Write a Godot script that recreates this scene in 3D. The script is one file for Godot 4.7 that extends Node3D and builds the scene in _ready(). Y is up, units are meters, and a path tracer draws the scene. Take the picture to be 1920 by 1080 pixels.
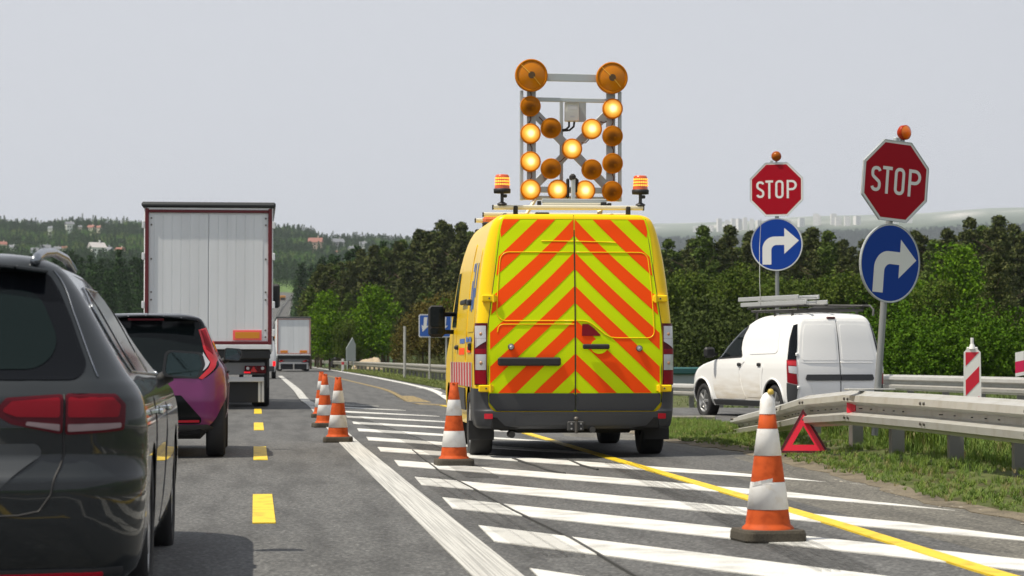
extends Node3D

var M := {}
var taken := {}
var rng := RandomNumberGenerator.new()


# ---------- naming ----------
func numbered(n: String) -> String:
	if taken.has(n):
		taken[n] += 1
		return "%s_%03d" % [n, taken[n]]
	taken[n] = 0
	return n


func tag(o: Node, label: String, category := "", group := "", kind := "") -> Node:
	o.set_meta("label", label)
	if category:
		o.set_meta("category", category)
	if group:
		o.set_meta("group", group)
	if kind:
		o.set_meta("kind", kind)
	return o


func thing(called: String, label: String, category: String, at := Vector3.ZERO, turn := 0.0, group := "") -> Node3D:
	var o := Node3D.new()
	o.name = numbered(called)
	add_child(o)
	o.position = at
	o.rotation_degrees.y = turn
	tag(o, label, category, group)
	return o


# names of parts whose separate pieces each become a part of their own
const EACH := ["door_handle", "bolt", "slot", "clamp", "cross_rail", "hinge", "reflector", "side_lamp", "frame", "base_rail", "chassis", "door_frame", "wiring", "bracket", "window", "lettering", "mirror_glass", "clear_lens", "label_plate", "cable", "flap_edge", "exhaust_and_socket", "lamp_cell", "mirror_arm", "motor", "axle", "underbody", "foot", "rim_tab", "roof_tarpaulin", "roof_rack", "step_pad", "bulb", "knob", "leaf"]


func pieces(mesh: ArrayMesh) -> Array:
	if mesh.get_surface_count() == 0:
		return [mesh]
	var A := mesh.surface_get_arrays(0)
	var P: PackedVector3Array = A[Mesh.ARRAY_VERTEX]
	var N: PackedVector3Array = A[Mesh.ARRAY_NORMAL]
	var I: PackedInt32Array = A[Mesh.ARRAY_INDEX] if A[Mesh.ARRAY_INDEX] != null else PackedInt32Array(range(P.size()))
	var ids := {}
	var root := []
	var own := PackedInt32Array()
	own.resize(P.size())
	for i in P.size():
		var key := P[i].snapped(Vector3.ONE * 0.00002)
		if not ids.has(key):
			ids[key] = root.size()
			root.append(root.size())
		own[i] = ids[key]
	var find := func(a: int) -> int:
		while root[a] != a:
			root[a] = root[root[a]]
			a = root[a]
		return a
	for t in range(0, I.size(), 3):
		var a: int = find.call(own[I[t]])
		for e in 2:
			var b: int = find.call(own[I[t + 1 + e]])
			if a != b:
				root[b] = a
	var groups := {}
	for t in range(0, I.size(), 3):
		var a: int = find.call(own[I[t]])
		if not groups.has(a):
			groups[a] = []
		groups[a].append(t)
	if groups.size() < 2:
		return [mesh]
	var out := []
	for g in groups:
		var st := SurfaceTool.new()
		st.begin(Mesh.PRIMITIVE_TRIANGLES)
		for t in groups[g]:
			for e in 3:
				st.set_normal(N[I[t + e]])
				st.add_vertex(P[I[t + e]])
		out.append(st.commit())
	return out


func obj(called: String, st: SurfaceTool, m: Material, parent: Node = null) -> MeshInstance3D:
	var o := MeshInstance3D.new()
	o.mesh = st.commit()
	if parent != null and called in EACH:
		var l := pieces(o.mesh)
		o.mesh = l[0]
		for k in range(1, l.size()):
			var q := MeshInstance3D.new()
			q.mesh = l[k]
			q.material_override = m
			q.name = called
			parent.add_child(q, true)
	o.material_override = m
	if parent == null:
		o.name = numbered(called)
		add_child(o)
	else:
		o.name = called
		parent.add_child(o, true)
	return o


func struct(called: String, st: SurfaceTool, m: Material, label := "", parent: Node = null) -> MeshInstance3D:
	var o := obj(called, st, m, parent)
	if parent == null:
		o.set_meta("kind", "structure")
		if label:
			o.set_meta("label", label)
	return o


func copy(o: Node3D, label: String, at: Vector3, turn := 0.0, scale := 1.0, group := "") -> Node3D:
	var base := str(o.name)
	var k := base.rfind("_")
	if k > 0 and base.substr(k + 1).is_valid_int():
		base = base.substr(0, k)
	var c: Node3D = o.duplicate()
	c.name = numbered(base)
	add_child(c)
	c.position = at
	c.rotation_degrees.y = turn
	c.scale = Vector3.ONE * scale
	c.set_meta("label", label)
	if group:
		c.set_meta("group", group)
	return c


# ---------- shapes ----------
func S(flat := true) -> SurfaceTool:
	var st := SurfaceTool.new()
	st.begin(Mesh.PRIMITIVE_TRIANGLES)
	st.set_smooth_group(-1 if flat else 0)
	return st


func fin(st: SurfaceTool) -> SurfaceTool:
	st.generate_normals()
	return st


# a, b, c counter-clockwise as seen from outside
func tri(st: SurfaceTool, a: Vector3, b: Vector3, c: Vector3) -> void:
	st.add_vertex(a)
	st.add_vertex(c)
	st.add_vertex(b)


func quad(st: SurfaceTool, a: Vector3, b: Vector3, c: Vector3, d: Vector3) -> void:
	tri(st, a, b, c)
	tri(st, a, c, d)


func qo(st: SurfaceTool, p: Array, centre: Vector3) -> void:
	var n: Vector3 = (p[1] - p[0]).cross(p[2] - p[0])
	var mid := Vector3.ZERO
	for v in p:
		mid += v
	if n.dot(mid / p.size() - centre) < 0.0:
		p.reverse()
	tri(st, p[0], p[1], p[2])
	if p.size() > 3:
		tri(st, p[0], p[2], p[3])


func box(st: SurfaceTool, c: Vector3, s: Vector3, b := 0.0, B := Basis()) -> void:
	var h := s / 2.0
	b = minf(b, minf(h.x, minf(h.y, h.z)) * 0.9)
	st.set_smooth_group(-1)
	var g := [-1.0, 1.0]
	var pt := func(k: int, sx: float, sy: float, sz: float) -> Vector3:
		var v := Vector3(sx * (h.x - b), sy * (h.y - b), sz * (h.z - b))
		v[k] = [sx, sy, sz][k] * h[k]
		return c + B * v
	for k in 3:
		for s0 in g:
			var q := []
			for d in [[-1.0, -1.0], [1.0, -1.0], [1.0, 1.0], [-1.0, 1.0]]:
				var w := [0.0, 0.0, 0.0]
				w[k] = s0
				w[(k + 1) % 3] = d[0]
				w[(k + 2) % 3] = d[1]
				q.append(pt.call(k, w[0], w[1], w[2]))
			qo(st, q, c)
	if b <= 0.0:
		return
	for k in 3:
		var i := (k + 1) % 3
		var j := (k + 2) % 3
		for si in g:
			for sj in g:
				var lo := [0.0, 0.0, 0.0]
				lo[i] = si
				lo[j] = sj
				lo[k] = -1.0
				var hi := lo.duplicate()
				hi[k] = 1.0
				qo(st, [pt.call(i, lo[0], lo[1], lo[2]), pt.call(i, hi[0], hi[1], hi[2]), pt.call(j, hi[0], hi[1], hi[2]), pt.call(j, lo[0], lo[1], lo[2])], c)
	for sx in g:
		for sy in g:
			for sz in g:
				qo(st, [pt.call(0, sx, sy, sz), pt.call(1, sx, sy, sz), pt.call(2, sx, sy, sz)], c)


func bar(st: SurfaceTool, a: Vector3, b: Vector3, w: float, d: float, bev := 0.003, up := Vector3.UP) -> void:
	var y := (b - a).normalized()
	if absf(y.dot(up)) > 0.95:
		up = Vector3.BACK
	var x := y.cross(up).normalized()
	var z := x.cross(y)
	box(st, (a + b) / 2.0, Vector3(w, (b - a).length(), d), bev, Basis(x, y, z))


func lathe(st: SurfaceTool, prof: Array, X: Transform3D, n := 20, smooth := true) -> void:
	# prof: Vector2(radius, height) from bottom to top, outside seen with counter-clockwise rings
	st.set_smooth_group(0 if smooth else -1)
	for i in prof.size() - 1:
		var p: Vector2 = prof[i]
		var q: Vector2 = prof[i + 1]
		for k in n:
			var a0 := TAU * k / n
			var a1 := TAU * ((k + 1) % n) / n
			var p0 := X * Vector3(p.x * cos(a0), p.y, -p.x * sin(a0))
			var p1 := X * Vector3(p.x * cos(a1), p.y, -p.x * sin(a1))
			var q0 := X * Vector3(q.x * cos(a0), q.y, -q.x * sin(a0))
			var q1 := X * Vector3(q.x * cos(a1), q.y, -q.x * sin(a1))
			if p.x > 0.00001:
				tri(st, p0, p1, q1 if q.x > 0.00001 else q0)
			if q.x > 0.00001:
				tri(st, p0, q1, q0)


func along(a: Vector3, b: Vector3) -> Transform3D:
	var y := (b - a).normalized()
	var up := Vector3.UP if absf(y.y) < 0.95 else Vector3.BACK
	var x := up.cross(y).normalized()
	return Transform3D(Basis(x, y, x.cross(y)), a)


func rod(st: SurfaceTool, a: Vector3, b: Vector3, r0: float, r1 := -1.0, n := 12) -> void:
	if r1 < 0.0:
		r1 = r0
	var l := (b - a).length()
	lathe(st, [Vector2(0, 0), Vector2(r0, 0)], along(a, b), n, false)
	lathe(st, [Vector2(r0, 0), Vector2(r1, l)], along(a, b), n)
	lathe(st, [Vector2(r1, l), Vector2(0, l)], along(a, b), n, false)


func tube(st: SurfaceTool, pts: Array, r: float, n := 8) -> void:
	st.set_smooth_group(0)
	var rings := []
	var side := Vector3.ZERO
	for i in pts.size():
		var t: Vector3 = (pts[mini(i + 1, pts.size() - 1)] - pts[maxi(i - 1, 0)]).normalized()
		if side == Vector3.ZERO:
			side = t.cross(Vector3.UP if absf(t.y) < 0.9 else Vector3.RIGHT).normalized()
		side = (side - t * side.dot(t)).normalized()
		var o := side.cross(t)
		var ring := []
		for k in n:
			var a := TAU * k / n
			ring.append(pts[i] + (side * cos(a) + o * sin(a)) * r)
		rings.append(ring)
	for i in pts.size() - 1:
		for k in n:
			var j := (k + 1) % n
			var mid: Vector3 = (pts[i] + pts[i + 1]) / 2.0
			qo(st, [rings[i][k], rings[i][j], rings[i + 1][j], rings[i + 1][k]], mid)
	for e in [0, pts.size() - 1]:
		for k in n - 2:
			tri(st, rings[e][0], rings[e][k + 1], rings[e][k + 2])


func tri2(st: SurfaceTool, poly: PackedVector2Array, f: Callable, front := true) -> void:
	var ix := Geometry2D.triangulate_polygon(poly)
	for i in range(0, ix.size(), 3):
		var a := poly[ix[i]]
		var b := poly[ix[i + 1]]
		var c := poly[ix[i + 2]]
		if ((b - a).cross(c - a) > 0.0) != front:
			var t := b
			b = c
			c = t
		tri(st, f.call(a), f.call(b), f.call(c))


# polygon in X's own xy plane, from z = -depth to z = 0 (the front)
func plate(st: SurfaceTool, poly: PackedVector2Array, X: Transform3D, depth := 0.004) -> void:
	st.set_smooth_group(-1)
	if Geometry2D.is_polygon_clockwise(poly):
		poly = poly.duplicate()
		poly.reverse()
	tri2(st, poly, func(v: Vector2) -> Vector3: return X * Vector3(v.x, v.y, 0))
	tri2(st, poly, func(v: Vector2) -> Vector3: return X * Vector3(v.x, v.y, -depth), false)
	for i in poly.size():
		var a := poly[i]
		var b := poly[(i + 1) % poly.size()]
		quad(st, X * Vector3(a.x, a.y, 0), X * Vector3(a.x, a.y, -depth), X * Vector3(b.x, b.y, -depth), X * Vector3(b.x, b.y, 0))


func ring(st: SurfaceTool, outer: PackedVector2Array, inner: PackedVector2Array, X: Transform3D, depth := 0.004) -> void:
	# two outlines with the same number of points
	var n := outer.size()
	for i in n:
		var j := (i + 1) % n
		plate(st, PackedVector2Array([outer[i], outer[j], inner[j], inner[i]]), X, depth)


func pv(a: Array) -> PackedVector2Array:
	var p := PackedVector2Array()
	for i in range(0, a.size(), 2):
		p.append(Vector2(a[i], a[i + 1]))
	return p


func circle(r: float, n := 32, c := Vector2.ZERO, ry := -1.0) -> PackedVector2Array:
	var p := PackedVector2Array()
	for i in n:
		var a := TAU * i / n
		p.append(c + Vector2(r * cos(a), (r if ry < 0 else ry) * sin(a)))
	return p


func arc(c: Vector2, r: float, a0: float, a1: float, n := 8) -> PackedVector2Array:
	var p := PackedVector2Array()
	for i in n + 1:
		var a := deg_to_rad(lerpf(a0, a1, float(i) / n))
		p.append(c + Vector2(r * cos(a), r * sin(a)))
	return p


func rounded(poly: PackedVector2Array, r: float) -> PackedVector2Array:
	if Geometry2D.is_polygon_clockwise(poly):
		poly = poly.duplicate()
		poly.reverse()
	var big := PackedVector2Array()
	for v in poly:
		big.append(v * 400.0)
	var a := Geometry2D.offset_polygon(big, -r * 400.0, Geometry2D.JOIN_MITER)
	if a.is_empty():
		return poly
	var b := Geometry2D.offset_polygon(a[0], r * 400.0, Geometry2D.JOIN_ROUND)
	if b.is_empty():
		return poly
	var out := PackedVector2Array()
	for v in b[0]:
		var w := v / 400.0
		if out.is_empty() or (w.distance_to(out[out.size() - 1]) > 0.0015 and w.distance_to(out[0]) > 0.0015):
			out.append(w)
	return out


func rect(x0: float, y0: float, x1: float, y1: float, r := 0.0) -> PackedVector2Array:
	var p := pv([x0, y0, x1, y0, x1, y1, x0, y1])
	return rounded(p, r) if r > 0.0 else p


# a sheet or shell: the part of surface f(u, v) inside outer and outside holes, cut along the lines us and vs
func skin(st: SurfaceTool, f: Callable, outer: PackedVector2Array, us: Array, vs: Array, off := 0.0, holes := [], lip := 0.0) -> void:
	var lo := outer[0]
	var hi := outer[0]
	for p in outer:
		lo = lo.min(p)
		hi = hi.max(p)
	var at := func(v: Vector2, o: float) -> Array:
		var e := 0.004
		var a: Vector3 = f.call(v.x + e, v.y) - f.call(v.x - e, v.y)
		var b: Vector3 = f.call(v.x, v.y + e) - f.call(v.x, v.y - e)
		var n := a.cross(b).normalized()
		var q: Vector3 = f.call(v.x, v.y)
		return [q + n * o, n]
	for i in us.size() - 1:
		if us[i + 1] <= lo.x or us[i] >= hi.x:
			continue
		for j in vs.size() - 1:
			if vs[j + 1] <= lo.y or vs[j] >= hi.y:
				continue
			var cell := pv([us[i], vs[j], us[i + 1], vs[j], us[i + 1], vs[j + 1], us[i], vs[j + 1]])
			var pieces := Geometry2D.intersect_polygons(outer, cell)
			for h in holes:
				var next: Array[PackedVector2Array] = []
				for p in pieces:
					for q in Geometry2D.clip_polygons(p, h):
						if not Geometry2D.is_polygon_clockwise(q):
							next.append(q)
				pieces = next
			for p in pieces:
				var ix := Geometry2D.triangulate_polygon(p)
				if ix.is_empty():
					var lean := PackedVector2Array()
					for q in p:
						if lean.is_empty() or (q.distance_to(lean[lean.size() - 1]) > 0.0005 and q.distance_to(lean[0]) > 0.0005):
							lean.append(q)
					p = lean
					ix = Geometry2D.triangulate_polygon(p) if p.size() > 2 else ix
					if ix.is_empty() and p.size() > 2:
						print("no triangles ", p)
				for k in range(0, ix.size(), 3):
					var a: Vector2 = p[ix[k]]
					var b := p[ix[k + 1]]
					var c := p[ix[k + 2]]
					if (b - a).cross(c - a) > 0.0:
						var t := b
						b = c
						c = t
					for v in [a, b, c]:
						var w: Array = at.call(v, off)
						st.set_normal(w[1])
						st.set_uv(v)
						st.add_vertex(w[0])
	if lip > 0.0:
		for i in outer.size():
			var a := outer[i]
			var b := outer[(i + 1) % outer.size()]
			var n := maxi(1, int(ceil((b - a).length() / 0.15)))
			for k in n:
				var p := a.lerp(b, float(k) / n)
				var q := a.lerp(b, float(k + 1) / n)
				var p1: Array = at.call(p, off)
				var q1: Array = at.call(q, off)
				var p0: Array = at.call(p, off - lip)
				var q0: Array = at.call(q, off - lip)
				var nn: Vector3 = (q0[0] - p1[0]).cross(p0[0] - p1[0]).normalized()
				for v in [p1[0], p0[0], q0[0], p1[0], q0[0], q1[0]]:
					st.set_normal(nn)
					st.set_uv(p)
					st.add_vertex(v)


func steps(a: float, b: float, n: int) -> Array:
	var r := []
	for i in n + 1:
		r.append(lerpf(a, b, float(i) / n))
	return r


# ---------- a vehicle's shell ----------
# table rows: [y, half width, rear z, front z, rear corner radius, front corner radius, rear bow]
func row(T: Array, y: float) -> Array:
	var n := T.size()
	if y <= T[0][0]:
		return T[0]
	if y >= T[n - 1][0]:
		return T[n - 1]
	var i := 0
	while y > T[i + 1][0]:
		i += 1
	var a: Array = T[i]
	var b: Array = T[i + 1]
	var p: Array = T[maxi(i - 1, 0)]
	var q: Array = T[mini(i + 2, n - 1)]
	var h: float = b[0] - a[0]
	var t: float = (y - a[0]) / h
	var r := [y]
	for k in range(1, a.size()):
		var d: float = (b[k] - a[k]) / h
		var d0: float = (a[k] - p[k]) / maxf(a[0] - p[0], 0.001) if i > 0 else d
		var d1: float = (q[k] - b[k]) / maxf(q[0] - b[0], 0.001) if i + 2 < n else d
		var m0 := 0.0 if d0 * d <= 0.0 else 2.0 * d0 * d / (d0 + d)
		var m1 := 0.0 if d1 * d <= 0.0 else 2.0 * d1 * d / (d1 + d)
		var t2 := t * t
		var t3 := t2 * t
		r.append(a[k] * (2 * t3 - 3 * t2 + 1) + m0 * h * (t3 - 2 * t2 + t) + b[k] * (3 * t2 - 2 * t3) + m1 * h * (t3 - t2))
	return r


# a runs round the plan: 0 rear middle, 1..2 rear corner, 2..3 flank, 3..4 front corner, 5 front middle; negative on the left
func shell(T: Array, a: float, y: float) -> Vector3:
	var r := row(T, y)
	var w: float = r[1]
	var cr: float = minf(r[4], w * 0.95)
	var cf: float = minf(r[5], w * 0.95)
	var bow: float = r[6]
	var s := 1.0 if a >= 0.0 else -1.0
	a = absf(a)
	var x := 0.0
	var z := 0.0
	if a < 1.0:
		x = a * (w - cr)
		z = r[2] - bow * a * a
	elif a < 2.0:
		var t := (a - 1.0) * PI / 2.0
		x = w - cr + cr * sin(t)
		z = r[2] - bow - cr * (1.0 - cos(t))
	elif a < 3.0:
		x = w
		z = lerpf(r[2] - bow - cr, r[3] + bow + cf, a - 2.0)
	elif a < 4.0:
		var t := (a - 3.0) * PI / 2.0
		x = w - cf + cf * cos(t)
		z = r[3] + bow + cf * (1.0 - sin(t))
	else:
		x = (5.0 - a) * (w - cf)
		z = r[3] + bow * (5.0 - a) * (5.0 - a)
	return Vector3(s * x, y, z)


# from (x, y) on the rear or (z, y) on the flank to (a, y)
func on_rear(T: Array, p: PackedVector2Array) -> PackedVector2Array:
	var q := PackedVector2Array()
	for v in p:
		var r := row(T, v.y)
		var c: float = minf(r[4], r[1] * 0.95)
		var x := absf(v.x)
		var f: float = r[1] - c
		var a: float = x / f if x < f else 1.0 + asin(clampf((x - f) / c, 0.0, 1.0)) / (PI / 2.0)
		q.append(Vector2(a if v.x >= 0 else -a, v.y))
	return q


func on_side(T: Array, p: PackedVector2Array, s: float) -> PackedVector2Array:
	var q := PackedVector2Array()
	for v in p:
		var r := row(T, v.y)
		var z0: float = r[2] - r[6] - minf(r[4], r[1] * 0.95)
		var z1: float = r[3] + r[6] + minf(r[5], r[1] * 0.95)
		var a := 2.0 + (v.x - z0) / (z1 - z0)
		if v.x > z0:
			a = 2.0 - acos(clampf(1.0 - (z0 + minf(r[4], r[1] * 0.95) - v.x) / minf(r[4], r[1] * 0.95), -1.0, 1.0)) / (PI / 2.0)
			a = 1.0 + (2.0 - a)
		elif v.x < z1:
			a = 3.0 + asin(clampf((z1 - v.x) / minf(r[5], r[1] * 0.95), 0.0, 1.0)) / (PI / 2.0)
		q.append(Vector2(s * a, v.y))
	return q


func around(side := 22) -> Array:
	var r := []
	r.append_array([0.0, 0.25, 0.5, 0.75])
	for i in 8:
		r.append(1.0 + i / 8.0)
	for i in side:
		r.append(2.0 + float(i) / side)
	for i in 6:
		r.append(3.0 + i / 6.0)
	r.append_array([4.0, 4.25, 4.5, 4.75, 5.0])
	var l := []
	for i in range(r.size() - 1, 0, -1):
		l.append(-r[i])
	return l + r


func cap(st: SurfaceTool, T: Array, y: float) -> void:
	var us := around(6)
	for i in us.size() - 1:
		st.set_normal(Vector3.UP)
		var m := shell(T, 0, y)
		m.z = (row(T, y)[2] + row(T, y)[3]) / 2.0
		for v in [m, shell(T, us[i + 1], y), shell(T, us[i], y)]:
			st.set_normal(Vector3.UP)
			st.add_vertex(v)


func panel(called: String, T: Array, poly: PackedVector2Array, m: Material, parent: Node, off := 0.003, lip := 0.004, ys := []) -> MeshInstance3D:
	var st := S()
	var lo := 99.0
	var hi := -99.0
	for p in poly:
		lo = minf(lo, p.y)
		hi = maxf(hi, p.y)
	skin(st, func(a: float, y: float) -> Vector3: return shell(T, a, y), poly, around(22), ys if ys else steps(lo, hi, maxi(1, int((hi - lo) / 0.06))), off, [], lip)
	return obj(called, st, m, parent)


func wheel(parent: Node, at: Vector3, r: float, w: float, side: float, rim_m: Material, spokes := 5) -> void:
	var X := Transform3D(Basis(Vector3(0, 0, 1), Vector3(side, 0, 0), Vector3(0, side, 0)), at)   # y axis points outwards
	var st := S()
	var h := w / 2.0
	var ri := r * 0.66
	lathe(st, [Vector2(ri * 0.6, -h * 0.9), Vector2(ri, -h * 0.95), Vector2(r * 0.93, -h), Vector2(r, -h * 0.75), Vector2(r, h * 0.75), Vector2(r * 0.93, h), Vector2(ri, h * 0.95), Vector2(ri * 0.98, h * 0.6)], X, 28)
	var t := obj("wheel", fin(st), M.tyre, parent)
	st = S()
	lathe(st, [Vector2(ri * 1.0, h * 0.62), Vector2(ri * 1.0, h * 0.9), Vector2(ri * 0.93, h * 0.86), Vector2(ri * 0.88, h * 0.3), Vector2(0, h * 0.25)], X, 28)
	for k in spokes:
		var a := TAU * k / spokes
		var d := X.basis * Vector3(cos(a), 0, sin(a))
		bar(st, at + X.basis.y * h * 0.8 + d * ri * 0.12, at + X.basis.y * h * 0.72 + d * ri * 0.93, ri * 0.26, 0.03, 0.006, X.basis.y)
	lathe(st, [Vector2(ri * 0.22, h * 0.4), Vector2(ri * 0.22, h * 0.86), Vector2(0, h * 0.88)], X, 14)
	obj("rim", fin(st), rim_m, t)


# ---------- materials ----------
func mat(c: Color, rough := 0.6, metal := 0.0) -> StandardMaterial3D:
	var m := StandardMaterial3D.new()
	m.albedo_color = c
	m.roughness = rough
	m.metallic = metal
	return m


func lin(r: float, g: float, b: float) -> Color:
	return Color(r, g, b).linear_to_srgb()


func paint(c: Color, metal := 0.0, rough := 0.35) -> StandardMaterial3D:
	var m := mat(c, rough, metal)
	m.clearcoat_enabled = true
	m.clearcoat = 1.0
	m.clearcoat_roughness = 0.03
	return m


func noise_tex(freq: float, ramp: Array, size := 512, octaves := 4, kind := FastNoiseLite.TYPE_SIMPLEX_SMOOTH, sd := 1) -> NoiseTexture2D:
	var n := FastNoiseLite.new()
	n.noise_type = kind
	n.frequency = freq
	n.fractal_octaves = octaves
	n.seed = sd
	var t := NoiseTexture2D.new()
	t.width = size
	t.height = size
	t.seamless = true
	t.noise = n
	var g := Gradient.new()
	var off := PackedFloat32Array()
	var cs := PackedColorArray()
	for r in ramp:
		off.append(r[0])
		cs.append(r[1])
	g.offsets = off
	g.colors = cs
	t.color_ramp = g
	return t


func grey(v: float) -> Color:
	return Color(v, v, v)


func speckle(size: int, lo: float, hi: float, power: float, sd: int, blur := 0.35) -> ImageTexture:
	var r := RandomNumberGenerator.new()
	r.seed = sd
	var v := PackedFloat32Array()
	v.resize(size * size)
	for i in size * size:
		v[i] = pow(r.randf(), power)
	var b := PackedByteArray()
	b.resize(size * size * 3)
	for y in size:
		for x in size:
			var i := y * size + x
			var m := v[i] * (1.0 - blur) + blur * 0.5 * (v[y * size + (x + 1) % size] + v[((y + 1) % size) * size + x])
			var c := int(clampf(lerpf(lo, hi, m), 0, 1) * 255)
			b[i * 3] = c
			b[i * 3 + 1] = c
			b[i * 3 + 2] = int(c * 0.985)
	var t := ImageTexture.create_from_image(Image.create_from_data(size, size, false, Image.FORMAT_RGB8, b))
	var sum := 0.0
	for i in range(0, size * size, 7):
		sum += pow(b[i * 3] / 255.0, 2.2)
	t.set_meta("mean", sum / ceil(size * size / 7.0))
	return t


func tri_uv(m: StandardMaterial3D, s: Vector3, world := true) -> StandardMaterial3D:
	m.uv1_triplanar = true
	m.uv1_world_triplanar = world
	m.uv1_scale = s
	return m


func worn(m: StandardMaterial3D, t: Texture2D, s: Vector3) -> StandardMaterial3D:
	# large soft patches of wear multiplied over the colour
	m.detail_enabled = true
	m.detail_blend_mode = BaseMaterial3D.BLEND_MODE_MUL
	m.detail_albedo = t
	m.detail_uv_layer = BaseMaterial3D.DETAIL_UV_2
	m.uv2_triplanar = true
	m.uv2_world_triplanar = true
	m.uv2_scale = s
	return m


# ---------- the land ----------
func hill(x: float, z: float) -> float:
	var r := sqrt(x * x + z * z)
	if r < 300.0 or z > 0.0:
		return 0.0
	var px := 478.0 + 4500.0 * clampf(x / maxf(-z, 1.0), -1.2, 1.2)
	# how high the skyline stands, in pixels over the level of the road's vanishing point
	var L := [[-4000, 190], [-1200, 240], [-200, 262], [0, 263], [90, 258], [150, 266], [250, 262], [380, 238], [520, 254], [570, 250], [610, 234], [680, 235], [760, 232], [820, 243], [870, 233], [950, 230]]
	var R := [[950, 238], [1240, 248], [1440, 252], [1520, 260], [1700, 262], [1920, 272], [2400, 278], [5800, 262]]
	var e := func(t: Array) -> float:
		if px <= t[0][0]:
			return t[0][1]
		for i in t.size() - 1:
			if px <= t[i + 1][0]:
				var k: float = (px - t[i][0]) / float(t[i + 1][0] - t[i][0])
				return lerpf(t[i][1], t[i + 1][1], smoothstep(0.0, 1.0, k))
		return t[t.size() - 1][1]
	var hl: float = maxf(e.call(L) / 4500.0 * 2400.0 - 12.0, 0.0) * pow(clampf((r - 300.0) / 2100.0, 0.0, 1.0), 1.5)
	if r > 2400.0:
		hl *= maxf(0.0, 1.0 - (r - 2400.0) / 1600.0)
	var hr: float = e.call(R) / 4500.0 * 14000.0 * pow(clampf((r - 4000.0) / 10000.0, 0.0, 1.0), 0.62)
	return lerpf(hl, hr, smoothstep(960.0, 1130.0, px))


func land(x: float, z: float) -> float:
	var y := hill(x, z)
	y -= 0.42 * exp(-(pow(x - 11.5, 2) + pow(z + 63.0, 2)) / 70.0)
	y += 0.13 * exp(-pow((x - 6.0) / 0.75, 2)) * smoothstep(-33.0, -27.0, z) * smoothstep(-8.0, -14.0, z)
	return y


func sheet(called: String, poly: PackedVector2Array, up: float, cell: float, m: Material, label := "", parent: Node = null, kind := "structure") -> MeshInstance3D:
	# poly in (x, -z)
	var lo := poly[0]
	var hi := poly[0]
	for p in poly:
		lo = lo.min(p)
		hi = hi.max(p)
	var st := S()
	skin(st, func(a: float, b: float) -> Vector3: return Vector3(a, land(a, -b) + up + 0.9 * smoothstep(290.0, 420.0, b), -b), poly, steps(lo.x, hi.x, maxi(1, int(ceil((hi.x - lo.x) / cell)))), steps(lo.y, hi.y, maxi(1, int(ceil((hi.y - lo.y) / cell)))), 0.0, [], up + 0.002 if up > 0.0 and up < 0.03 else 0.0)
	var o := obj(called, st, m, parent)
	if parent == null:
		o.set_meta("kind", kind)
		if label:
			o.set_meta("label", label)
	return o


func strip(path: Array, w: float) -> PackedVector2Array:
	# a band of that width along points (x, -z)
	var l := PackedVector2Array()
	var r := PackedVector2Array()
	for i in path.size():
		var t: Vector2 = (path[mini(i + 1, path.size() - 1)] - path[maxi(i - 1, 0)]).normalized()
		var n := Vector2(-t.y, t.x) * w / 2.0
		l.append(path[i] + n)
		r.append(path[i] - n)
	r.reverse()
	l.append_array(r)
	return l


const VERGE := [[4.55, -30], [4.6, 5], [4.67, 12], [4.74, 14.5], [4.67, 16.1], [4.8, 18], [4.94, 20.3], [4.99, 22.1], [5.1, 24.9], [4.9, 28.2], [5.0, 31], [5.3, 34.5]]


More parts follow.
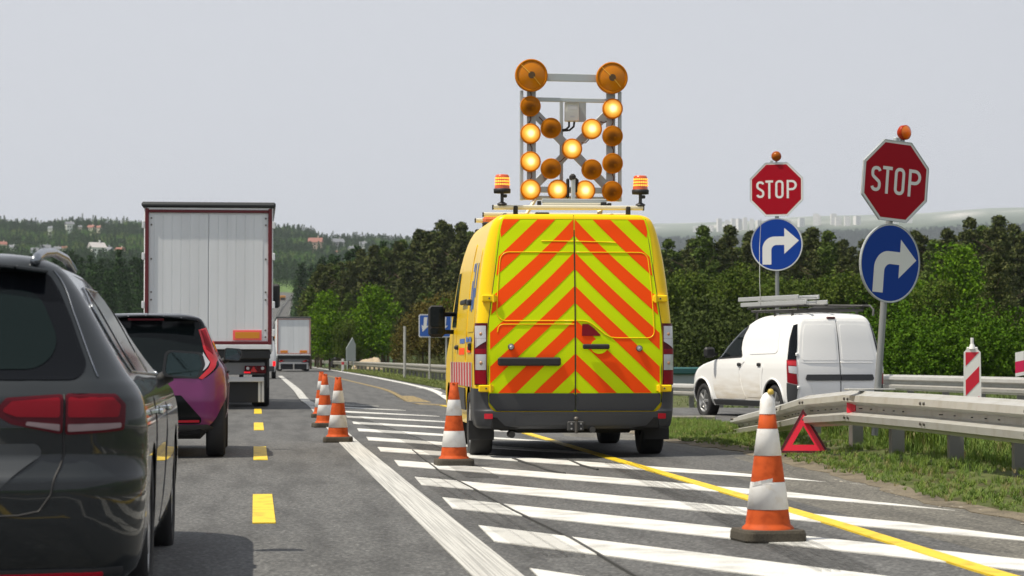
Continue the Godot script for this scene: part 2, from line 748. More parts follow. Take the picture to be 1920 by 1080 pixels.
func make_materials() -> void:
	var patches := noise_tex(0.012, [[0.25, grey(0.82)], [0.5, grey(0.95)], [0.75, grey(1.0)]], 512, 5, FastNoiseLite.TYPE_SIMPLEX_SMOOTH, 3)
	var grain := speckle(1024, 0.38, 1.0, 1.7, 7, 0.35)
	var a := mat(lin(0.090 / grain.get_meta("mean"), 0.090 / grain.get_meta("mean"), 0.091 / grain.get_meta("mean")), 0.8)
	a.albedo_texture = grain
	tri_uv(a, Vector3.ONE * 0.1)
	worn(a, patches, Vector3(0.35, 0.2, 0.045))
	a.heightmap_enabled = true
	a.heightmap_texture = grain
	a.heightmap_scale = 0.6
	M.asphalt = a
	var old := a.duplicate()
	old.albedo_color = lin(0.128 / grain.get_meta("mean"), 0.121 / grain.get_meta("mean"), 0.106 / grain.get_meta("mean"))
	M.old_asphalt = old
	var scuff := noise_tex(0.02, [[0.0, grey(0.8)], [0.32, grey(0.93)], [0.48, grey(1.0)], [1.0, grey(1.0)]], 512, 5, FastNoiseLite.TYPE_SIMPLEX_SMOOTH, 11)
	var streak := noise_tex(0.03, [[0.2, grey(0.74)], [0.45, grey(0.9)], [0.65, grey(1.0)]], 512, 4, FastNoiseLite.TYPE_SIMPLEX_SMOOTH, 12)
	var w := mat(lin(0.72, 0.715, 0.70), 0.6)
	w.albedo_texture = scuff
	tri_uv(w, Vector3(0.22, 0.2, 0.22))
	worn(w, speckle(256, 0.84, 1.0, 0.7, 5), Vector3.ONE * 0.9)
	M.white_line = w
	var e: StandardMaterial3D = w.duplicate()
	e.albedo_color = lin(0.6, 0.595, 0.58)
	e.albedo_texture = streak
	tri_uv(e, Vector3(5.0, 0.2, 0.02))
	M.edge_line = e
	var yl := mat(lin(0.70, 0.49, 0.012), 0.55)
	yl.albedo_texture = scuff
	tri_uv(yl, Vector3(0.5, 0.2, 0.3))
	M.yellow_line = yl
	var fy := mat(lin(0.27, 0.20, 0.085), 0.8)
	fy.albedo_texture = streak
	tri_uv(fy, Vector3(0.8, 0.2, 0.1))
	M.faded_yellow = fy
	M.seam = mat(lin(0.045, 0.045, 0.043), 0.8)
	var gm := mat(lin(0.085, 0.1, 0.035), 0.95)
	gm.albedo_texture = noise_tex(0.03, [[0.2, Color(0.72, 0.6, 0.42)], [0.5, Color(0.85, 0.9, 0.6)], [0.8, Color(1, 1, 0.8)]], 512, 5, FastNoiseLite.TYPE_SIMPLEX, 4)
	tri_uv(gm, Vector3.ONE * 0.11)
	M.turf = gm
	var soil := mat(lin(0.27, 0.225, 0.16), 0.95)
	soil.albedo_texture = speckle(512, 0.6, 1.0, 1.0, 9, 0.6)
	tri_uv(soil, Vector3.ONE * 0.35)
	worn(soil, patches, Vector3.ONE * 0.4)
	M.soil = soil
	var conc := mat(lin(0.36, 0.34, 0.3), 0.85)
	conc.albedo_texture = speckle(256, 0.6, 1.0, 0.8, 21, 0.5)
	tri_uv(conc, Vector3.ONE * 0.8)
	worn(conc, patches, Vector3.ONE * 0.5)
	M.concrete = conc
	var sand := mat(lin(0.5, 0.4, 0.28), 0.95)
	sand.albedo_texture = speckle(256, 0.75, 1.0, 0.8, 22, 0.5)
	tri_uv(sand, Vector3.ONE * 0.4)
	M.sand = sand
	var z := mat(lin(0.47, 0.465, 0.435), 0.42, 0.3)
	z.albedo_texture = noise_tex(0.02, [[0.2, Color(0.93, 0.92, 0.9)], [0.42, grey(0.98)], [0.8, grey(1.0)]], 256, 5, FastNoiseLite.TYPE_SIMPLEX_SMOOTH, 6)
	tri_uv(z, Vector3(0.7, 0.3, 0.7), false)
	M.zinc = z
	M.steel_dark = mat(lin(0.06, 0.06, 0.06), 0.55, 0.5)
	M.bolt = mat(lin(0.12, 0.11, 0.1), 0.5, 0.7)
	M.tyre = mat(lin(0.018, 0.018, 0.019), 0.85)
	M.black = mat(lin(0.012, 0.012, 0.013), 0.6)
	M.under = mat(lin(0.006, 0.006, 0.006), 0.95)
	M.plastic = mat(lin(0.035, 0.037, 0.041), 0.5)
	M.glass = mat(lin(0.006, 0.009, 0.010), 0.03)
	M.glass.metallic_specular = 0.3
	M.gloss_black = mat(lin(0.005, 0.006, 0.008), 0.1)
	M.gloss_black.metallic_specular = 0.3
	M.chrome = mat(lin(0.7, 0.72, 0.75), 0.12, 1.0)
	M.alu = mat(lin(0.74, 0.71, 0.58), 0.4, 0.2)
	M.grey_steel = mat(lin(0.42, 0.46, 0.48), 0.5, 0.1)
	M.alloy = mat(lin(0.42, 0.42, 0.42), 0.35, 0.7)
	M.red_lens = paint(lin(0.21, 0.002, 0.010), 0.0, 0.4)
	M.red_lens.clearcoat = 0.2
	M.red_lens.metallic_specular = 0.25
	M.dark_red_lens = paint(lin(0.075, 0.002, 0.008), 0.0, 0.4)
	M.dark_red_lens.clearcoat = 0.2
	M.dark_red_lens.metallic_specular = 0.25
	M.bright_red = paint(lin(0.46, 0.006, 0.014), 0.0, 0.25)
	M.bright_red.clearcoat = 0.4
	M.clear_lens = paint(lin(0.5, 0.5, 0.52), 0.3, 0.12)
	M.reflector = mat(lin(0.55, 0.012, 0.03), 0.25)
	M.white_plastic = mat(lin(0.72, 0.72, 0.7), 0.5)


func build_land() -> void:
	# hills and fields to the horizon: rings round the viewer
	var st := SurfaceTool.new()
	st.begin(Mesh.PRIMITIVE_TRIANGLES)
	var rr := [2.0, 20.0, 60.0, 120.0, 200.0, 300.0]
	while rr[rr.size() - 1] < 16000.0:
		rr.append(rr[rr.size() - 1] * 1.055)
	var na := 260
	var col := FastNoiseLite.new()
	col.seed = 5
	col.frequency = 0.004
	col.fractal_octaves = 5
	var pt := func(i: int, k: int) -> Vector3:
		var a := lerpf(-PI, PI, float(k) / na)
		a = a * (0.32 + 0.68 * pow(absf(a) / PI, 1.6))
		var x: float = rr[i] * sin(a)
		var z: float = -rr[i] * cos(a)
		return Vector3(x, hill(x, z) - 0.08 - 0.52 * smoothstep(300.0, 120.0, rr[i]), z)
	var g := []
	for i in rr.size():
		var l := []
		for k in na + 1:
			l.append(pt.call(i, k))
		g.append(l)
	for i in rr.size() - 1:
		for k in na:
			var q := [g[i][k], g[i + 1][k], g[i + 1][k + 1], g[i][k + 1]]
			for v in [q[0], q[1], q[2], q[0], q[2], q[3]]:
				var n: float = col.get_noise_2d(v.x, v.z) + 0.5 * col.get_noise_2d(v.x * 5.0, v.z * 5.0)
				var r := Vector2(v.x, v.z).length()
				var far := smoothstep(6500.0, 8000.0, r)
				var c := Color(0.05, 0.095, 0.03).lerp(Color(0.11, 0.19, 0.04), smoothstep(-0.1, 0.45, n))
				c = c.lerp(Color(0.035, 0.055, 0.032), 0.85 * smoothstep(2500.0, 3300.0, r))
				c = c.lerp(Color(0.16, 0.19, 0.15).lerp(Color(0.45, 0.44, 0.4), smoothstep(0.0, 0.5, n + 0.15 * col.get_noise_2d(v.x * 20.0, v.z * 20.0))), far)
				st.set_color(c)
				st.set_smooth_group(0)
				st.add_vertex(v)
	st.generate_normals()
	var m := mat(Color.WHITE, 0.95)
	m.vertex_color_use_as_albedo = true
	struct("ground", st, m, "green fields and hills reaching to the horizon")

	# the road
	var road := PackedVector2Array([Vector2(-14, -30)])
	for p in VERGE:
		road.append(Vector2(p[0], p[1]))
	road.append_array(pv([5.3, 36.5, 7.0, 36.5, 8.3, 33, 9.3, 28, 11.0, 15, 13, -5, 20, -30, 26, -30, 20, 0, 16, 28, 13.3, 39, 12.9, 47, 12.1, 54, 11, 60, 9.2, 72, 6.3, 82, 6.3, 95, 6.7, 129, 7.0, 180, 7.2, 300, 9.0, 600, 13, 900, 22, 1150, -10, 1150, -14, 900, -14, 300]))
	sheet("road", road, 0.0, 6.0, M.asphalt, "grey motorway asphalt with the merging slip road")
	# lighter worn asphalt along the verge
	var shoulder := PackedVector2Array()
	for p in VERGE.slice(1):
		shoulder.append(Vector2(p[0] + 0.004, p[1]))
	var inner := PackedVector2Array()
	for p in [[3.75, 5], [3.75, 16], [3.8, 24], [3.9, 30], [4.3, 34]]:
		inner.append(Vector2(p[0], p[1]))
	inner.reverse()
	shoulder.append_array(inner)
	sheet("road_shoulder", shoulder, 0.002, 4.0, M.old_asphalt, "paler asphalt shoulder beside the grass verge")

	var o := Node3D.new()
	o.name = numbered("road_markings")
	add_child(o)
	tag(o, "white hatching and lines painted on the asphalt", "", "", "structure")
	# hatching: left end on a line beside the edge line, running towards the viewer on the right
	var ends := [[1.27, 10.1], [1.3, 13.05], [1.31, 15.95], [1.31, 18.95], [1.33, 22.3], [1.345, 25.8], [1.38, 29.3], [1.42, 33.0], [1.5, 36.7], [1.55, 40.6], [1.62, 44.6], [1.7, 48.8], [1.78, 53.0], [1.9, 57.5]]
	for i in ends.size():
		var p := Vector2(ends[i][0], ends[i][1])
		var t := 1.36
		var k := 2.17
		var right := 4.55
		if p.y > 30.0:
			right = lerpf(4.1, 2.3, (p.y - 30.0) / 28.0)
		elif p.y > 24:
			right = 4.75
		var q := Vector2(right, p.y - k * (right - p.x))
		var st2 := PackedVector2Array([p, q, Vector2(right + 0.12, q.y + 0.25 - 0.12 * k), Vector2(p.x + 0.02, p.y + t * 0.93)])
		var taper := PackedVector2Array([p, q, q + Vector2(-0.1, 0.45), p + Vector2(0.03, t * 0.92)])
		if i < 6:
			taper = PackedVector2Array([p, q, q + Vector2(-0.62, 1.36 + 0.62 * k - 0.35), p + Vector2(0.03, t * 0.92)])
		st2 = taper
		sheet("hatch_stripe", st2, 0.006, 3.0, M.white_line, "", o)
	sheet("edge_line", strip([Vector2(1.11, -20), Vector2(1.11, 28), Vector2(1.17, 40), Vector2(1.29, 56), Vector2(1.36, 90), Vector2(1.44, 138)], 0.235), 0.007, 6.0, M.edge_line, "", o)
	sheet("far_edge_line", strip([Vector2(5.1, 52), Vector2(5.56, 71), Vector2(5.97, 95.8), Vector2(6.3, 128.8), Vector2(6.45, 180), Vector2(6.5, 280)], 0.24), 0.007, 6.0, M.white_line, "", o)
	sheet("slip_road_line", strip([Vector2(7.35, 37.2), Vector2(8.55, 33), Vector2(9.55, 28), Vector2(11.25, 15), Vector2(13.2, -5)], 0.24), 0.007, 6.0, M.white_line, "", o)
	sheet("slip_road_line", strip([Vector2(15.6, 27), Vector2(12.9, 39), Vector2(12.5, 47), Vector2(11.7, 54), Vector2(10.5, 60.5), Vector2(8.6, 71), Vector2(5.5, 81)], 0.2), 0.007, 6.0, M.white_line, "", o)
	for zz in [[3.2, 6.0], [14.64, 17.72], [23.74, 27.31], [33.58, 37.46], [43.6, 48.2], [56, 60], [68, 72], [80, 84]]:
		sheet("yellow_dash", rect(-0.012, zz[0], 0.128, zz[1]), 0.007, 6.0, M.yellow_line, "", o)
	sheet("yellow_line", strip([Vector2(3.38, -10), Vector2(3.41, 11), Vector2(3.48, 14), Vector2(3.5, 17), Vector2(3.53, 24), Vector2(3.6, 32), Vector2(3.9, 44), Vector2(4.12, 53)], 0.11), 0.011, 6.0, M.yellow_line, "", o)
	sheet("faded_yellow_line", strip([Vector2(4.12, 53), Vector2(4.18, 70), Vector2(4.19, 94), Vector2(4.13, 137)], 0.15), 0.011, 6.0, M.faded_yellow, "", o)
	sheet("faded_yellow_line", pv([4.15, 49.5, 5.15, 49.5, 5.0, 60, 4.6, 70, 4.25, 70]), 0.009, 6.0, M.faded_yellow, "", o)

	# dark joints, cracks and skid marks in the asphalt
	sheet("road_joint", strip([Vector2(1.72, 8), Vector2(1.74, 13.2), Vector2(1.68, 15.6), Vector2(1.66, 18.2), Vector2(1.62, 21.0), Vector2(1.7, 26)], 0.012), 0.014, 4.0, M.seam, "dark joint crossing the hatching")
	sheet("road_crack", strip([Vector2(2.55, 23.7), Vector2(2.56, 22.9), Vector2(2.6, 22.0), Vector2(2.59, 21.3), Vector2(2.66, 20.6)], 0.03), 0.014, 4.0, M.seam, "dark crack in the asphalt behind the yellow van")
	sheet("road_crack", strip([Vector2(3.06, 23.4), Vector2(3.02, 22.2), Vector2(3.05, 21.3)], 0.024), 0.014, 4.0, M.seam, "short thin crack in the asphalt behind the yellow van")
	var skid := mat(Color(0.04, 0.04, 0.04, 0.2), 0.9)
	skid.transparency = BaseMaterial3D.TRANSPARENCY_ALPHA
	M.skid = skid
	var thin_skid: StandardMaterial3D = skid.duplicate()
	thin_skid.albedo_color = Color(0.1, 0.1, 0.1, 0.16)
	sheet("skid_mark", strip([Vector2(1.32, 52), Vector2(1.55, 44), Vector2(1.75, 36), Vector2(1.9, 30), Vector2(1.93, 25), Vector2(1.9, 20)], 0.26), 0.017, 4.0, skid, "dark curved tyre mark across the hatching")
	var light_skid := mat(Color(0.08, 0.08, 0.08, 0.12), 0.9)
	light_skid.transparency = BaseMaterial3D.TRANSPARENCY_ALPHA
	for d in [0.0, 0.045, 0.09, 0.15, 0.2, 0.26]:
		sheet("tyre_track", strip([Vector2(3.3 + d, 22.5), Vector2(3.06 + d, 18.5), Vector2(2.86 + d, 15), Vector2(2.62 + d, 11)], 0.018), 0.019, 4.0, thin_skid, "thin parallel tyre tracks beside the yellow line")
	for d in [0.0, 0.1, 0.19]:
		sheet("tyre_track", strip([Vector2(1.38 + d, 20), Vector2(1.4 + d, 16), Vector2(1.42 + d, 12)], 0.09), 0.019, 4.0, light_skid, "pale scuffed band over the ends of the hatch stripes")

	# verge between the road and the slip road, with a kerb at its nose
	var verge := PackedVector2Array()
	for p in VERGE:
		verge.append(Vector2(p[0], p[1]))
	verge.append_array(pv([5.3, 36.3, 7.0, 36.3, 8.25, 33, 9.2, 28, 10.9, 15, 12.9, -5, 19, -30]))
	sheet("grass_ground", verge, 0.005, 0.8, M.turf, "rough turf under the guardrail")
	var edge := PackedVector2Array()
	var back := PackedVector2Array()
	rng.seed = 4
	for i in 90:
		var zz := lerpf(6.0, 34.0, i / 89.0)
		var x := 0.0
		for j in VERGE.size() - 1:
			if zz >= VERGE[j][1] and zz <= VERGE[j + 1][1]:
				x = lerpf(VERGE[j][0], VERGE[j + 1][0], (zz - VERGE[j][1]) / (VERGE[j + 1][1] - VERGE[j][1]))
		edge.append(Vector2(x - 0.03 - 0.09 * rng.randf(), zz))
		back.append(Vector2(x + 0.12 + 0.14 * rng.randf(), zz))
	back.reverse()
	edge.append_array(back)
	sheet("soil_strip", edge, 0.009, 1.0, M.soil, "bare brown soil along the edge of the verge")
	var st3 := S()
	for i in 2:
		box(st3, Vector3(5.75 + i * 0.86, 0.05, -36.4), Vector3(0.85, 0.14, 0.16), 0.02)
	struct("kerb", fin(st3), M.concrete, "low concrete kerb at the nose of the verge")
	sheet("grass_bank", pv([-14, -30, -14, 300, -70, 300, -70, -30]), 0.02, 20.0, M.turf, "grass left of the motorway")
	sheet("grass_bank", pv([6.75, 75, 9.5, 74, 10.7, 63, 13.6, 53, 14.5, 40, 17.5, 24, 40, 24, 60, 120, 40, 300, 7.5, 300, 7.2, 180, 6.85, 129, 6.5, 95]), 0.02, 12.0, M.turf, "grass verge beyond the far guardrail")


func build_sky() -> void:
	var cam := Camera3D.new()
	cam.name = "camera"
	add_child(cam)
	cam.fov = 13.6855
	cam.near = 0.2
	cam.far = 30000.0
	var yaw := deg_to_rad(6.1111)
	var pitch := deg_to_rad(1.68)
	cam.look_at_from_position(Vector3(0, 1, 0), Vector3(0, 1, 0) + Vector3(sin(yaw) * cos(pitch), sin(pitch), -cos(yaw) * cos(pitch)), Vector3.UP)
	cam.current = true
	var lens := CameraAttributesPhysical.new()
	lens.frustum_focal_length = 100.0
	lens.frustum_focus_distance = 22.0
	lens.exposure_aperture = 8.0
	lens.frustum_near = 0.2
	lens.frustum_far = 20000.0
	cam.attributes = lens
	var we := WorldEnvironment.new()
	we.name = "environment"
	add_child(we)
	var env := Environment.new()
	we.environment = env
	env.background_mode = Environment.BG_SKY
	env.sky = Sky.new()
	var sm := ProceduralSkyMaterial.new()
	sm.sky_top_color = Color(0.742, 0.757, 0.79)
	sm.sky_horizon_color = Color(0.80, 0.808, 0.826)
	sm.sky_curve = 0.12
	sm.ground_bottom_color = Color(0.3, 0.3, 0.28)
	sm.ground_horizon_color = Color(0.7, 0.71, 0.73)
	sm.sun_angle_max = 1.0
	# faint unevenness of the hazy overcast
	sm.sky_cover = noise_tex(0.006, [[0.3, Color(1, 1, 1, 0.0)], [0.75, Color(1, 1, 1, 0.06)]], 512, 4, FastNoiseLite.TYPE_SIMPLEX_SMOOTH, 51)
	env.sky.sky_material = sm
	env.tonemap_mode = Environment.TONE_MAPPER_LINEAR
	env.tonemap_exposure = 1.13
	env.sdfgi_enabled = true
	env.ssao_enabled = true
	env.ssil_enabled = true
	env.fog_enabled = true
	env.fog_density = 0.000065
	env.fog_light_color = Color(0.82, 0.85, 0.9)
	var sun := DirectionalLight3D.new()
	sun.name = "sun"
	add_child(sun)
	sun.light_energy = 1.6
	sun.light_color = Color(1.0, 0.965, 0.9)
	sun.light_angular_distance = 0.6
	sun.shadow_enabled = true
	# from the left, a little behind the viewer, 57 degrees high
	var az := deg_to_rad(12.0)
	var el := deg_to_rad(62.0)
	sun.look_at_from_position(Vector3.ZERO, -Vector3(-cos(az) * cos(el), sin(el), sin(az) * cos(el)), Vector3.UP)


# ---------- the yellow road-service van ----------
func build_van() -> void:
	var yellow := paint(lin(0.86, 0.57, 0.003), 0.0, 0.3)
	yellow.clearcoat = 0.25
	yellow.metallic_specular = 0.3
	var lime := mat(lin(0.60, 0.77, 0.003), 0.5)
	lime.metallic_specular = 0.2
	var orange := mat(lin(0.96, 0.082, 0.006), 0.5)
	orange.metallic_specular = 0.2
	var v := thing("service_van", "yellow road service van with lime and orange chevrons on its rear doors", "van", Vector3(3.185, 0, -23.795), -0.9)
	var T := [
		[0.30, 0.93, -0.06, -4.9, 0.16, 0.3, 0.02], [0.42, 0.985, -0.02, -5.0, 0.15, 0.3, 0.02], [0.62, 1.0, -0.01, -5.05, 0.13, 0.35, 0.02], [1.0, 1.0, -0.005, -5.0, 0.12, 0.4, 0.02],
		[1.2, 0.995, -0.01, -4.55, 0.12, 0.4, 0.02], [1.6, 0.965, -0.035, -4.2, 0.12, 0.4, 0.02], [2.0, 0.915, -0.075, -3.85, 0.12, 0.4, 0.02], [2.27, 0.855, -0.105, -3.5, 0.11, 0.4, 0.02],
		[2.38, 0.81, -0.115, -3.2, 0.10, 0.4, 0.02], [2.42, 0.775, -0.125, -3.0, 0.09, 0.4, 0.02], [2.45, 0.70, -0.16, -2.9, 0.08, 0.4, 0.02], [2.462, 0.5, -0.3, -2.7, 0.08, 0.3, 0.02]]
	var arches := []
	for s in [-1.0, 1.0]:
		for zc in [-0.95, -4.13]:
			arches.append(on_side(T, circle(0.4, 20, Vector2(zc, 0.33)), s))
	var ys := [0.30, 0.42, 0.52, 0.62, 0.7, 0.8, 1.0, 1.1, 1.2, 1.4, 1.6, 1.8, 2.0, 2.15, 2.27, 2.33, 2.38, 2.40, 2.42, 2.435, 2.45, 2.462]
	var f := func(a: float, y: float) -> Vector3: return shell(T, a, y)
	var st := S()
	skin(st, f, rect(-5, 0.30, 5, 2.462), around(20), ys, 0.0, arches)
	cap(st, T, 2.462)
	obj("body", st, yellow, v)
	st = S()
	box(st, Vector3(0, 0.46, -2.6), Vector3(1.5, 0.38, 4.7), 0.03)
	box(st, Vector3(0, 0.30, -1.2), Vector3(1.2, 0.1, 2.0), 0.03)
	obj("underbody", fin(st), M.under, v)
	# doors: the chevron sheets follow the door outline
	var dl := func(y: float) -> float: return lerpf(0.866, 0.72, clampf((y - 1.35) / 1.06, 0.0, 1.0))
	for s in [-1.0, 1.0]:
		var door := pv([0.006 * s, 0.475, 0.80 * s, 0.475, 0.866 * s, 0.56, 0.866 * s, 1.35, dl.call(1.9) * s, 1.9, 0.725 * s, 2.405, 0.69 * s, 2.43, 0.006 * s, 2.44])
		var d := panel("rear_door", T, on_rear(T, rounded(door, 0.004)), lime, v, 0.004, 0.008, ys)
		if s > 0:
			d.set_meta("label", "right rear door with handle and high brake light")
		else:
			d.set_meta("label", "left rear door with black grip strip")
		var field := pv([0.008 * s, 0.655, 0.852 * s, 0.655, 0.854 * s, 1.35, (dl.call(1.9) - 0.012) * s, 1.9, 0.712 * s, 2.395, 0.008 * s, 2.395])
		if s < 0:
			field.reverse()
		for k in 12:
			var y0 := 0.711 - 0.17 + 0.339 * k     # lower edge of an orange band at the middle
			var band := pv([0, y0, 0, y0 + 0.17, 1.1 * s, y0 + 0.17 - 1.045, 1.1 * s, y0 - 1.045])
			for piece in Geometry2D.intersect_polygons(band, field):
				if absf(piece[0].x) + piece.size() > 2:
					panel("chevron_band", T, on_rear(T, piece), orange, d, 0.0065, 0.002, ys)
		# yellow rim of the door above the chevrons
		panel("door_rim", T, on_rear(T, pv([0.008 * s, 2.398, 0.71 * s, 2.398, 0.69 * s, 2.428, 0.008 * s, 2.438])), yellow, d, 0.0065, 0.002, ys)
		panel("lower_trim", T, on_rear(T, rounded(pv([0.007 * s, 0.477, 0.79 * s, 0.477, 0.862 * s, 0.56, 0.864 * s, 0.651, 0.007 * s, 0.651]), 0.02)), M.plastic, d, 0.012, 0.012, ys)
		# pressed lines
		var line := func(pts: PackedVector2Array, r := 0.0055) -> void:
			var q := []
			var p2 := on_rear(T, pts)
			for i in p2.size() - 1:
				for k in 4:
					q.append(shell(T, lerpf(p2[i].x, p2[i + 1].x, k / 4.0), lerpf(p2[i].y, p2[i + 1].y, k / 4.0)) + Vector3(0, 0, 0.006))
			q.append(shell(T, p2[p2.size() - 1].x, p2[p2.size() - 1].y) + Vector3(0, 0, 0.006))
			var sl := S(false)
			tube(sl, q, r, 6)
			obj("pressed_line", fin(sl), yellow, d)
		var corner := func(c: Vector2, r: float, a0: float, a1: float) -> PackedVector2Array:
			var p := arc(Vector2(absf(c.x), c.y), r, a0, a1, 6)
			for i in p.size():
				p[i].x *= s
			return p
		if s < 0:
			line.call(PackedVector2Array([Vector2(-0.01, 2.065)]) + corner.call(Vector2(0.66, 1.975), 0.09, 90, 0) + corner.call(Vector2(0.70, 1.46), 0.085, 0, -90) + PackedVector2Array([Vector2(-0.01, 1.378)]))
			line.call(PackedVector2Array([Vector2(-0.78, 1.26)]) + corner.call(Vector2(0.72, 1.285), 0.055, 0, 90) + PackedVector2Array([Vector2(-0.01, 1.342)]))
			line.call(pv([-0.33, 2.178, -0.01, 2.176]))
		else:
			line.call(PackedVector2Array([Vector2(0.01, 2.065)]) + corner.call(Vector2(0.66, 1.975), 0.09, 90, 0) + corner.call(Vector2(0.735, 1.27), 0.065, 0, -90) + pv([0.42, 1.205, 0.36, 1.212, 0.3, 1.24, 0.17, 1.345, 0.12, 1.37, 0.06, 1.378, 0.01, 1.378]))
			line.call(pv([0.01, 2.176, 0.42, 2.166]))
		# locks
		st = S()
		var lx: float = 0.645 * s
		var ly := 1.10 if s > 0 else 1.115
		var lp := shell(T, on_rear(T, pv([lx, ly]))[0].x, ly)
		lathe(st, [Vector2(0.032, 0), Vector2(0.032, 0.022), Vector2(0.025, 0.028)], along(lp, lp + Vector3.BACK), 18)
		var lk := obj("lock_surround", fin(st), M.plastic, d)
		st = S()
		lathe(st, [Vector2(0.025, 0.024), Vector2(0.012, 0.024), Vector2(0.011, 0.03), Vector2(0, 0.03)], along(lp, lp + Vector3.BACK), 16)
		obj("lock", fin(st), M.clear_lens, lk)
	var rd: Node = v.get_node("rear_door2") if v.has_node("rear_door2") else v
	var ld: Node = v.get_node("rear_door")
	st = S()
	box(st, Vector3(-0.465, 0.968, 0.022), Vector3(0.63, 0.085, 0.05), 0.015)
	obj("grip_strip", fin(st), M.black, ld)
	st = S()
	plate(st, circle(0.085, 24, Vector2(0.24, 1.12), 0.075), Transform3D(Basis(), Vector3(0, 0, 0.006)), 0.006)
	obj("handle_recess", fin(st), lime, rd)
	st = S()
	box(st, Vector3(0.205, 1.118, 0.035), Vector3(0.27, 0.05, 0.035), 0.012)
	obj("handle", fin(st), M.black, rd)
	st = S()
	plate(st, rounded(pv([0.065, 1.225, 0.265, 1.225, 0.19, 1.3, 0.13, 1.345, 0.07, 1.345]), 0.008), Transform3D(Basis(), Vector3(0, 0, 0.002)), 0.03)
	obj("brake_light", fin(st), M.red_lens, rd)
	# dark gap between the doors
	st = S()
	for i in 8:
		var y0 := lerpf(0.48, 2.44, i / 8.0)
		var y1 := lerpf(0.48, 2.44, (i + 1) / 8.0)
		var p0 := shell(T, 0, y0)
		var p1 := shell(T, 0, y1)
		bar(st, p0 + Vector3(0, 0, 0.004), p1 + Vector3(0, 0, 0.004), 0.011, 0.008, 0.0, Vector3.BACK)
	obj("door_seam", fin(st), M.black, v)
	# seams down the outer edges of the doors
	for s in [-1.0, 1.0]:
		var pts := []
		for y in [0.56, 0.9, 1.35, 1.6, 1.9, 2.15, 2.405]:
			var a := on_rear(T, PackedVector2Array([Vector2((dl.call(y) + 0.006) * s, y)]))[0].x
			pts.append(shell(T, a, y) + Vector3(0, 0, 0.002))
		st = S(false)
		tube(st, pts, 0.004, 6)
		obj("door_seam", fin(st), M.black, v)
	# tail lights on the corner posts
	for s in [-1.0, 1.0]:
		var lamp := func(x0: float, x1: float, y0: float, y1: float) -> PackedVector2Array:
			return on_rear(T, pv([x0 * s, y0, x1 * s, y0, x1 * s, y1, x0 * s, y1]))
		var t := panel("tail_light", T, lamp.call(0.88, 0.992, 0.735, 1.352), M.dark_red_lens, v, 0.012, 0.014)
		panel("clear_lens", T, lamp.call(0.893, 0.984, 1.2, 1.325), M.clear_lens, t, 0.016, 0.004)
		panel("clear_lens", T, on_rear(T, pv([0.893 * s, 1.198, 0.984 * s, 1.198, 0.984 * s, 1.1, 0.893 * s, 1.17])), M.clear_lens, t, 0.016, 0.004)
		panel("red_lens", T, lamp.call(0.893, 0.986, 1.045, 1.095), M.red_lens, t, 0.016, 0.004)
		panel("clear_lens", T, lamp.call(0.893, 0.984, 0.885, 1.04), M.clear_lens, t, 0.016, 0.004)
		panel("red_lens", T, lamp.call(0.893, 0.986, 0.745, 0.88), M.red_lens, t, 0.016, 0.004)
		var am := S()
		for y in [0.955, 1.245]:
			var a2 := on_rear(T, pv([0.94 * s, y]))[0].x
			var lp := shell(T, a2, y)
			lathe(am, [Vector2(0.018, 0.014), Vector2(0.016, 0.02), Vector2(0, 0.022)], along(lp, lp + Vector3(0.4 * s, 0, 1).normalized()), 14)
		obj("bulb", fin(am), mat(lin(0.45, 0.25, 0.15), 0.3), t)
		for hy in [1.6, 0.7]:
			st = S()
			var hx: float = dl.call(hy) + 0.03
			box(st, Vector3(hx * s, hy, -0.012 if hy < 1 else -0.05), Vector3(0.15, 0.07, 0.06), 0.01)
			rod(st, Vector3((hx - 0.045) * s, hy - 0.04, 0.02 if hy < 1 else -0.02), Vector3((hx - 0.045) * s, hy + 0.04, 0.02 if hy < 1 else -0.02), 0.014)
			var h := obj("hinge", fin(st), yellow, v)
			st = S()
			rod(st, Vector3(hx * s, hy, 0.018 if hy < 1 else -0.021), Vector3(hx * s, hy, 0.026 if hy < 1 else -0.014), 0.009)
			obj("bolt", fin(st), M.bolt, h)
	# bumper
	var B := [[0.30, 0.955, 0.03, -0.95, 0.2, 0.05, 0.03], [0.33, 0.985, 0.045, -0.95, 0.2, 0.05, 0.03], [0.47, 1.008, 0.05, -0.95, 0.2, 0.05, 0.03], [0.5, 1.01, 0.03, -0.95, 0.19, 0.05, 0.03], [0.70, 1.012, 0.012, -0.95, 0.15, 0.05, 0.02]]
	var g := func(a: float, y: float) -> Vector3: return shell(B, a, y)
	st = S()
	var hole := on_rear(B, rounded(pv([-0.872, 0.468, 0.872, 0.468, 0.872, 0.9, -0.872, 0.9]), 0.09))
	skin(st, g, rect(-2.55, 0.30, 2.55, 0.70), around(14), [0.30, 0.315, 0.33, 0.4, 0.46, 0.468, 0.48, 0.5, 0.6, 0.7], 0.0, [hole])
	var bump := obj("bumper", st, M.plastic, v)
	st = S()
	skin(st, g, on_rear(B, pv([-0.6, 0.338, 0.66, 0.338, 0.66, 0.44, -0.6, 0.44])), around(), [0.338, 0.44], 0.006, [], 0.006)
	obj("step_pad", st, M.plastic, bump)
	st = S()
	box(st, Vector3(0, 0.36, -0.03), Vector3(1.7, 0.14, 0.1), 0.02)
	obj("bumper_beam", fin(st), M.under, bump)
	for s in [-1.0, 1.0]:
		var rp := S()
		skin(rp, g, on_rear(B, rounded(rect(minf(0.83 * s, 0.91 * s), 0.398, maxf(0.83 * s, 0.91 * s), 0.45), 0.006)), around(), [0.39, 0.42, 0.45], 0.006, [], 0.006)
		obj("reflector", rp, M.reflector, bump)
		st = S()
		box(st, Vector3(0.9 * s, 0.27, -0.55), Vector3(0.26, 0.2, 0.015), 0.004)
		obj("mud_flap", fin(st), M.black, v)
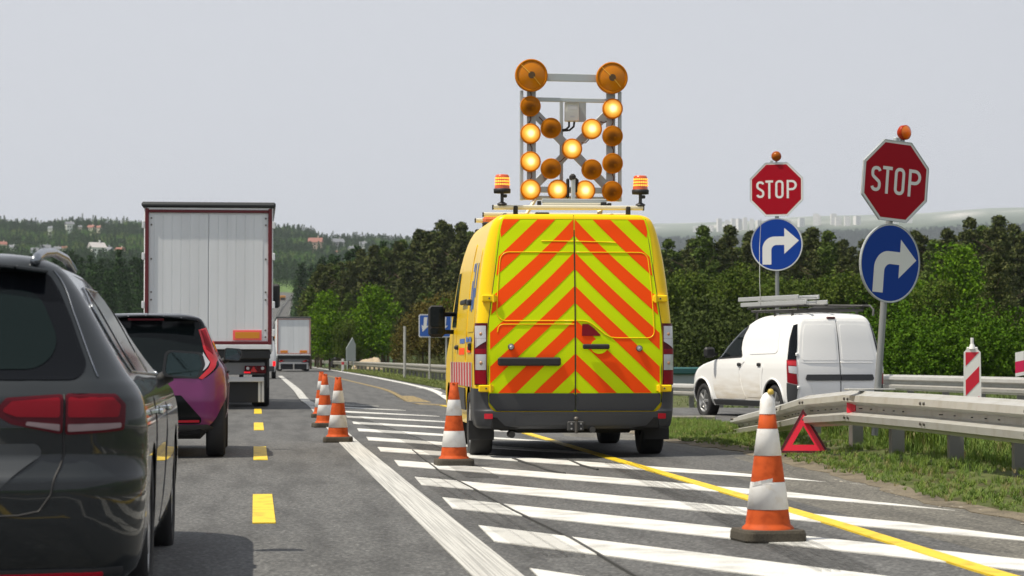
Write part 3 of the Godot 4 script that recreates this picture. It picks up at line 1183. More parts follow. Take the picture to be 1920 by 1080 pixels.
	# tow hitch
	st = S()
	box(st, Vector3(-0.005, 0.325, 0.05), Vector3(0.17, 0.1, 0.07), 0.012)
	var hitch := obj("tow_hitch", fin(st), M.steel_dark, v)
	st = S()
	rod(st, Vector3(-0.005, 0.255, 0.11), Vector3(-0.005, 0.385, 0.11), 0.016)
	lathe(st, [Vector2(0, 0), Vector2(0.016, 0.004), Vector2(0.027, 0.016), Vector2(0.027, 0.03), Vector2(0.016, 0.044), Vector2(0, 0.047)], Transform3D(Basis(), Vector3(-0.005, 0.375, 0.11)), 14)
	obj("ball", fin(st), M.bolt, hitch)
	st = S()
	for dx in [-0.05, 0.045]:
		for dy in [-0.025, 0.025]:
			rod(st, Vector3(dx, 0.325 + dy, 0.08), Vector3(dx, 0.325 + dy, 0.095), 0.011, 0.009, 6)
	obj("bolt", fin(st), M.alloy, hitch)
	st = S()
	rod(st, Vector3(0.165, 0.29, 0.0), Vector3(0.165, 0.29, 0.06), 0.03)
	rod(st, Vector3(-0.62, 0.235, -0.4), Vector3(-0.62, 0.235, -0.2), 0.035)
	obj("exhaust_and_socket", fin(st), M.steel_dark, v)
	for s in [-1.0, 1.0]:
		wheel(v, Vector3(0.885 * s, 0.335, -0.95), 0.335, 0.225, s, M.alloy)
		wheel(v, Vector3(0.875 * s, 0.335, -4.13), 0.335, 0.225, s, M.alloy)
	st = S()
	rod(st, Vector3(-0.8, 0.33, -0.95), Vector3(0.8, 0.33, -0.95), 0.06)
	rod(st, Vector3(0.45, 0.3, -1.4), Vector3(0.45, 0.26, -0.6), 0.035)
	obj("axle", fin(st), M.under, v)
	# left flank
	panel("sliding_door", T, on_side(T, rounded(pv([-1.35, 0.66, -2.75, 0.66, -2.75, 2.2, -1.35, 2.2]), 0.04), -1.0), yellow, v, 0.006, 0.01)
	panel("side_recess", T, on_side(T, rounded(pv([-0.35, 1.27, -1.2, 1.27, -1.2, 2.12, -0.35, 2.12]), 0.06), -1.0), yellow, v, 0.005, 0.008)
	panel("front_door", T, on_side(T, rounded(pv([-2.85, 0.62, -3.75, 0.62, -3.7, 1.35, -3.3, 2.05, -2.85, 2.05]), 0.04), -1.0), yellow, v, 0.005, 0.008)
	panel("side_window", T, on_side(T, rounded(pv([-2.95, 1.35, -3.6, 1.35, -3.25, 1.95, -2.95, 1.95]), 0.04), -1.0), M.glass, v, 0.012, 0.004)
	panel("side_window", T, on_side(T, rounded(pv([-2.95, 1.35, -3.6, 1.35, -3.25, 1.95, -2.95, 1.95]), 0.04), 1.0), M.glass, v, 0.012, 0.004)
	panel("windscreen", T, PackedVector2Array([Vector2(3.8, 1.25), Vector2(5, 1.25), Vector2(5, 2.0), Vector2(3.8, 2.0)]), M.glass, v, 0.006, 0.004)
	panel("windscreen", T, PackedVector2Array([Vector2(-5, 1.25), Vector2(-3.8, 1.25), Vector2(-3.8, 2.0), Vector2(-5, 2.0)]), M.glass, v, 0.006, 0.004)
	var blue := mat(lin(0.05, 0.13, 0.42), 0.4)
	var white := mat(lin(0.5, 0.48, 0.44), 0.4)
	var red := mat(lin(0.5, 0.02, 0.03), 0.4)
	var band_st := panel("warning_strip", T, on_side(T, pv([-0.45, 0.71, -3.7, 0.71, -3.7, 0.96, -0.45, 0.96]), -1.0), white, v, 0.009, 0.004)
	for k in 14:
		var z := -0.5 - k * 0.4
		if k < 8:
			panel("red_stripe", T, on_side(T, pv([z, 0.712, z - 0.21, 0.712, z - 0.25, 0.958, z - 0.04, 0.958]), -1.0), red, band_st, 0.012, 0.002)
	# blue lettering-like livery blocks, seen almost edge-on
	for r in [[-0.45, 1.62, 0.08, 0.35], [-0.58, 1.5, 0.1, 0.22], [-0.75, 1.48, 0.1, 0.5], [-0.95, 1.62, 0.09, 0.18], [-0.95, 1.9, 0.12, 0.08]]:
		panel("blue_marking", T, on_side(T, pv([r[0], r[1], r[0] - r[2], r[1], r[0] - r[2], r[1] + r[3], r[0], r[1] + r[3]]), -1.0), blue, v, 0.010, 0.002)
	for r in [[-0.55, 1.17, 0.35, 0.05], [-1.0, 1.17, 0.3, 0.05], [-1.5, 1.16, 0.7, 0.05]]:
		panel("blue_marking", T, on_side(T, pv([r[0], r[1], r[0] - r[2], r[1], r[0] - r[2], r[1] + r[3], r[0], r[1] + r[3]]), -1.0), blue, v, 0.010, 0.002)
	for r in [[-0.6, 1.06, 0.5, 0.06], [-1.5, 1.04, 0.8, 0.07]]:
		panel("orange_marking", T, on_side(T, pv([r[0], r[1], r[0] - r[2], r[1], r[0] - r[2], r[1] + r[3], r[0], r[1] + r[3]]), -1.0), orange, v, 0.010, 0.002)
	panel("side_trim", T, on_side(T, pv([-1.36, 0.46, -3.7, 0.46, -3.7, 0.69, -1.36, 0.69]), -1.0), M.plastic, v, 0.018, 0.016)
	panel("side_trim", T, on_side(T, pv([-1.36, 0.46, -3.7, 0.46, -3.7, 0.69, -1.36, 0.69]), 1.0), M.plastic, v, 0.018, 0.016)
	st = S()
	box(st, Vector3(-0.995, 1.6, -1.75), Vector3(0.03, 0.05, 0.75), 0.01)
	box(st, Vector3(-0.99, 1.58, -1.0), Vector3(0.05, 0.06, 0.26), 0.012)
	box(st, Vector3(-1.015, 1.12, -2.55), Vector3(0.05, 0.05, 0.2), 0.015)
	box(st, Vector3(-1.015, 1.12, -0.62), Vector3(0.04, 0.08, 0.05), 0.012)
	obj("door_handle", fin(st), M.black, v)
	# mirrors
	for s in [-1.0, 1.0]:
		st = S()
		box(st, Vector3(1.19 * s, 1.42, -3.35), Vector3(0.19, 0.36, 0.12), 0.035)
		var mi := obj("wing_mirror", fin(st), M.black, v)
		st = S()
		plate(st, rounded(rect(-0.075, -0.075, 0.075, 0.155), 0.02), Transform3D(Basis(), Vector3(1.19 * s, 1.43, -3.286)), 0.004)
		plate(st, rounded(rect(-0.075, -0.155, 0.075, -0.09), 0.015), Transform3D(Basis(), Vector3(1.19 * s, 1.43, -3.286)), 0.004)
		obj("mirror_glass", fin(st), M.glass, mi)
		st = S()
		tube(st, [Vector3(0.9 * s, 1.5, -3.38), Vector3(1.12 * s, 1.5, -3.36)], 0.025)
		tube(st, [Vector3(0.92 * s, 1.3, -3.38), Vector3(1.12 * s, 1.3, -3.36)], 0.025)
		obj("mirror_arm", fin(st), M.black, mi)
	# roof rails, lamps along the left roof edge, amber light bar in front
	for z in [-0.35, -1.6, -2.7]:
		st = S()
		box(st, Vector3(-0.03, 2.53, z), Vector3(1.54, 0.045, 0.05), 0.008)
		box(st, Vector3(-0.03, 2.53, z + 0.027), Vector3(1.53, 0.012, 0.004), 0.0)
		var br := obj("roof_bar", fin(st), M.alu, v)
		st = S()
		for x in [-0.57, 0.58]:
			box(st, Vector3(x, 2.49, z + 0.015), Vector3(0.045, 0.11, 0.06), 0.01)
		for x in [-0.8, 0.74]:
			box(st, Vector3(x, 2.53, z), Vector3(0.012, 0.05, 0.055), 0.003)
		obj("clamp", fin(st), M.black, br)
	st = S()
	box(st, Vector3(-0.72, 2.455, -2.2), Vector3(0.08, 0.06, 0.06), 0.012)
	box(st, Vector3(-0.74, 2.42, -3.0), Vector3(0.08, 0.06, 0.06), 0.012)
	obj("side_lamp", fin(st), M.black, v)
	st = S()
	box(st, Vector3(-0.35, 2.53, -2.75), Vector3(0.75, 0.11, 0.22), 0.04)
	obj("light_bar", fin(st), paint(lin(0.55, 0.12, 0.02), 0.0, 0.2), v)


func lens_texture(lit: bool) -> ImageTexture:
	# the moulded grid of a signal lens, brighter towards the bulb when it is lit
	var n := 96
	var im := Image.create(n, n, false, Image.FORMAT_RGB8)
	for y in n:
		for x in n:
			var d := Vector2(x - n / 2.0 + 0.5, y - n / 2.0 + 0.5) / (n / 2.0)
			var r := d.length()
			var g := 0.5 + 0.5 * cos(x * TAU / 6.0)
			var h := 0.5 + 0.5 * cos(y * TAU / 6.0)
			var grid := 1.0 - 0.62 * maxf(pow(g, 3.0), pow(h, 3.0))
			if lit:
				var halo := exp(-r * r * 1.5)
				var c := Color(1.0, 0.62, 0.08) * (0.4 + 0.6 * halo)
				c = c.lerp(Color(1.0, 0.97, 0.74), clampf((0.06 + 0.8 * exp(-r * r * 3.0)) * grid * 1.1 + 0.9 * exp(-r * r * 12.0), 0.0, 1.0))
				c = c * (0.62 + 0.38 * grid)
				if r > 0.9:
					c = Color(0.5, 0.2, 0.0)
				c.a = 1.0
				im.set_pixel(x, y, c)
			else:
				# the dark bowl and bulb behind the grid
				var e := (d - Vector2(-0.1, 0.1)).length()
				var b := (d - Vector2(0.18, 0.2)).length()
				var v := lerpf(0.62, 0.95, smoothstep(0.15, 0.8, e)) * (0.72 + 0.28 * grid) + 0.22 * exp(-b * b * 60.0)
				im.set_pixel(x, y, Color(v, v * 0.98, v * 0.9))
	return ImageTexture.create_from_image(im)


func lens_dome(st: SurfaceTool, r: float, bulge: float, X: Transform3D) -> void:
	# a shallow dome facing X's +z, with the texture laid across it
	var nr := 5
	var na := 28
	for i in nr:
		for k in na:
			var q := []
			for d in [[i, k], [i + 1, k], [i + 1, k + 1], [i, k + 1]]:
				var t: float = d[0] / float(nr)
				var a: float = TAU * d[1] / na
				var p := Vector3(r * t * cos(a), r * t * sin(a), bulge * (1.0 - t * t))
				var nn := Vector3(p.x * 2.0 * bulge / (r * r), p.y * 2.0 * bulge / (r * r), 1.0).normalized()
				q.append([X * p, X.basis * nn, Vector2(0.5 + 0.5 * t * cos(a), 0.5 - 0.5 * t * sin(a))])
			for j in ([0, 2, 1, 0, 3, 2] if i > 0 else [0, 2, 1]):
				st.set_normal(q[j][1])
				st.set_uv(q[j][2])
				st.add_vertex(q[j][0])


func build_arrow_board() -> void:
	var z := -24.35
	var cx := 3.241
	var k := 184.8
	var at := func(px: float, py: float, dz := 0.0) -> Vector3: return Vector3(cx + (px - 1077.0) / k, 1.0 + (672.0 - py) / k, z + dz)
	# frame and lamps are given from their centre line, in metres over the road
	var b := thing("arrow_board", "tall steel frame of amber warning lamps on the yellow van's roof", "warning light board", Vector3(cx, 2.55, z))
	var o := Vector3(cx, 2.55, z)
	var bar_px := func(st: SurfaceTool, x0: float, y0: float, x1: float, y1: float, w: float, d: float, dz := 0.0) -> void:
		bar(st, at.call(x0, y0, dz) - o, at.call(x1, y1, dz) - o, w, d, 0.004, Vector3.BACK)
	var st := S()
	for l in [[978.5, 165, 978.5, 373, 0.035], [1166.5, 165, 1166.5, 374, 0.035]]:
		bar_px.call(st, l[0], l[1], l[2], l[3], l[4], 0.035, -0.03)
	for l in [[998, 120, 998, 370, 0.092], [1150, 120, 1150, 370, 0.092]]:
		bar_px.call(st, l[0], l[1], l[2], l[3], l[4], 0.03, -0.065)
	for l in [[978, 181, 1168, 183, 0.042], [976, 352, 1168, 354, 0.06], [976, 368, 1168, 370, 0.045]]:
		bar_px.call(st, l[0], l[1], l[2], l[3], l[4], 0.03, -0.035)
	obj("frame", fin(st), M.grey_steel, b)
	st = S()
	bar_px.call(st, 1020, 138.5, 1126, 139.5, 0.08, 0.03, -0.05)
	obj("top_bar", fin(st), M.grey_steel, b)
	for l in [[996, 197, 1150, 352], [1152, 199, 997, 352]]:
		st = S()
		bar_px.call(st, l[0], l[1], l[2], l[3], 0.09, 0.025, -0.10 if l[0] < 1100 else -0.128)
		obj("diagonal_brace", fin(st), M.grey_steel, b)
	st = S()
	bar_px.call(st, 1057.5, 182, 1057.5, 370, 0.035, 0.03, -0.16)
	obj("centre_post", fin(st), M.grey_steel, b)
	st = S()
	box(st, at.call(1088, 202, -0.14) - o, Vector3(0.18, 0.21, 0.01), 0.002)
	obj("back_plate", fin(st), M.grey_steel, b)
	st = S()
	box(st, at.call(1076, 203, -0.1) - o, Vector3(0.145, 0.2, 0.07), 0.008)
	var bx := obj("control_box", fin(st), mat(lin(0.66, 0.66, 0.62), 0.45), b)
	st = S()
	box(st, at.call(1076.5, 195, -0.064) - o, Vector3(0.095, 0.045, 0.002))
	box(st, at.call(1076.5, 212.5, -0.064) - o, Vector3(0.045, 0.018, 0.002))
	obj("label_plate", fin(st), mat(lin(0.55, 0.56, 0.58), 0.4), bx)
	st = S(false)
	tube(st, [at.call(1071, 222, -0.1) - o, at.call(1071, 231, -0.1) - o, at.call(1066, 236, -0.1) - o, at.call(1058, 238, -0.11) - o], 0.011)
	tube(st, [at.call(1081, 222, -0.1) - o, at.call(1080, 231, -0.1) - o, at.call(1072, 238, -0.1) - o, at.call(1058, 239, -0.11) - o], 0.011)
	obj("cable", fin(st), M.black, bx)
	# lamps
	var amber := mat(lin(0.52, 0.165, 0.002), 0.3)
	amber.metallic_specular = 0.25
	var off := mat(lin(0.50, 0.165, 0.002), 0.2)
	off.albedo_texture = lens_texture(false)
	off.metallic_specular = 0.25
	var lit := mat(lin(0.5, 0.2, 0.01), 0.2)
	lit.emission_enabled = true
	lit.emission = Color.WHITE
	lit.emission_operator = BaseMaterial3D.EMISSION_OP_MULTIPLY
	lit.emission_texture = lens_texture(true)
	lit.emission_energy_multiplier = 1.7
	M.lens_off = off
	M.lens_lit = lit
	M.amber = amber
	M.big_lens = mat(lin(0.58, 0.19, 0.002), 0.18)
	M.big_lens.metallic_specular = 0.4
	var lamps := [[995, 195, 0], [995, 247, 1], [995, 300, 1], [995, 353, 1], [1152, 198, 1], [1152, 250, 0], [1152, 302, 0], [1151, 355, 0], [1034, 236, 0], [1112, 237, 1], [1074, 275, 1], [1034, 313, 0], [1112, 314, 0], [1047, 353, 1], [1099, 354, 1]]
	for l in lamps:
		var c: Vector3 = at.call(l[0], l[1], 0.0) - o
		var r := 0.106
		st = S()
		lathe(st, [Vector2(0.06, -0.07), Vector2(r * 0.93, -0.045), Vector2(r, -0.03), Vector2(r, 0.012), Vector2(r * 0.97, 0.02), Vector2(r * 0.9, 0.02)], along(c, c + Vector3.BACK), 28)
		var h := obj("lamp", fin(st), amber, b)
		st = S()
		lens_dome(st, r * 0.92, 0.03, Transform3D(Basis(), c + Vector3(0, 0, 0.016)))
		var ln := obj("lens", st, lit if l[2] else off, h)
		if l[2]:
			h.set_meta("label", "round amber lamp that is lit")
	for p in [[996, 137, 0.168], [1150, 140, 0.164]]:
		var c: Vector3 = at.call(p[0], p[1], 0.03) - o
		var r: float = p[2]
		st = S()
		lathe(st, [Vector2(0.09, -0.1), Vector2(r * 0.93, -0.06), Vector2(r, -0.03), Vector2(r, 0.01), Vector2(r * 0.97, 0.022), Vector2(r * 0.88, 0.022), Vector2(r * 0.86, 0.012)], along(c, c + Vector3.BACK), 36)
		var h := obj("large_lamp", fin(st), amber, b)
		st = S()
		lens_dome(st, r * 0.87, 0.028, Transform3D(Basis(), c + Vector3(0, 0, 0.012)))
		obj("lens", st, M.big_lens, h)
		st = S()
		bar(st, c + Vector3(-0.62 * r, 0.62 * r, 0.026), c + Vector3(-0.12 * r, 0.12 * r, 0.042), 0.006, 0.004, 0.001, Vector3.BACK)
		bar(st, c + Vector3(0.12 * r, -0.12 * r, 0.042), c + Vector3(0.55 * r, -0.62 * r, 0.027), 0.006, 0.004, 0.001, Vector3.BACK)
		obj("lens_seam", fin(st), mat(lin(0.85, 0.5, 0.06), 0.2), h)
		st = S()
		plate(st, circle(0.036, 20), Transform3D(Basis(), c + Vector3(0, 0, 0.0415)), 0.006)
		obj("bulb_shield", fin(st), mat(lin(0.09, 0.045, 0.008), 0.4), h)
	# mast, motor and base beams
	st = S()
	box(st, at.call(1075, 352, 0.06) - o, Vector3(0.042, 0.22, 0.04), 0.006)
	obj("mast", fin(st), M.grey_steel, b)
	st = S()
	box(st, at.call(1074, 330, 0.05) - o, Vector3(0.065, 0.07, 0.08), 0.02)
	box(st, at.call(1082, 345, 0.0) - o, Vector3(0.05, 0.16, 0.06), 0.02)
	box(st, at.call(1066, 350, 0.0) - o, Vector3(0.03, 0.2, 0.05), 0.01)
	obj("motor", fin(st), M.black, b)
	st = S()
	box(st, at.call(1075, 375.5, 0.12) - o, Vector3(0.66, 0.04, 0.05), 0.005)
	obj("base_beam", fin(st), M.grey_steel, b)
	st = S()
	box(st, at.call(1076, 383, 0.14) - o, Vector3(0.66, 0.035, 0.04), 0.005)
	bar(st, at.call(1004, 372, 0.0) - o, at.call(985, 401, 0.1) - o, 0.03, 0.03)
	bar(st, at.call(1130, 376, 0.0) - o, at.call(1124, 403, 0.1) - o, 0.05, 0.03)
	obj("base_rail", fin(st), M.alu, b)
	st = S()
	box(st, at.call(1008, 381, 0.16) - o, Vector3(0.04, 0.05, 0.05), 0.006)
	box(st, at.call(1141, 384, 0.16) - o, Vector3(0.04, 0.05, 0.05), 0.006)
	box(st, at.call(1130, 382, 0.17) - o, Vector3(0.06, 0.045, 0.03), 0.006)
	box(st, at.call(1017, 399, 0.0) - o, Vector3(0.14, 0.03, 0.08), 0.006)
	obj("clamp", fin(st), M.black, b)
	# wiring between the lamps
	st = S(false)
	for w in [[996, 168, 994, 182], [996, 213, 992, 228], [995, 266, 998, 282], [997, 320, 995, 335], [1153, 216, 1150, 232], [1151, 269, 1154, 284], [1152, 321, 1154, 337], [1066, 353, 1080, 353]]:
		tube(st, [at.call(w[0], w[1], -0.03) - o, at.call((w[0] + w[2]) / 2.0 + 2, (w[1] + w[3]) / 2.0, -0.02) - o, at.call(w[2], w[3], -0.03) - o], 0.006, 5)
	for w in [[1094, 262, 1108, 256], [1130, 222, 1146, 218], [1044, 300, 1062, 290], [1013, 214, 1026, 222]]:
		tube(st, [at.call(w[0], w[1], -0.06) - o, at.call((w[0] + w[2]) / 2.0, (w[1] + w[3]) / 2.0 + 4, -0.05) - o, at.call(w[2], w[3], -0.06) - o], 0.006, 5)
	obj("wiring", fin(st), mat(lin(0.12, 0.05, 0.02), 0.6), b)

	# beacons on stalks at both ends of the rear roof bar
	var glow := mat(lin(0.6, 0.13, 0.02), 0.15)
	var led := mat(lin(0.6, 0.3, 0.05), 0.3)
	led.emission_enabled = true
	led.emission = Color(1.0, 0.62, 0.2)
	led.emission_energy_multiplier = 1.5
	M.led = led
	var labels := ["orange flashing beacon on a stalk at the left end of the van's roof bar", "orange flashing beacon on a stalk at the right end of the van's roof bar"]
	for i in 2:
		var px: float = [941.0, 1205.0][i]
		var p: Vector3 = Vector3((px - 478.0) / 186.4, 2.555, -24.14)
		var n := thing("beacon", labels[i], "beacon", p, 0.0, "beacons on the van's roof bar")
		st = S()
		rod(st, Vector3(0, 0, 0), Vector3(0, 0.13, 0), 0.017)
		lathe(st, [Vector2(0.05, 0), Vector2(0.05, 0.012), Vector2(0.02, 0.03)], Transform3D(), 14)
		box(st, Vector3(0.02, 0.09, 0), Vector3(0.06, 0.035, 0.03), 0.008)
		obj("stalk", fin(st), M.steel_dark, n)
		st = S()
		lathe(st, [Vector2(0, 0.115), Vector2(0.085, 0.117), Vector2(0.088, 0.155), Vector2(0.078, 0.165)], Transform3D(), 24)
		obj("base", fin(st), M.black, n)
		st = S()
		lathe(st, [Vector2(0.08, 0.16), Vector2(0.076, 0.19), Vector2(0.071, 0.29), Vector2(0.062, 0.305), Vector2(0, 0.31)], Transform3D(), 24)
		var d := obj("dome", fin(st), paint(lin(0.62, 0.09, 0.015), 0.0, 0.2), n)
		st = S()
		for row_y in [0.205, 0.235, 0.265]:
			for a in 9:
				var t := deg_to_rad(-70 + a * 17.5)
				var rr := lerpf(0.0765, 0.0735, (row_y - 0.2) / 0.07)
				box(st, Vector3(rr * sin(t), row_y, rr * cos(t)), Vector3(0.019, 0.018, 0.006), 0.002, Basis(Vector3.UP, t))
		obj("lamp_cell", fin(st), led, d)


# ---------- the dark estate car on the left ----------
func mirror_part(parent: Node, at: Vector3, w: float, h: float, s: float, shell_m: Material) -> void:
	# a door mirror seen from behind: housing, glass, foot
	var out := rounded(pv([-w * 0.5 * s, -h * 0.36, w * 0.36 * s, -h * 0.45, w * 0.5 * s, h * 0.02, w * 0.42 * s, h * 0.42, -w * 0.42 * s, h * 0.5]), h * 0.2)
	var st := SurfaceTool.new()
	st.begin(Mesh.PRIMITIVE_TRIANGLES)
	st.set_smooth_group(0)
	var rings := []
	for q in [[0.0, 0.97], [-0.02, 1.0], [-0.07, 0.97], [-0.12, 0.8], [-0.155, 0.45], [-0.165, 0.1]]:
		var r := []
		for p in out:
			r.append(at + Vector3(p.x * q[1], p.y * q[1], q[0]))
		rings.append(r)
	for i in rings.size() - 1:
		for k in out.size():
			var j := (k + 1) % out.size()
			qo(st, [rings[i][k], rings[i][j], rings[i + 1][j], rings[i + 1][k]], at + Vector3(0, 0, -0.08))
	var m := obj("wing_mirror", fin(st), shell_m, parent)
	st = S()
	var inner := PackedVector2Array()
	for p in out:
		inner.append(p * 0.86)
	ring(st, out, inner, Transform3D(Basis(), at + Vector3(0, 0, 0.006)), 0.02)
	obj("mirror_rim", fin(st), M.plastic, m)
	st = S()
	plate(st, inner, Transform3D(Basis(Vector3.UP, -0.06 * s), at + Vector3(0, 0, -0.006)), 0.004)
	obj("mirror_glass", fin(st), M.mirror, m)
	st = S()
	tube(st, [at + Vector3(-w * 0.3 * s, -h * 0.3, -0.06), at + Vector3(-w * 0.62 * s, -h * 0.55, -0.05), at + Vector3(-w * 0.95 * s, -h * 0.85, -0.03)], 0.035)
	obj("mirror_foot", fin(st), M.black, m)


func car_lines(T: Array, pts: PackedVector2Array, r: float, m: Material, parent: Node, called: String, off := 0.002, closed := false) -> void:
	var q := []
	var n := pts.size() if closed else pts.size() - 1
	for i in n:
		var p0 := pts[i]
		var p1 := pts[(i + 1) % pts.size()]
		for k in 5:
			var v := p0.lerp(p1, k / 5.0)
			var a := shell(T, v.x + 0.01, v.y) - shell(T, v.x - 0.01, v.y)
			var b := shell(T, v.x, v.y + 0.01) - shell(T, v.x, v.y - 0.01)
			q.append(shell(T, v.x, v.y) + a.cross(b).normalized() * off)
	var e := pts[0] if closed else pts[pts.size() - 1]
	q.append(shell(T, e.x, e.y))
	var st := S(false)
	tube(st, q, r, 6)
	obj(called, fin(st), m, parent)


func build_estate() -> void:
	var body := paint(lin(0.008, 0.0115, 0.014), 0.0, 0.45)
	body.metallic_specular = 0.3
	body.clearcoat = 0.85
	body.clearcoat_roughness = 0.025
	var v := thing("estate_car", "dark grey estate car, cut off by the left edge, with two-piece tail light", "car", Vector3(-1.335, -0.03, -9.35), 0.0)
	var T := [
		[0.16, 0.83, -0.10, -4.62, 0.24, 0.5, 0.06], [0.20, 0.87, -0.05, -4.7, 0.26, 0.5, 0.07], [0.30, 0.895, -0.015, -4.76, 0.28, 0.5, 0.07], [0.42, 0.905, 0.0, -4.78, 0.30, 0.5, 0.07], [0.55, 0.91, 0.0, -4.76, 0.30, 0.5, 0.07],
		[0.60, 0.91, -0.03, -4.74, 0.29, 0.5, 0.07], [0.66, 0.912, -0.055, -4.70, 0.27, 0.5, 0.07], [0.75, 0.91, -0.055, -4.62, 0.26, 0.5, 0.07], [0.86, 0.895, -0.065, -4.3, 0.24, 0.5, 0.07], [0.92, 0.865, -0.10, -3.7, 0.22, 0.5, 0.07],
		[0.97, 0.825, -0.14, -3.35, 0.20, 0.45, 0.07], [1.10, 0.745, -0.22, -2.95, 0.17, 0.4, 0.07], [1.25, 0.66, -0.31, -2.6, 0.14, 0.4, 0.07], [1.34, 0.60, -0.37, -2.3, 0.12, 0.35, 0.07], [1.40, 0.545, -0.40, -2.1, 0.12, 0.3, 0.06], [1.437, 0.47, -0.46, -1.9, 0.12, 0.3, 0.05],
		[1.462, 0.33, -0.65, -1.75, 0.12, 0.2, 0.03], [1.474, 0.12, -0.9, -1.5, 0.08, 0.1, 0.0]]
	var arches := []
	for s in [-1.0, 1.0]:
		for zc in [-0.93, -3.75]:
			arches.append(on_side(T, circle(0.36, 20, Vector2(zc, 0.32)), s))
	var ys := [0.16, 0.18, 0.20, 0.25, 0.30, 0.36, 0.42, 0.48, 0.55, 0.575, 0.60, 0.63, 0.66, 0.7, 0.75, 0.8, 0.86, 0.89, 0.92, 0.945, 0.97, 1.03, 1.10, 1.17, 1.25, 1.3, 1.34, 1.37, 1.40, 1.42, 1.437, 1.45, 1.462, 1.469, 1.474]
	var f := func(a: float, y: float) -> Vector3: return shell(T, a, y)
	var st := S()
	skin(st, f, rect(-5, 0.16, 5, 1.474), around(26), ys, 0.0, arches)
	cap(st, T, 1.474)
	obj("body", st, body, v)
	st = S()
	box(st, Vector3(0, 0.38, -2.3), Vector3(1.35, 0.4, 4.2), 0.05)
	obj("underbody", fin(st), M.under, v)
	# tailgate glass
	var black := panel("tailgate_frame", T, on_rear(T, rounded(pv([-0.70, 0.945, 0.70, 0.945, 0.60, 1.2, 0.51, 1.375, -0.51, 1.375, -0.60, 1.2]), 0.06)), M.gloss_black, v, 0.003, 0.006, ys)
	panel("rear_window", T, on_rear(T, rounded(pv([-0.59, 0.985, 0.59, 0.985, 0.58, 1.06, 0.47, 1.30, -0.47, 1.30, -0.58, 1.06]), 0.11)), M.rear_glass, black, 0.006, 0.003, ys)
	st = S()
	for i in 8:
		var x0 := lerpf(-0.56, 0.56, i / 8.0)
		var x1 := lerpf(-0.56, 0.56, (i + 1) / 8.0)
		bar(st, Vector3(x0 * 0.9, 1.415 - 0.12 * x0 * x0, -0.40 - 0.12 * x0 * x0), Vector3(x1 * 0.9, 1.415 - 0.12 * x1 * x1, -0.40 - 0.12 * x1 * x1), 0.13, 0.02, 0.006, Vector3.UP)
	obj("roof_spoiler", fin(st), body, v)
	# lights
	for s in [-1.0, 1.0]:
		var strip_m := mat(lin(0.26, 0.19, 0.20), 0.25)
		var o := panel("tail_light", T, on_rear(T, rounded(pv([0.602 * s, 0.733, 0.76 * s, 0.742, 0.822 * s, 0.75, 0.826 * s, 0.85, 0.79 * s, 0.887, 0.602 * s, 0.89]), 0.012)), M.dark_red_lens, v, 0.008, 0.012, ys)
		panel("red_lens", T, on_rear(T, rounded(pv([0.612 * s, 0.80, 0.80 * s, 0.80, 0.808 * s, 0.845, 0.78 * s, 0.874, 0.612 * s, 0.876]), 0.01)), M.red_lens, o, 0.010, 0.003, ys)
		panel("clear_lens", T, on_rear(T, rounded(pv([0.612 * s, 0.745, 0.75 * s, 0.752, 0.81 * s, 0.76, 0.81 * s, 0.778, 0.612 * s, 0.774]), 0.005)), strip_m, o, 0.010, 0.003, ys)
		var i2 := panel("tail_light", T, on_rear(T, rounded(pv([0.592 * s, 0.735, 0.592 * s, 0.888, 0.38 * s, 0.875, 0.325 * s, 0.82, 0.40 * s, 0.775]), 0.012)), M.dark_red_lens, v, 0.008, 0.012, ys)
		panel("red_lens", T, on_rear(T, rounded(pv([0.582 * s, 0.80, 0.582 * s, 0.875, 0.40 * s, 0.862, 0.36 * s, 0.825, 0.42 * s, 0.803]), 0.01)), M.red_lens, i2, 0.010, 0.003, ys)
		panel("clear_lens", T, on_rear(T, rounded(pv([0.582 * s, 0.748, 0.582 * s, 0.774, 0.46 * s, 0.785, 0.45 * s, 0.772]), 0.004)), strip_m, i2, 0.010, 0.003, ys)
		panel("reflector", T, on_rear(T, rounded(pv([0.22 * s, 0.172, 0.74 * s, 0.178, 0.75 * s, 0.20, 0.22 * s, 0.196]), 0.006)), M.reflector, v, 0.006, 0.006, ys)
		# gaps of the tailgate
		car_lines(T, on_rear(T, pv([0.597 * s, 0.89, 0.597 * s, 0.73, 0.585 * s, 0.61, 0.555 * s, 0.505, 0.51 * s, 0.44, 0.43 * s, 0.425, 0.0, 0.42])), 0.005, M.black, v, "tailgate_gap", 0.0)
		car_lines(T, on_rear(T, pv([0.72 * s, 0.955, 0.61 * s, 1.22, 0.525 * s, 1.385])), 0.003, M.alu_dark, v, "window_trim", 0.003)
		# glass down the side
		var w := on_side(T, rounded(pv([-0.72, 0.975, -3.05, 0.945, -2.5, 1.27, -2.1, 1.335, -0.9, 1.325, -0.62, 1.24]), 0.04), s)
		var sw := panel("side_window", T, w, M.glass, v, 0.004, 0.004, ys)
		for zz in [-1.05, -2.0]:
			panel("pillar", T, on_side(T, pv([zz, 0.965, zz - 0.08, 0.965, zz - 0.05, 1.33, zz + 0.03, 1.33]), s), M.gloss_black, sw, 0.007, 0.003, ys)
		car_lines(T, w, 0.005, M.alu_dark, v, "window_trim", 0.004, true)
		car_lines(T, on_side(T, pv([-1.12, 0.94, -1.1, 0.5, -1.3, 0.28]), s), 0.004, M.black, v, "door_gap", 0.0)
		car_lines(T, on_side(T, pv([-2.04, 0.94, -2.05, 0.27]), s), 0.004, M.black, v, "door_gap", 0.0)
		st = S()
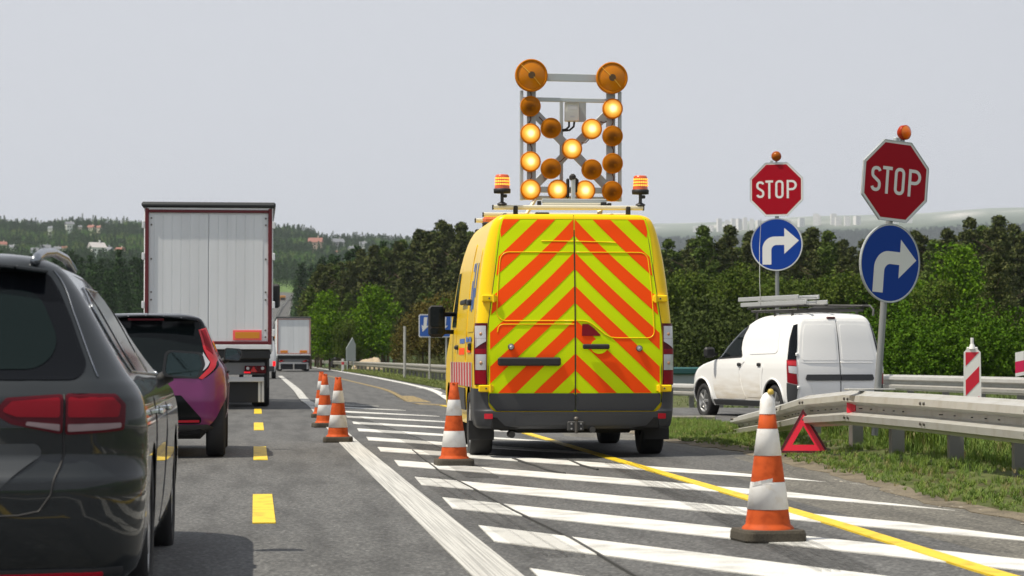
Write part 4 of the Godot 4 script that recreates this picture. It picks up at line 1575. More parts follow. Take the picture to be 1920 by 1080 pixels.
		for z in [-1.28, -2.2]:
			var q := shell(T, on_side(T, pv([z, 0.80]), s)[0].x, 0.80)
			box(st, q + Vector3(0.024 * s, 0, 0), Vector3(0.025, 0.028, 0.22), 0.008)
			box(st, q + Vector3(0.01 * s, 0, 0.09), Vector3(0.03, 0.02, 0.03), 0.004)
		obj("door_handle", fin(st), M.chrome, v)
		# roof rail
		st = S(false)
		tube(st, [Vector3(0.452 * s, 1.42, -0.46), Vector3(0.455 * s, 1.442, -0.54), Vector3(0.46 * s, 1.466, -0.72), Vector3(0.466 * s, 1.488, -1.15), Vector3(0.468 * s, 1.488, -1.8), Vector3(0.468 * s, 1.45, -2.3)], 0.02, 10)
		obj("roof_rail", fin(st), M.alu_dark, v)
		wheel(v, Vector3(0.79 * s, 0.325, -0.93), 0.325, 0.22, s, M.alloy)
		wheel(v, Vector3(0.79 * s, 0.325, -3.75), 0.325, 0.22, s, M.alloy)
		mirror_part(v, Vector3(0.97 * s, 0.995, -3.1), 0.225, 0.16, s, M.gloss_black)
	# number plate recess and lower trim
	panel("plate_recess", T, on_rear(T, rounded(pv([-0.33, 0.50, 0.33, 0.50, 0.52, 0.66, 0.50, 0.70, -0.50, 0.70, -0.52, 0.66]), 0.03)), mat(lin(0.05, 0.055, 0.06), 0.35), v, 0.004, 0.01, ys)
	panel("lower_trim", T, on_rear(T, pv([-0.80, 0.163, 0.80, 0.163, 0.82, 0.215, -0.82, 0.215])), M.plastic, v, 0.003, 0.004, ys)
	panel("windscreen", T, PackedVector2Array([Vector2(3.5, 0.98), Vector2(5, 0.98), Vector2(5, 1.36), Vector2(3.5, 1.36)]), M.glass, v, 0.004, 0.004, ys)
	panel("windscreen", T, PackedVector2Array([Vector2(-5, 0.98), Vector2(-3.5, 0.98), Vector2(-3.5, 1.36), Vector2(-5, 1.36)]), M.glass, v, 0.004, 0.004, ys)


# ---------- the purple city car ----------
func build_city_car() -> void:
	var purple := paint(lin(0.185, 0.018, 0.125), 0.3, 0.36)
	purple.clearcoat = 0.6
	var v := thing("city_car", "small purple hatchback with black roof and boomerang tail lights", "car", Vector3(-1.095, 0, -24.2), 0.0)
	var T := [
		[0.24, 0.68, -0.10, -3.5, 0.28, 0.5, 0.10], [0.30, 0.755, -0.03, -3.56, 0.30, 0.5, 0.10], [0.42, 0.80, 0.0, -3.6, 0.32, 0.5, 0.10], [0.56, 0.81, 0.0, -3.6, 0.33, 0.5, 0.10], [0.70, 0.812, -0.02, -3.55, 0.32, 0.5, 0.10],
		[0.80, 0.805, -0.04, -3.4, 0.30, 0.5, 0.10], [0.90, 0.785, -0.10, -3.0, 0.26, 0.5, 0.09], [0.97, 0.74, -0.15, -2.7, 0.22, 0.4, 0.08], [1.05, 0.70, -0.19, -2.5, 0.18, 0.4, 0.08], [1.2, 0.645, -0.27, -2.15, 0.15, 0.35, 0.08],
		[1.33, 0.59, -0.35, -1.8, 0.13, 0.3, 0.08], [1.40, 0.55, -0.36, -1.6, 0.12, 0.3, 0.07], [1.435, 0.48, -0.42, -1.5, 0.12, 0.3, 0.06], [1.46, 0.33, -0.6, -1.3, 0.1, 0.2, 0.04], [1.468, 0.12, -0.8, -1.1, 0.06, 0.1, 0.0]]
	var arches := []
	for s in [-1.0, 1.0]:
		for zc in [-0.52, -2.86]:
			arches.append(on_side(T, circle(0.34, 20, Vector2(zc, 0.29)), s))
	var ys := [0.24, 0.27, 0.30, 0.36, 0.42, 0.49, 0.56, 0.63, 0.70, 0.75, 0.80, 0.85, 0.90, 0.935, 0.97, 1.01, 1.05, 1.12, 1.2, 1.27, 1.33, 1.37, 1.40, 1.42, 1.435, 1.45, 1.46, 1.468]
	var f := func(a: float, y: float) -> Vector3: return shell(T, a, y)
	var st := S()
	skin(st, f, rect(-5, 0.24, 5, 1.30), around(20), ys, 0.0, arches)
	obj("body", st, purple, v)
	st = S()
	skin(st, f, rect(-5, 1.30, 5, 1.468), around(20), ys)
	cap(st, T, 1.468)
	var roof := obj("roof", st, M.gloss_black, v)
	st = S()
	for i in 6:
		var x0 := lerpf(-0.53, 0.53, i / 6.0)
		var x1 := lerpf(-0.53, 0.53, (i + 1) / 6.0)
		bar(st, Vector3(x0 * 0.95, 1.425 - 0.16 * x0 * x0, -0.34 - 0.22 * x0 * x0), Vector3(x1 * 0.95, 1.425 - 0.16 * x1 * x1, -0.34 - 0.22 * x1 * x1), 0.2, 0.02, 0.006, Vector3.UP)
	obj("spoiler", fin(st), M.gloss_black, roof)
	st = S()
	box(st, Vector3(0, 1.392, -0.262), Vector3(0.36, 0.022, 0.02), 0.004)
	obj("brake_light", fin(st), M.dark_red_lens, roof)
	st = S()
	tube(st, [Vector3(0, 1.46, -0.75), Vector3(0.0, 1.53, -0.70)], 0.004, 5)
	obj("aerial", fin(st), M.black, roof)
	st = S()
	box(st, Vector3(0, 0.36, -1.75), Vector3(1.2, 0.34, 3.2), 0.05)
	obj("underbody", fin(st), M.under, v)
	# wide black glass hatch
	var hatch := panel("hatch", T, on_rear(T, rounded(pv([-0.60, 0.80, 0.60, 0.80, 0.74, 0.93, 0.66, 1.1, 0.56, 1.37, -0.56, 1.37, -0.66, 1.1, -0.74, 0.93]), 0.04)), M.gloss_black, v, 0.004, 0.006, ys)
	panel("rear_window", T, on_rear(T, rounded(pv([-0.56, 0.85, 0.56, 0.85, 0.60, 0.98, 0.505, 1.33, -0.505, 1.33, -0.60, 0.98]), 0.05)), M.glass, hatch, 0.007, 0.003, ys)
	panel("bumper_insert", T, on_rear(T, rounded(pv([-0.56, 0.345, 0.56, 0.345, 0.56, 0.40, 0.36, 0.63, -0.36, 0.63, -0.56, 0.40]), 0.03)), M.gloss_black, v, 0.005, 0.006, ys)
	panel("lower_trim", T, on_rear(T, pv([-0.70, 0.262, -0.20, 0.262, -0.22, 0.30, -0.34, 0.335, -0.62, 0.335])), M.plastic, v, 0.004, 0.005, ys)
	panel("lower_trim", T, on_rear(T, pv([0.70, 0.262, 0.20, 0.262, 0.22, 0.30, 0.34, 0.335, 0.62, 0.335])), M.plastic, v, 0.004, 0.005, ys)
	for s in [-1.0, 1.0]:
		var t := panel("tail_light", T, on_rear(T, pv([0.52 * s, 1.285, 0.588 * s, 1.31, 0.648 * s, 1.15, 0.712 * s, 1.0, 0.70 * s, 0.95, 0.565 * s, 0.785, 0.53 * s, 0.80, 0.645 * s, 0.955, 0.575 * s, 1.09])), M.bright_red, v, 0.012, 0.014, ys)
		panel("red_lens", T, on_rear(T, pv([0.542 * s, 1.275, 0.582 * s, 1.29, 0.638 * s, 1.14, 0.665 * s, 1.04, 0.60 * s, 1.09])), M.red_lens, t, 0.015, 0.003, ys)
		panel("clear_lens", T, on_rear(T, pv([0.57 * s, 1.06, 0.638 * s, 0.96, 0.575 * s, 0.87, 0.545 * s, 0.885])), M.clear_lens, t, 0.010, 0.010, ys)
		panel("reflector", T, on_rear(T, pv([0.24 * s, 0.36, 0.54 * s, 0.36, 0.54 * s, 0.382, 0.24 * s, 0.382])), M.reflector, v, 0.008, 0.004, ys)
		var w := on_side(T, rounded(pv([-0.55, 1.06, -2.35, 0.99, -1.95, 1.28, -1.6, 1.34, -0.62, 1.33, -0.48, 1.25]), 0.03), s)
		panel("side_window", T, w, M.glass, v, 0.004, 0.004, ys)
		car_lines(T, on_side(T, pv([-1.28, 1.0, -1.28, 0.3]), s), 0.004, M.black, v, "door_gap", 0.0)
		car_lines(T, on_side(T, pv([-0.62, 1.0, -0.85, 0.6, -0.86, 0.3]), s), 0.004, M.black, v, "door_gap", 0.0)
		wheel(v, Vector3(0.70 * s, 0.29, -0.52), 0.29, 0.19, s, M.alloy)
		wheel(v, Vector3(0.70 * s, 0.29, -2.86), 0.29, 0.19, s, M.alloy)
		mirror_part(v, Vector3(0.855 * s, 1.04, -2.2), 0.21, 0.155, s, M.gloss_black)
		st = S()
		for z in [-0.95, -1.6]:
			var q := shell(T, on_side(T, pv([z, 0.86]), s)[0].x, 0.86)
			box(st, q + Vector3(0.02 * s, 0, 0), Vector3(0.022, 0.026, 0.18), 0.008)
		obj("door_handle", fin(st), M.black, v)
	panel("windscreen", T, PackedVector2Array([Vector2(3.5, 1.0), Vector2(5, 1.0), Vector2(5, 1.38), Vector2(3.5, 1.38)]), M.glass, v, 0.004, 0.004, ys)
	panel("windscreen", T, PackedVector2Array([Vector2(-5, 1.0), Vector2(-3.5, 1.0), Vector2(-3.5, 1.38), Vector2(-5, 1.38)]), M.glass, v, 0.004, 0.004, ys)


# ---------- lorries ----------
func build_lorry(label: String, at: Vector3, frame_m: Material, near: bool) -> void:
	var white := mat(lin(0.70, 0.725, 0.745), 0.45)
	white.albedo_texture = noise_tex(0.006, [[0.25, grey(0.975)], [0.6, grey(1.0)]], 256, 4, FastNoiseLite.TYPE_SIMPLEX_SMOOTH, 31)
	tri_uv(white, Vector3(1.2, 0.12, 0.5), false)
	var v := thing("lorry", label, "lorry", at, 0.0, "lorries in the queue ahead")
	var st := S()
	box(st, Vector3(0, 2.55, -6.85), Vector3(2.52, 2.84, 13.5), 0.02)
	obj("trailer_box", fin(st), white, v)
	st = S()
	box(st, Vector3(0, 4.02, -6.86), Vector3(2.62, 0.10, 13.66), 0.03)
	box(st, Vector3(0, 4.0, -0.02), Vector3(2.6, 0.09, 0.1), 0.03)
	obj("roof_tarpaulin", fin(st), mat(lin(0.008, 0.012, 0.014), 0.5), v)
	# doors: each of upright boards
	for s in [-1.0, 1.0]:
		st = S()
		box(st, Vector3(0.585 * s, 2.58, -0.075), Vector3(1.164, 2.56, 0.05), 0.003)
		var d := obj("rear_door", fin(st), white, v)
		var n := 6 if near else 3
		for k in n:
			st = S()
			var w := 1.05 / n
			box(st, Vector3((0.012 + w * (k + 0.5)) * s, 2.58, -0.048), Vector3(w - 0.003, 2.5, 0.010), 0.004)
			obj("board", fin(st), white, d)
		if near:
			st = S()
			for y in [3.75, 3.62, 2.95, 2.3, 2.15, 1.55, 1.42]:
				rod(st, Vector3(1.115 * s, y, -0.05), Vector3(1.115 * s, y, -0.032), 0.018, 0.016, 8)
			obj("bolt", fin(st), M.bolt, d)
			for y in [3.62, 3.0, 2.05, 1.5]:
				st = S()
				box(st, Vector3(1.27 * s, y, -0.03), Vector3(0.055, 0.14, 0.07), 0.008)
				obj("hinge", fin(st), white, d)
	st = S()
	for s in [-1.0, 1.0]:
		box(st, Vector3(1.2 * s, 2.6, -0.045), Vector3(0.075, 2.68, 0.085), 0.01)
	box(st, Vector3(0, 3.885, -0.045), Vector3(2.32, 0.055, 0.084), 0.008)
	box(st, Vector3(0, 1.305, -0.045), Vector3(2.32, 0.065, 0.084), 0.008)
	obj("door_frame", fin(st), frame_m, v)
	st = S()
	box(st, Vector3(0, 3.945, -0.05), Vector3(2.4, 0.06, 0.07), 0.004)
	box(st, Vector3(0, 1.225, -0.04), Vector3(2.46, 0.09, 0.08), 0.006)
	obj("cross_rail", fin(st), white, v)
	# chassis
	st = S()
	box(st, Vector3(0, 1.08, -0.2), Vector3(2.42, 0.19, 0.3), 0.02)
	box(st, Vector3(0, 0.95, -6.8), Vector3(1.0, 0.35, 13.0), 0.02)
	box(st, Vector3(0, 0.86, -0.32), Vector3(2.3, 0.28, 0.1), 0.02)
	box(st, Vector3(1.16, 0.75, -0.3), Vector3(0.07, 0.7, 0.12), 0.02)
	box(st, Vector3(-1.16, 0.75, -0.3), Vector3(0.07, 0.7, 0.12), 0.02)
	obj("chassis", fin(st), mat(lin(0.014, 0.016, 0.018), 0.6), v)
	st = S()
	box(st, Vector3(0, 0.80, -0.2), Vector3(2.2, 0.24, 0.03), 0.01)
	obj("lamp_panel", fin(st), mat(lin(0.16, 0.165, 0.17), 0.6), v)
	st = S()
	box(st, Vector3(0, 0.585, -0.12), Vector3(2.18, 0.095, 0.1), 0.012)
	obj("underrun_bar", fin(st), mat(lin(0.5, 0.51, 0.52), 0.4, 0.2), v)
	for s in [-1.0, 1.0]:
		st = S()
		box(st, Vector3(0.92 * s, 0.78, -0.16), Vector3(0.42, 0.15, 0.07), 0.012)
		var l := obj("tail_light", fin(st), M.dark_red_lens, v)
		st = S()
		for x in [0.77, 1.06]:
			rod(st, Vector3(x * s, 0.805, -0.125), Vector3(x * s, 0.805, -0.115), 0.035, 0.03)
		obj("clear_lens", fin(st), M.clear_lens, l)
		st = S()
		plate(st, pv([0.86 * s - 0.05, 0.73, 0.86 * s + 0.1, 0.73, 0.86 * s + 0.025, 0.85]), Transform3D(Basis(), Vector3(0, 0, -0.118)), 0.005)
		obj("reflector", fin(st), M.bright_red, l)
		st = S()
		box(st, Vector3(0.86 * s - 0.1, 0.725, -0.123), Vector3(0.13, 0.03, 0.006), 0.002)
		var bl := mat(lin(0.6, 0.01, 0.03), 0.3)
		bl.emission_enabled = true
		bl.emission = Color(1.0, 0.02, 0.1)
		bl.emission_energy_multiplier = 0.6
		obj("brake_lamp", fin(st), bl, l)
		st = S()
		box(st, Vector3(0.58 * s, 0.34, -0.2), Vector3(1.06, 0.42, 0.02), 0.006)
		var fl := obj("mud_flap", fin(st), mat(lin(0.007, 0.008, 0.010), 0.6), v)
		st = S()
		for x in [1.0, 1.065]:
			box(st, Vector3(x * s, 0.345, -0.185), Vector3(0.05, 0.41, 0.014), 0.004)
		obj("flap_edge", fin(st), mat(lin(0.6, 0.6, 0.58), 0.4), fl)
		var px0 := 0.76 if near else 0.72
		st = S()
		box(st, Vector3(px0 * s, 1.455, -0.03), Vector3(0.56, 0.2, 0.012), 0.003)
		var pl := obj("marker_plate", fin(st), mat(lin(0.95, 0.12, 0.12), 0.4) if near else mat(lin(0.85, 0.25, 0.06), 0.4), v)
		st = S()
		box(st, Vector3(px0 * s, 1.455, -0.022), Vector3(0.475, 0.125, 0.006), 0.002)
		obj("marker_field", fin(st), mat(lin(0.66, 0.25, 0.012), 0.4), pl)
		for z in [-3.2, -4.5, -5.8, -11.9, -15.2]:
			wheel(v, Vector3(1.03 * s, 0.5, z), 0.5, 0.36 if z > -11 else 0.3, s, M.alloy)
		st = S()
		box(st, Vector3(1.44 * s, 2.62, -15.3), Vector3(0.22, 0.62, 0.16), 0.05)
		bar(st, Vector3(1.2 * s, 2.8, -15.35), Vector3(1.4 * s, 2.8, -15.3), 0.04, 0.04)
		obj("wing_mirror", fin(st), M.black, v)
	var cab := mat(lin(0.3, 0.32, 0.34), 0.4)
	st = S()
	box(st, Vector3(0, 2.05, -15.5), Vector3(2.44, 2.5, 2.1), 0.12)
	var cb := obj("cab", fin(st), cab, v)
	st = S()
	box(st, Vector3(0, 2.55, -16.5), Vector3(2.2, 0.8, 0.14), 0.04)
	obj("windscreen", fin(st), M.glass, cb)


func build_far_van() -> void:
	var v := thing("van", "small white van glimpsed between the two lorries", "van", Vector3(0.13, 0, -118))
	var T := [[0.35, 0.85, 0.0, -4.8, 0.15, 0.3, 0.03], [0.9, 0.92, 0.0, -4.8, 0.14, 0.3, 0.03], [1.2, 0.91, -0.03, -4.0, 0.13, 0.3, 0.03], [1.75, 0.82, -0.12, -3.3, 0.12, 0.3, 0.03], [1.92, 0.7, -0.2, -3.0, 0.1, 0.3, 0.02], [1.95, 0.4, -0.4, -2.8, 0.1, 0.2, 0.0]]
	var st := S()
	skin(st, func(a: float, y: float) -> Vector3: return shell(T, a, y), rect(-5, 0.35, 5, 1.95), around(6), [0.35, 0.6, 0.9, 1.2, 1.5, 1.75, 1.85, 1.92, 1.95])
	cap(st, T, 1.95)
	obj("body", st, paint(lin(0.62, 0.63, 0.65)), v)
	panel("rear_window", T, on_rear(T, rounded(rect(-0.66, 1.2, 0.66, 1.7), 0.05)), M.glass, v)
	panel("bumper", T, on_rear(T, rect(-0.8, 0.36, 0.8, 0.62)), M.plastic, v, 0.03, 0.03)
	var bl := mat(lin(0.6, 0.01, 0.02), 0.3)
	bl.emission_enabled = true
	bl.emission = Color(1.0, 0.03, 0.06)
	bl.emission_energy_multiplier = 1.2
	for s in [-1.0, 1.0]:
		panel("tail_light", T, on_rear(T, pv([0.74 * s, 0.62, 0.86 * s, 0.62, 0.86 * s, 0.86, 0.74 * s, 0.86])), bl, v, 0.006, 0.006)
		wheel(v, Vector3(0.8 * s, 0.32, -0.9), 0.32, 0.2, s, M.alloy)
		wheel(v, Vector3(0.8 * s, 0.32, -3.9), 0.32, 0.2, s, M.alloy)


# ---------- the white van on the slip road ----------
func dust_texture() -> ImageTexture:
	# road dirt thrown up from below, thinning out with height
	var nz := FastNoiseLite.new()
	nz.seed = 19
	nz.frequency = 0.02
	var im := Image.create(256, 128, false, Image.FORMAT_RGBA8)
	for y in 128:
		for x in 256:
			var n := 0.5 + 0.5 * nz.get_noise_2d(x, y * 2.0)
			var h := y / 127.0
			im.set_pixel(x, y, Color(0.72, 0.62, 0.42, clampf((1.0 - h) * 0.4 * (0.35 + n) - 0.08, 0.0, 0.35) * smoothstep(1.0, 0.75, h)))
	return ImageTexture.create_from_image(im)


func build_white_van() -> void:
	var white := paint(lin(0.82, 0.82, 0.81), 0.0, 0.4)
	white.clearcoat = 0.6
	white.clearcoat_roughness = 0.1
	var dirty := mat(Color.WHITE, 0.9)
	dirty.transparency = BaseMaterial3D.TRANSPARENCY_ALPHA
	dirty.albedo_texture = dust_texture()
	dirty.uv1_scale = Vector3(1.0, 1.0 / 0.62, 1)
	dirty.uv1_offset = Vector3(0, -0.35 / 0.62, 0)
	var v := thing("delivery_van", "dusty white compact van with a ladder on its roof rack", "van", Vector3(9.58, -0.055, -38.7), 13.9)
	var T := [
		[0.24, 0.80, -0.03, -4.25, 0.18, 0.45, 0.05], [0.36, 0.85, 0.0, -4.33, 0.18, 0.5, 0.05], [0.55, 0.87, 0.0, -4.36, 0.17, 0.5, 0.05], [0.72, 0.875, -0.01, -4.32, 0.15, 0.5, 0.05], [0.86, 0.875, -0.02, -4.20, 0.14, 0.5, 0.05],
		[0.95, 0.87, -0.03, -3.95, 0.14, 0.5, 0.05], [1.02, 0.86, -0.04, -3.55, 0.14, 0.5, 0.05], [1.08, 0.85, -0.05, -3.22, 0.14, 0.45, 0.05], [1.25, 0.81, -0.08, -2.98, 0.14, 0.4, 0.05], [1.45, 0.765, -0.115, -2.66, 0.14, 0.4, 0.05],
		[1.60, 0.725, -0.15, -2.36, 0.14, 0.4, 0.05], [1.70, 0.68, -0.18, -2.1, 0.14, 0.35, 0.05], [1.76, 0.62, -0.23, -1.85, 0.13, 0.3, 0.05], [1.80, 0.48, -0.35, -1.5, 0.12, 0.25, 0.04], [1.815, 0.2, -0.6, -1.2, 0.1, 0.1, 0.0]]
	var arches := []
	for s in [-1.0, 1.0]:
		for zc in [-0.75, -3.56]:
			arches.append(on_side(T, circle(0.375, 22, Vector2(zc, 0.33)), s))
	var ys := [0.24, 0.30, 0.36, 0.45, 0.55, 0.63, 0.72, 0.79, 0.86, 0.9, 0.95, 0.985, 1.02, 1.05, 1.08, 1.16, 1.25, 1.35, 1.45, 1.53, 1.60, 1.65, 1.70, 1.73, 1.76, 1.78, 1.80, 1.81, 1.815]
	var f := func(a: float, y: float) -> Vector3: return shell(T, a, y)
	var st := S()
	skin(st, f, rect(-5, 0.24, 5, 1.815), around(26), ys, 0.0, arches)
	cap(st, T, 1.815)
	obj("body", st, white, v)
	st = S()
	box(st, Vector3(0, 0.42, -2.1), Vector3(1.3, 0.36, 4.0), 0.05)
	obj("underbody", fin(st), M.under, v)
	for s in [-1.0, 1.0]:
		var door := panel("rear_door", T, on_rear(T, rounded(pv([0.012 * s, 0.36, 0.72 * s, 0.36, 0.735 * s, 0.95, 0.66 * s, 1.45, 0.60 * s, 1.66, 0.012 * s, 1.68]), 0.03)), white, v, 0.01, 0.014, ys)
		panel("pressing", T, on_rear(T, rounded(pv([0.05 * s, 1.02, 0.67 * s, 1.02, 0.61 * s, 1.45, 0.565 * s, 1.6, 0.05 * s, 1.61]), 0.04)), white, door, 0.016, 0.008, ys)
		panel("grip_strip", T, on_rear(T, rounded(pv([0.006 * s, 0.69, 0.60 * s, 0.69, 0.625 * s, 0.72, 0.60 * s, 0.79, 0.006 * s, 0.79]), 0.015)), M.plastic, door, 0.035, 0.03, ys)
		panel("lower_pressing", T, on_rear(T, rounded(pv([0.05 * s, 0.46, 0.5 * s, 0.46, 0.53 * s, 0.66, 0.05 * s, 0.66]), 0.05)), white, door, 0.014, 0.008, ys)
		var corner := panel("corner_post", T, on_rear(T, pv([0.765 * s, 0.98, 0.866 * s, 0.98, 0.80 * s, 1.35, 0.715 * s, 1.6, 0.665 * s, 1.62, 0.715 * s, 1.3])), M.gloss_black, v, 0.006, 0.01, ys)
		var t := panel("tail_light", T, on_rear(T, rounded(pv([0.755 * s, 0.62, 0.873 * s, 0.66, 0.868 * s, 1.03, 0.76 * s, 1.03]), 0.01)), M.red_lens, v, 0.012, 0.014, ys)
		panel("bright_lens", T, on_rear(T, pv([0.765 * s, 0.93, 0.862 * s, 0.95, 0.862 * s, 1.01, 0.765 * s, 1.01])), M.bright_red, t, 0.015, 0.003, ys)
		panel("clear_lens", T, on_rear(T, pv([0.765 * s, 0.80, 0.862 * s, 0.82, 0.862 * s, 0.93, 0.765 * s, 0.92])), M.clear_lens, t, 0.015, 0.003, ys)
		panel("corner_bumper", T, on_rear(T, pv([0.745 * s, 0.26, 0.868 * s, 0.26, 0.874 * s, 0.655, 0.75 * s, 0.61])), M.plastic, v, 0.012, 0.014, ys)
		panel("side_window", T, on_side(T, rounded(pv([-2.0, 1.1, -3.0, 1.06, -2.93, 1.16, -2.5, 1.46, -2.2, 1.57, -1.98, 1.58]), 0.04), s), M.glass, v, 0.006, 0.006, ys)
		panel("window_gasket", T, on_side(T, rounded(pv([-1.96, 1.07, -3.08, 1.03, -3.0, 1.16, -2.53, 1.50, -2.2, 1.61, -1.94, 1.62]), 0.04), s), M.black, v, 0.003, 0.003, ys)
		var fd := panel("front_door", T, on_side(T, rounded(pv([-1.82, 0.36, -2.98, 0.36, -3.1, 0.7, -3.12, 1.02, -1.84, 1.05]), 0.05), s), white, v, 0.005, 0.008, ys)
		panel("dusty_film", T, on_side(T, pv([-1.17, 0.36, -2.98, 0.36, -3.1, 0.7, -3.1, 0.95, -1.17, 0.95]), s), dirty, fd, 0.0095, 0.0, ys)
		panel("side_pressing", T, on_side(T, rounded(pv([-0.62, 1.14, -1.7, 1.12, -1.72, 1.58, -0.72, 1.6]), 0.08), s), white, v, 0.008, 0.01, ys)
		panel("side_pressing", T, on_side(T, rounded(pv([-1.17, 0.40, -1.75, 0.40, -1.75, 0.95, -1.1, 0.95]), 0.05), s), white, v, 0.006, 0.008, ys)
		panel("sill", T, on_side(T, pv([-1.15, 0.25, -3.12, 0.25, -3.12, 0.345, -1.15, 0.345]), s), M.plastic, v, 0.012, 0.014, ys)
		# arch rims
		for zc in [-0.75, -3.56]:
			var pts := []
			for k in 15:
				var a := deg_to_rad(-8 + 196.0 * k / 14)
				var p := Vector2(zc + 0.385 * cos(a), 0.33 + 0.385 * sin(a))
				pts.append(shell(T, on_side(T, PackedVector2Array([p]), s)[0].x, maxf(p.y, 0.25)) + Vector3(0.004 * s, 0, 0))
			st = S(false)
			tube(st, pts, 0.016, 6)
			obj("arch_rim", fin(st), white, v)
			wheel(v, Vector3(0.755 * s, 0.31, zc), 0.31, 0.19, s, M.alloy)
		st = S()
		for z in [-1.25, -2.02]:
			var q := shell(T, on_side(T, pv([z, 0.95]), s)[0].x, 0.95)
			box(st, q + Vector3(0.015 * s, 0, 0), Vector3(0.03, 0.06, 0.13), 0.014)
		obj("door_handle", fin(st), M.black, v)
		st = S()
		box(st, Vector3(0.99 * s, 1.16, -3.0), Vector3(0.2, 0.19, 0.11), 0.04)
		bar(st, Vector3(0.84 * s, 1.12, -3.0), Vector3(0.95 * s, 1.14, -3.0), 0.06, 0.05)
		obj("wing_mirror", fin(st), M.black, v)
		panel("headlight", T, on_side(T, pv([-3.95, 0.66, -4.2, 0.66, -4.1, 0.86, -3.95, 0.84]), s), M.clear_lens, v, 0.006, 0.006, ys)
		panel("front_bumper", T, PackedVector2Array([Vector2(3.1 * s, 0.25), Vector2(5 * s, 0.25), Vector2(5 * s, 0.55), Vector2(3.1 * s, 0.55)]), M.plastic, v, 0.01, 0.01, ys)
		for y in [1.12, 0.58]:
			st = S()
			var q := shell(T, on_rear(T, pv([0.745 * s, y]))[0].x, y)
			box(st, q + Vector3(0, 0, 0.012), Vector3(0.05, 0.05, 0.03), 0.008)
			obj("hinge", fin(st), white, v)
	panel("windscreen", T, PackedVector2Array([Vector2(3.35, 1.12), Vector2(5, 1.12), Vector2(5, 1.62), Vector2(3.35, 1.62)]), M.glass, v, 0.005, 0.005, ys)
	panel("windscreen", T, PackedVector2Array([Vector2(-5, 1.12), Vector2(-3.35, 1.12), Vector2(-3.35, 1.62), Vector2(-5, 1.62)]), M.glass, v, 0.005, 0.005, ys)
	panel("rear_bumper", T, on_rear(T, pv([-0.74, 0.25, 0.74, 0.25, 0.745, 0.35, -0.745, 0.35])), M.plastic, v, 0.02, 0.02, ys)
	st = S()
	box(st, Vector3(-0.08, 1.725, -0.19), Vector3(0.15, 0.035, 0.05), 0.008)
	obj("brake_light", fin(st), M.dark_red_lens, v)
	car_lines(T, on_rear(T, pv([0.0, 0.36, 0.0, 1.68])), 0.004, M.plastic, v, "door_seam", 0.008)
	for s in [-1.0, 1.0]:
		car_lines(T, on_rear(T, pv([0.02 * s, 0.985, 0.71 * s, 0.985])), 0.009, white, v, "crease", 0.01)
	# roof rack with rounded hoops
	st = S(false)
	for s in [-1.0, 1.0]:
		tube(st, [Vector3(0.6 * s, 1.93, -0.35), Vector3(0.6 * s, 1.93, -2.1), Vector3(0.58 * s, 1.91, -2.28)], 0.022)
		tube(st, [Vector3(0.6 * s, 1.86, -0.35), Vector3(0.6 * s, 1.86, -2.1)], 0.019)
		for z in [-0.35, -0.65, -0.95, -1.25, -1.55, -1.85, -2.1]:
			tube(st, [Vector3(0.6 * s, 1.84, z), Vector3(0.6 * s, 1.93, z)], 0.015)
		for z in [-0.55, -1.2, -1.9]:
			tube(st, [Vector3(0.60 * s, 1.72, z), Vector3(0.6 * s, 1.86, z)], 0.024)
	for z in [-0.35, -0.75, -1.2, -1.65, -2.1]:
		tube(st, [Vector3(-0.6, 1.86, z), Vector3(0.6, 1.86, z)], 0.022)
	tube(st, [Vector3(0.6, 1.93, -0.35), Vector3(0.66, 1.93, -0.2), Vector3(0.68, 1.86, -0.12), Vector3(0.66, 1.76, -0.1)], 0.019)
	tube(st, [Vector3(-0.6, 1.93, -0.35), Vector3(0.6, 1.93, -0.35)], 0.019)
	obj("roof_rack", fin(st), M.steel_dark, v)
	# the ladder lies on the rack
	var b := Basis(Vector3.UP, deg_to_rad(13.9))
	var lad := thing("ladder", "aluminium extension ladder tied on the white van's roof rack", "ladder", Vector3(9.58, -0.055, -38.7) + b * Vector3(-0.3, 1.945, -1.35), 13.9)
	var alu := mat(lin(0.46, 0.47, 0.47), 0.4, 0.3)
	for lift in [0.0, 0.095]:
		for x in [-0.19, 0.19]:
			st = S()
			box(st, Vector3(x, 0.04 + lift, -0.15 if lift == 0.0 else -0.35), Vector3(0.028, 0.07, 2.5 if lift == 0.0 else 2.3), 0.006)
			obj("rail", fin(st), alu, lad)
		for k in 8:
			st = S()
			rod(st, Vector3(-0.19, 0.04 + lift, -1.3 + k * 0.29), Vector3(0.19, 0.04 + lift, -1.3 + k * 0.29), 0.015, -1.0, 8)
			obj("rung", fin(st), alu, lad)


# ---------- cones, signs, rails ----------
func cone_radius(h: float) -> float:
	return lerpf(0.128, 0.036, (h - 0.06) / 0.70)


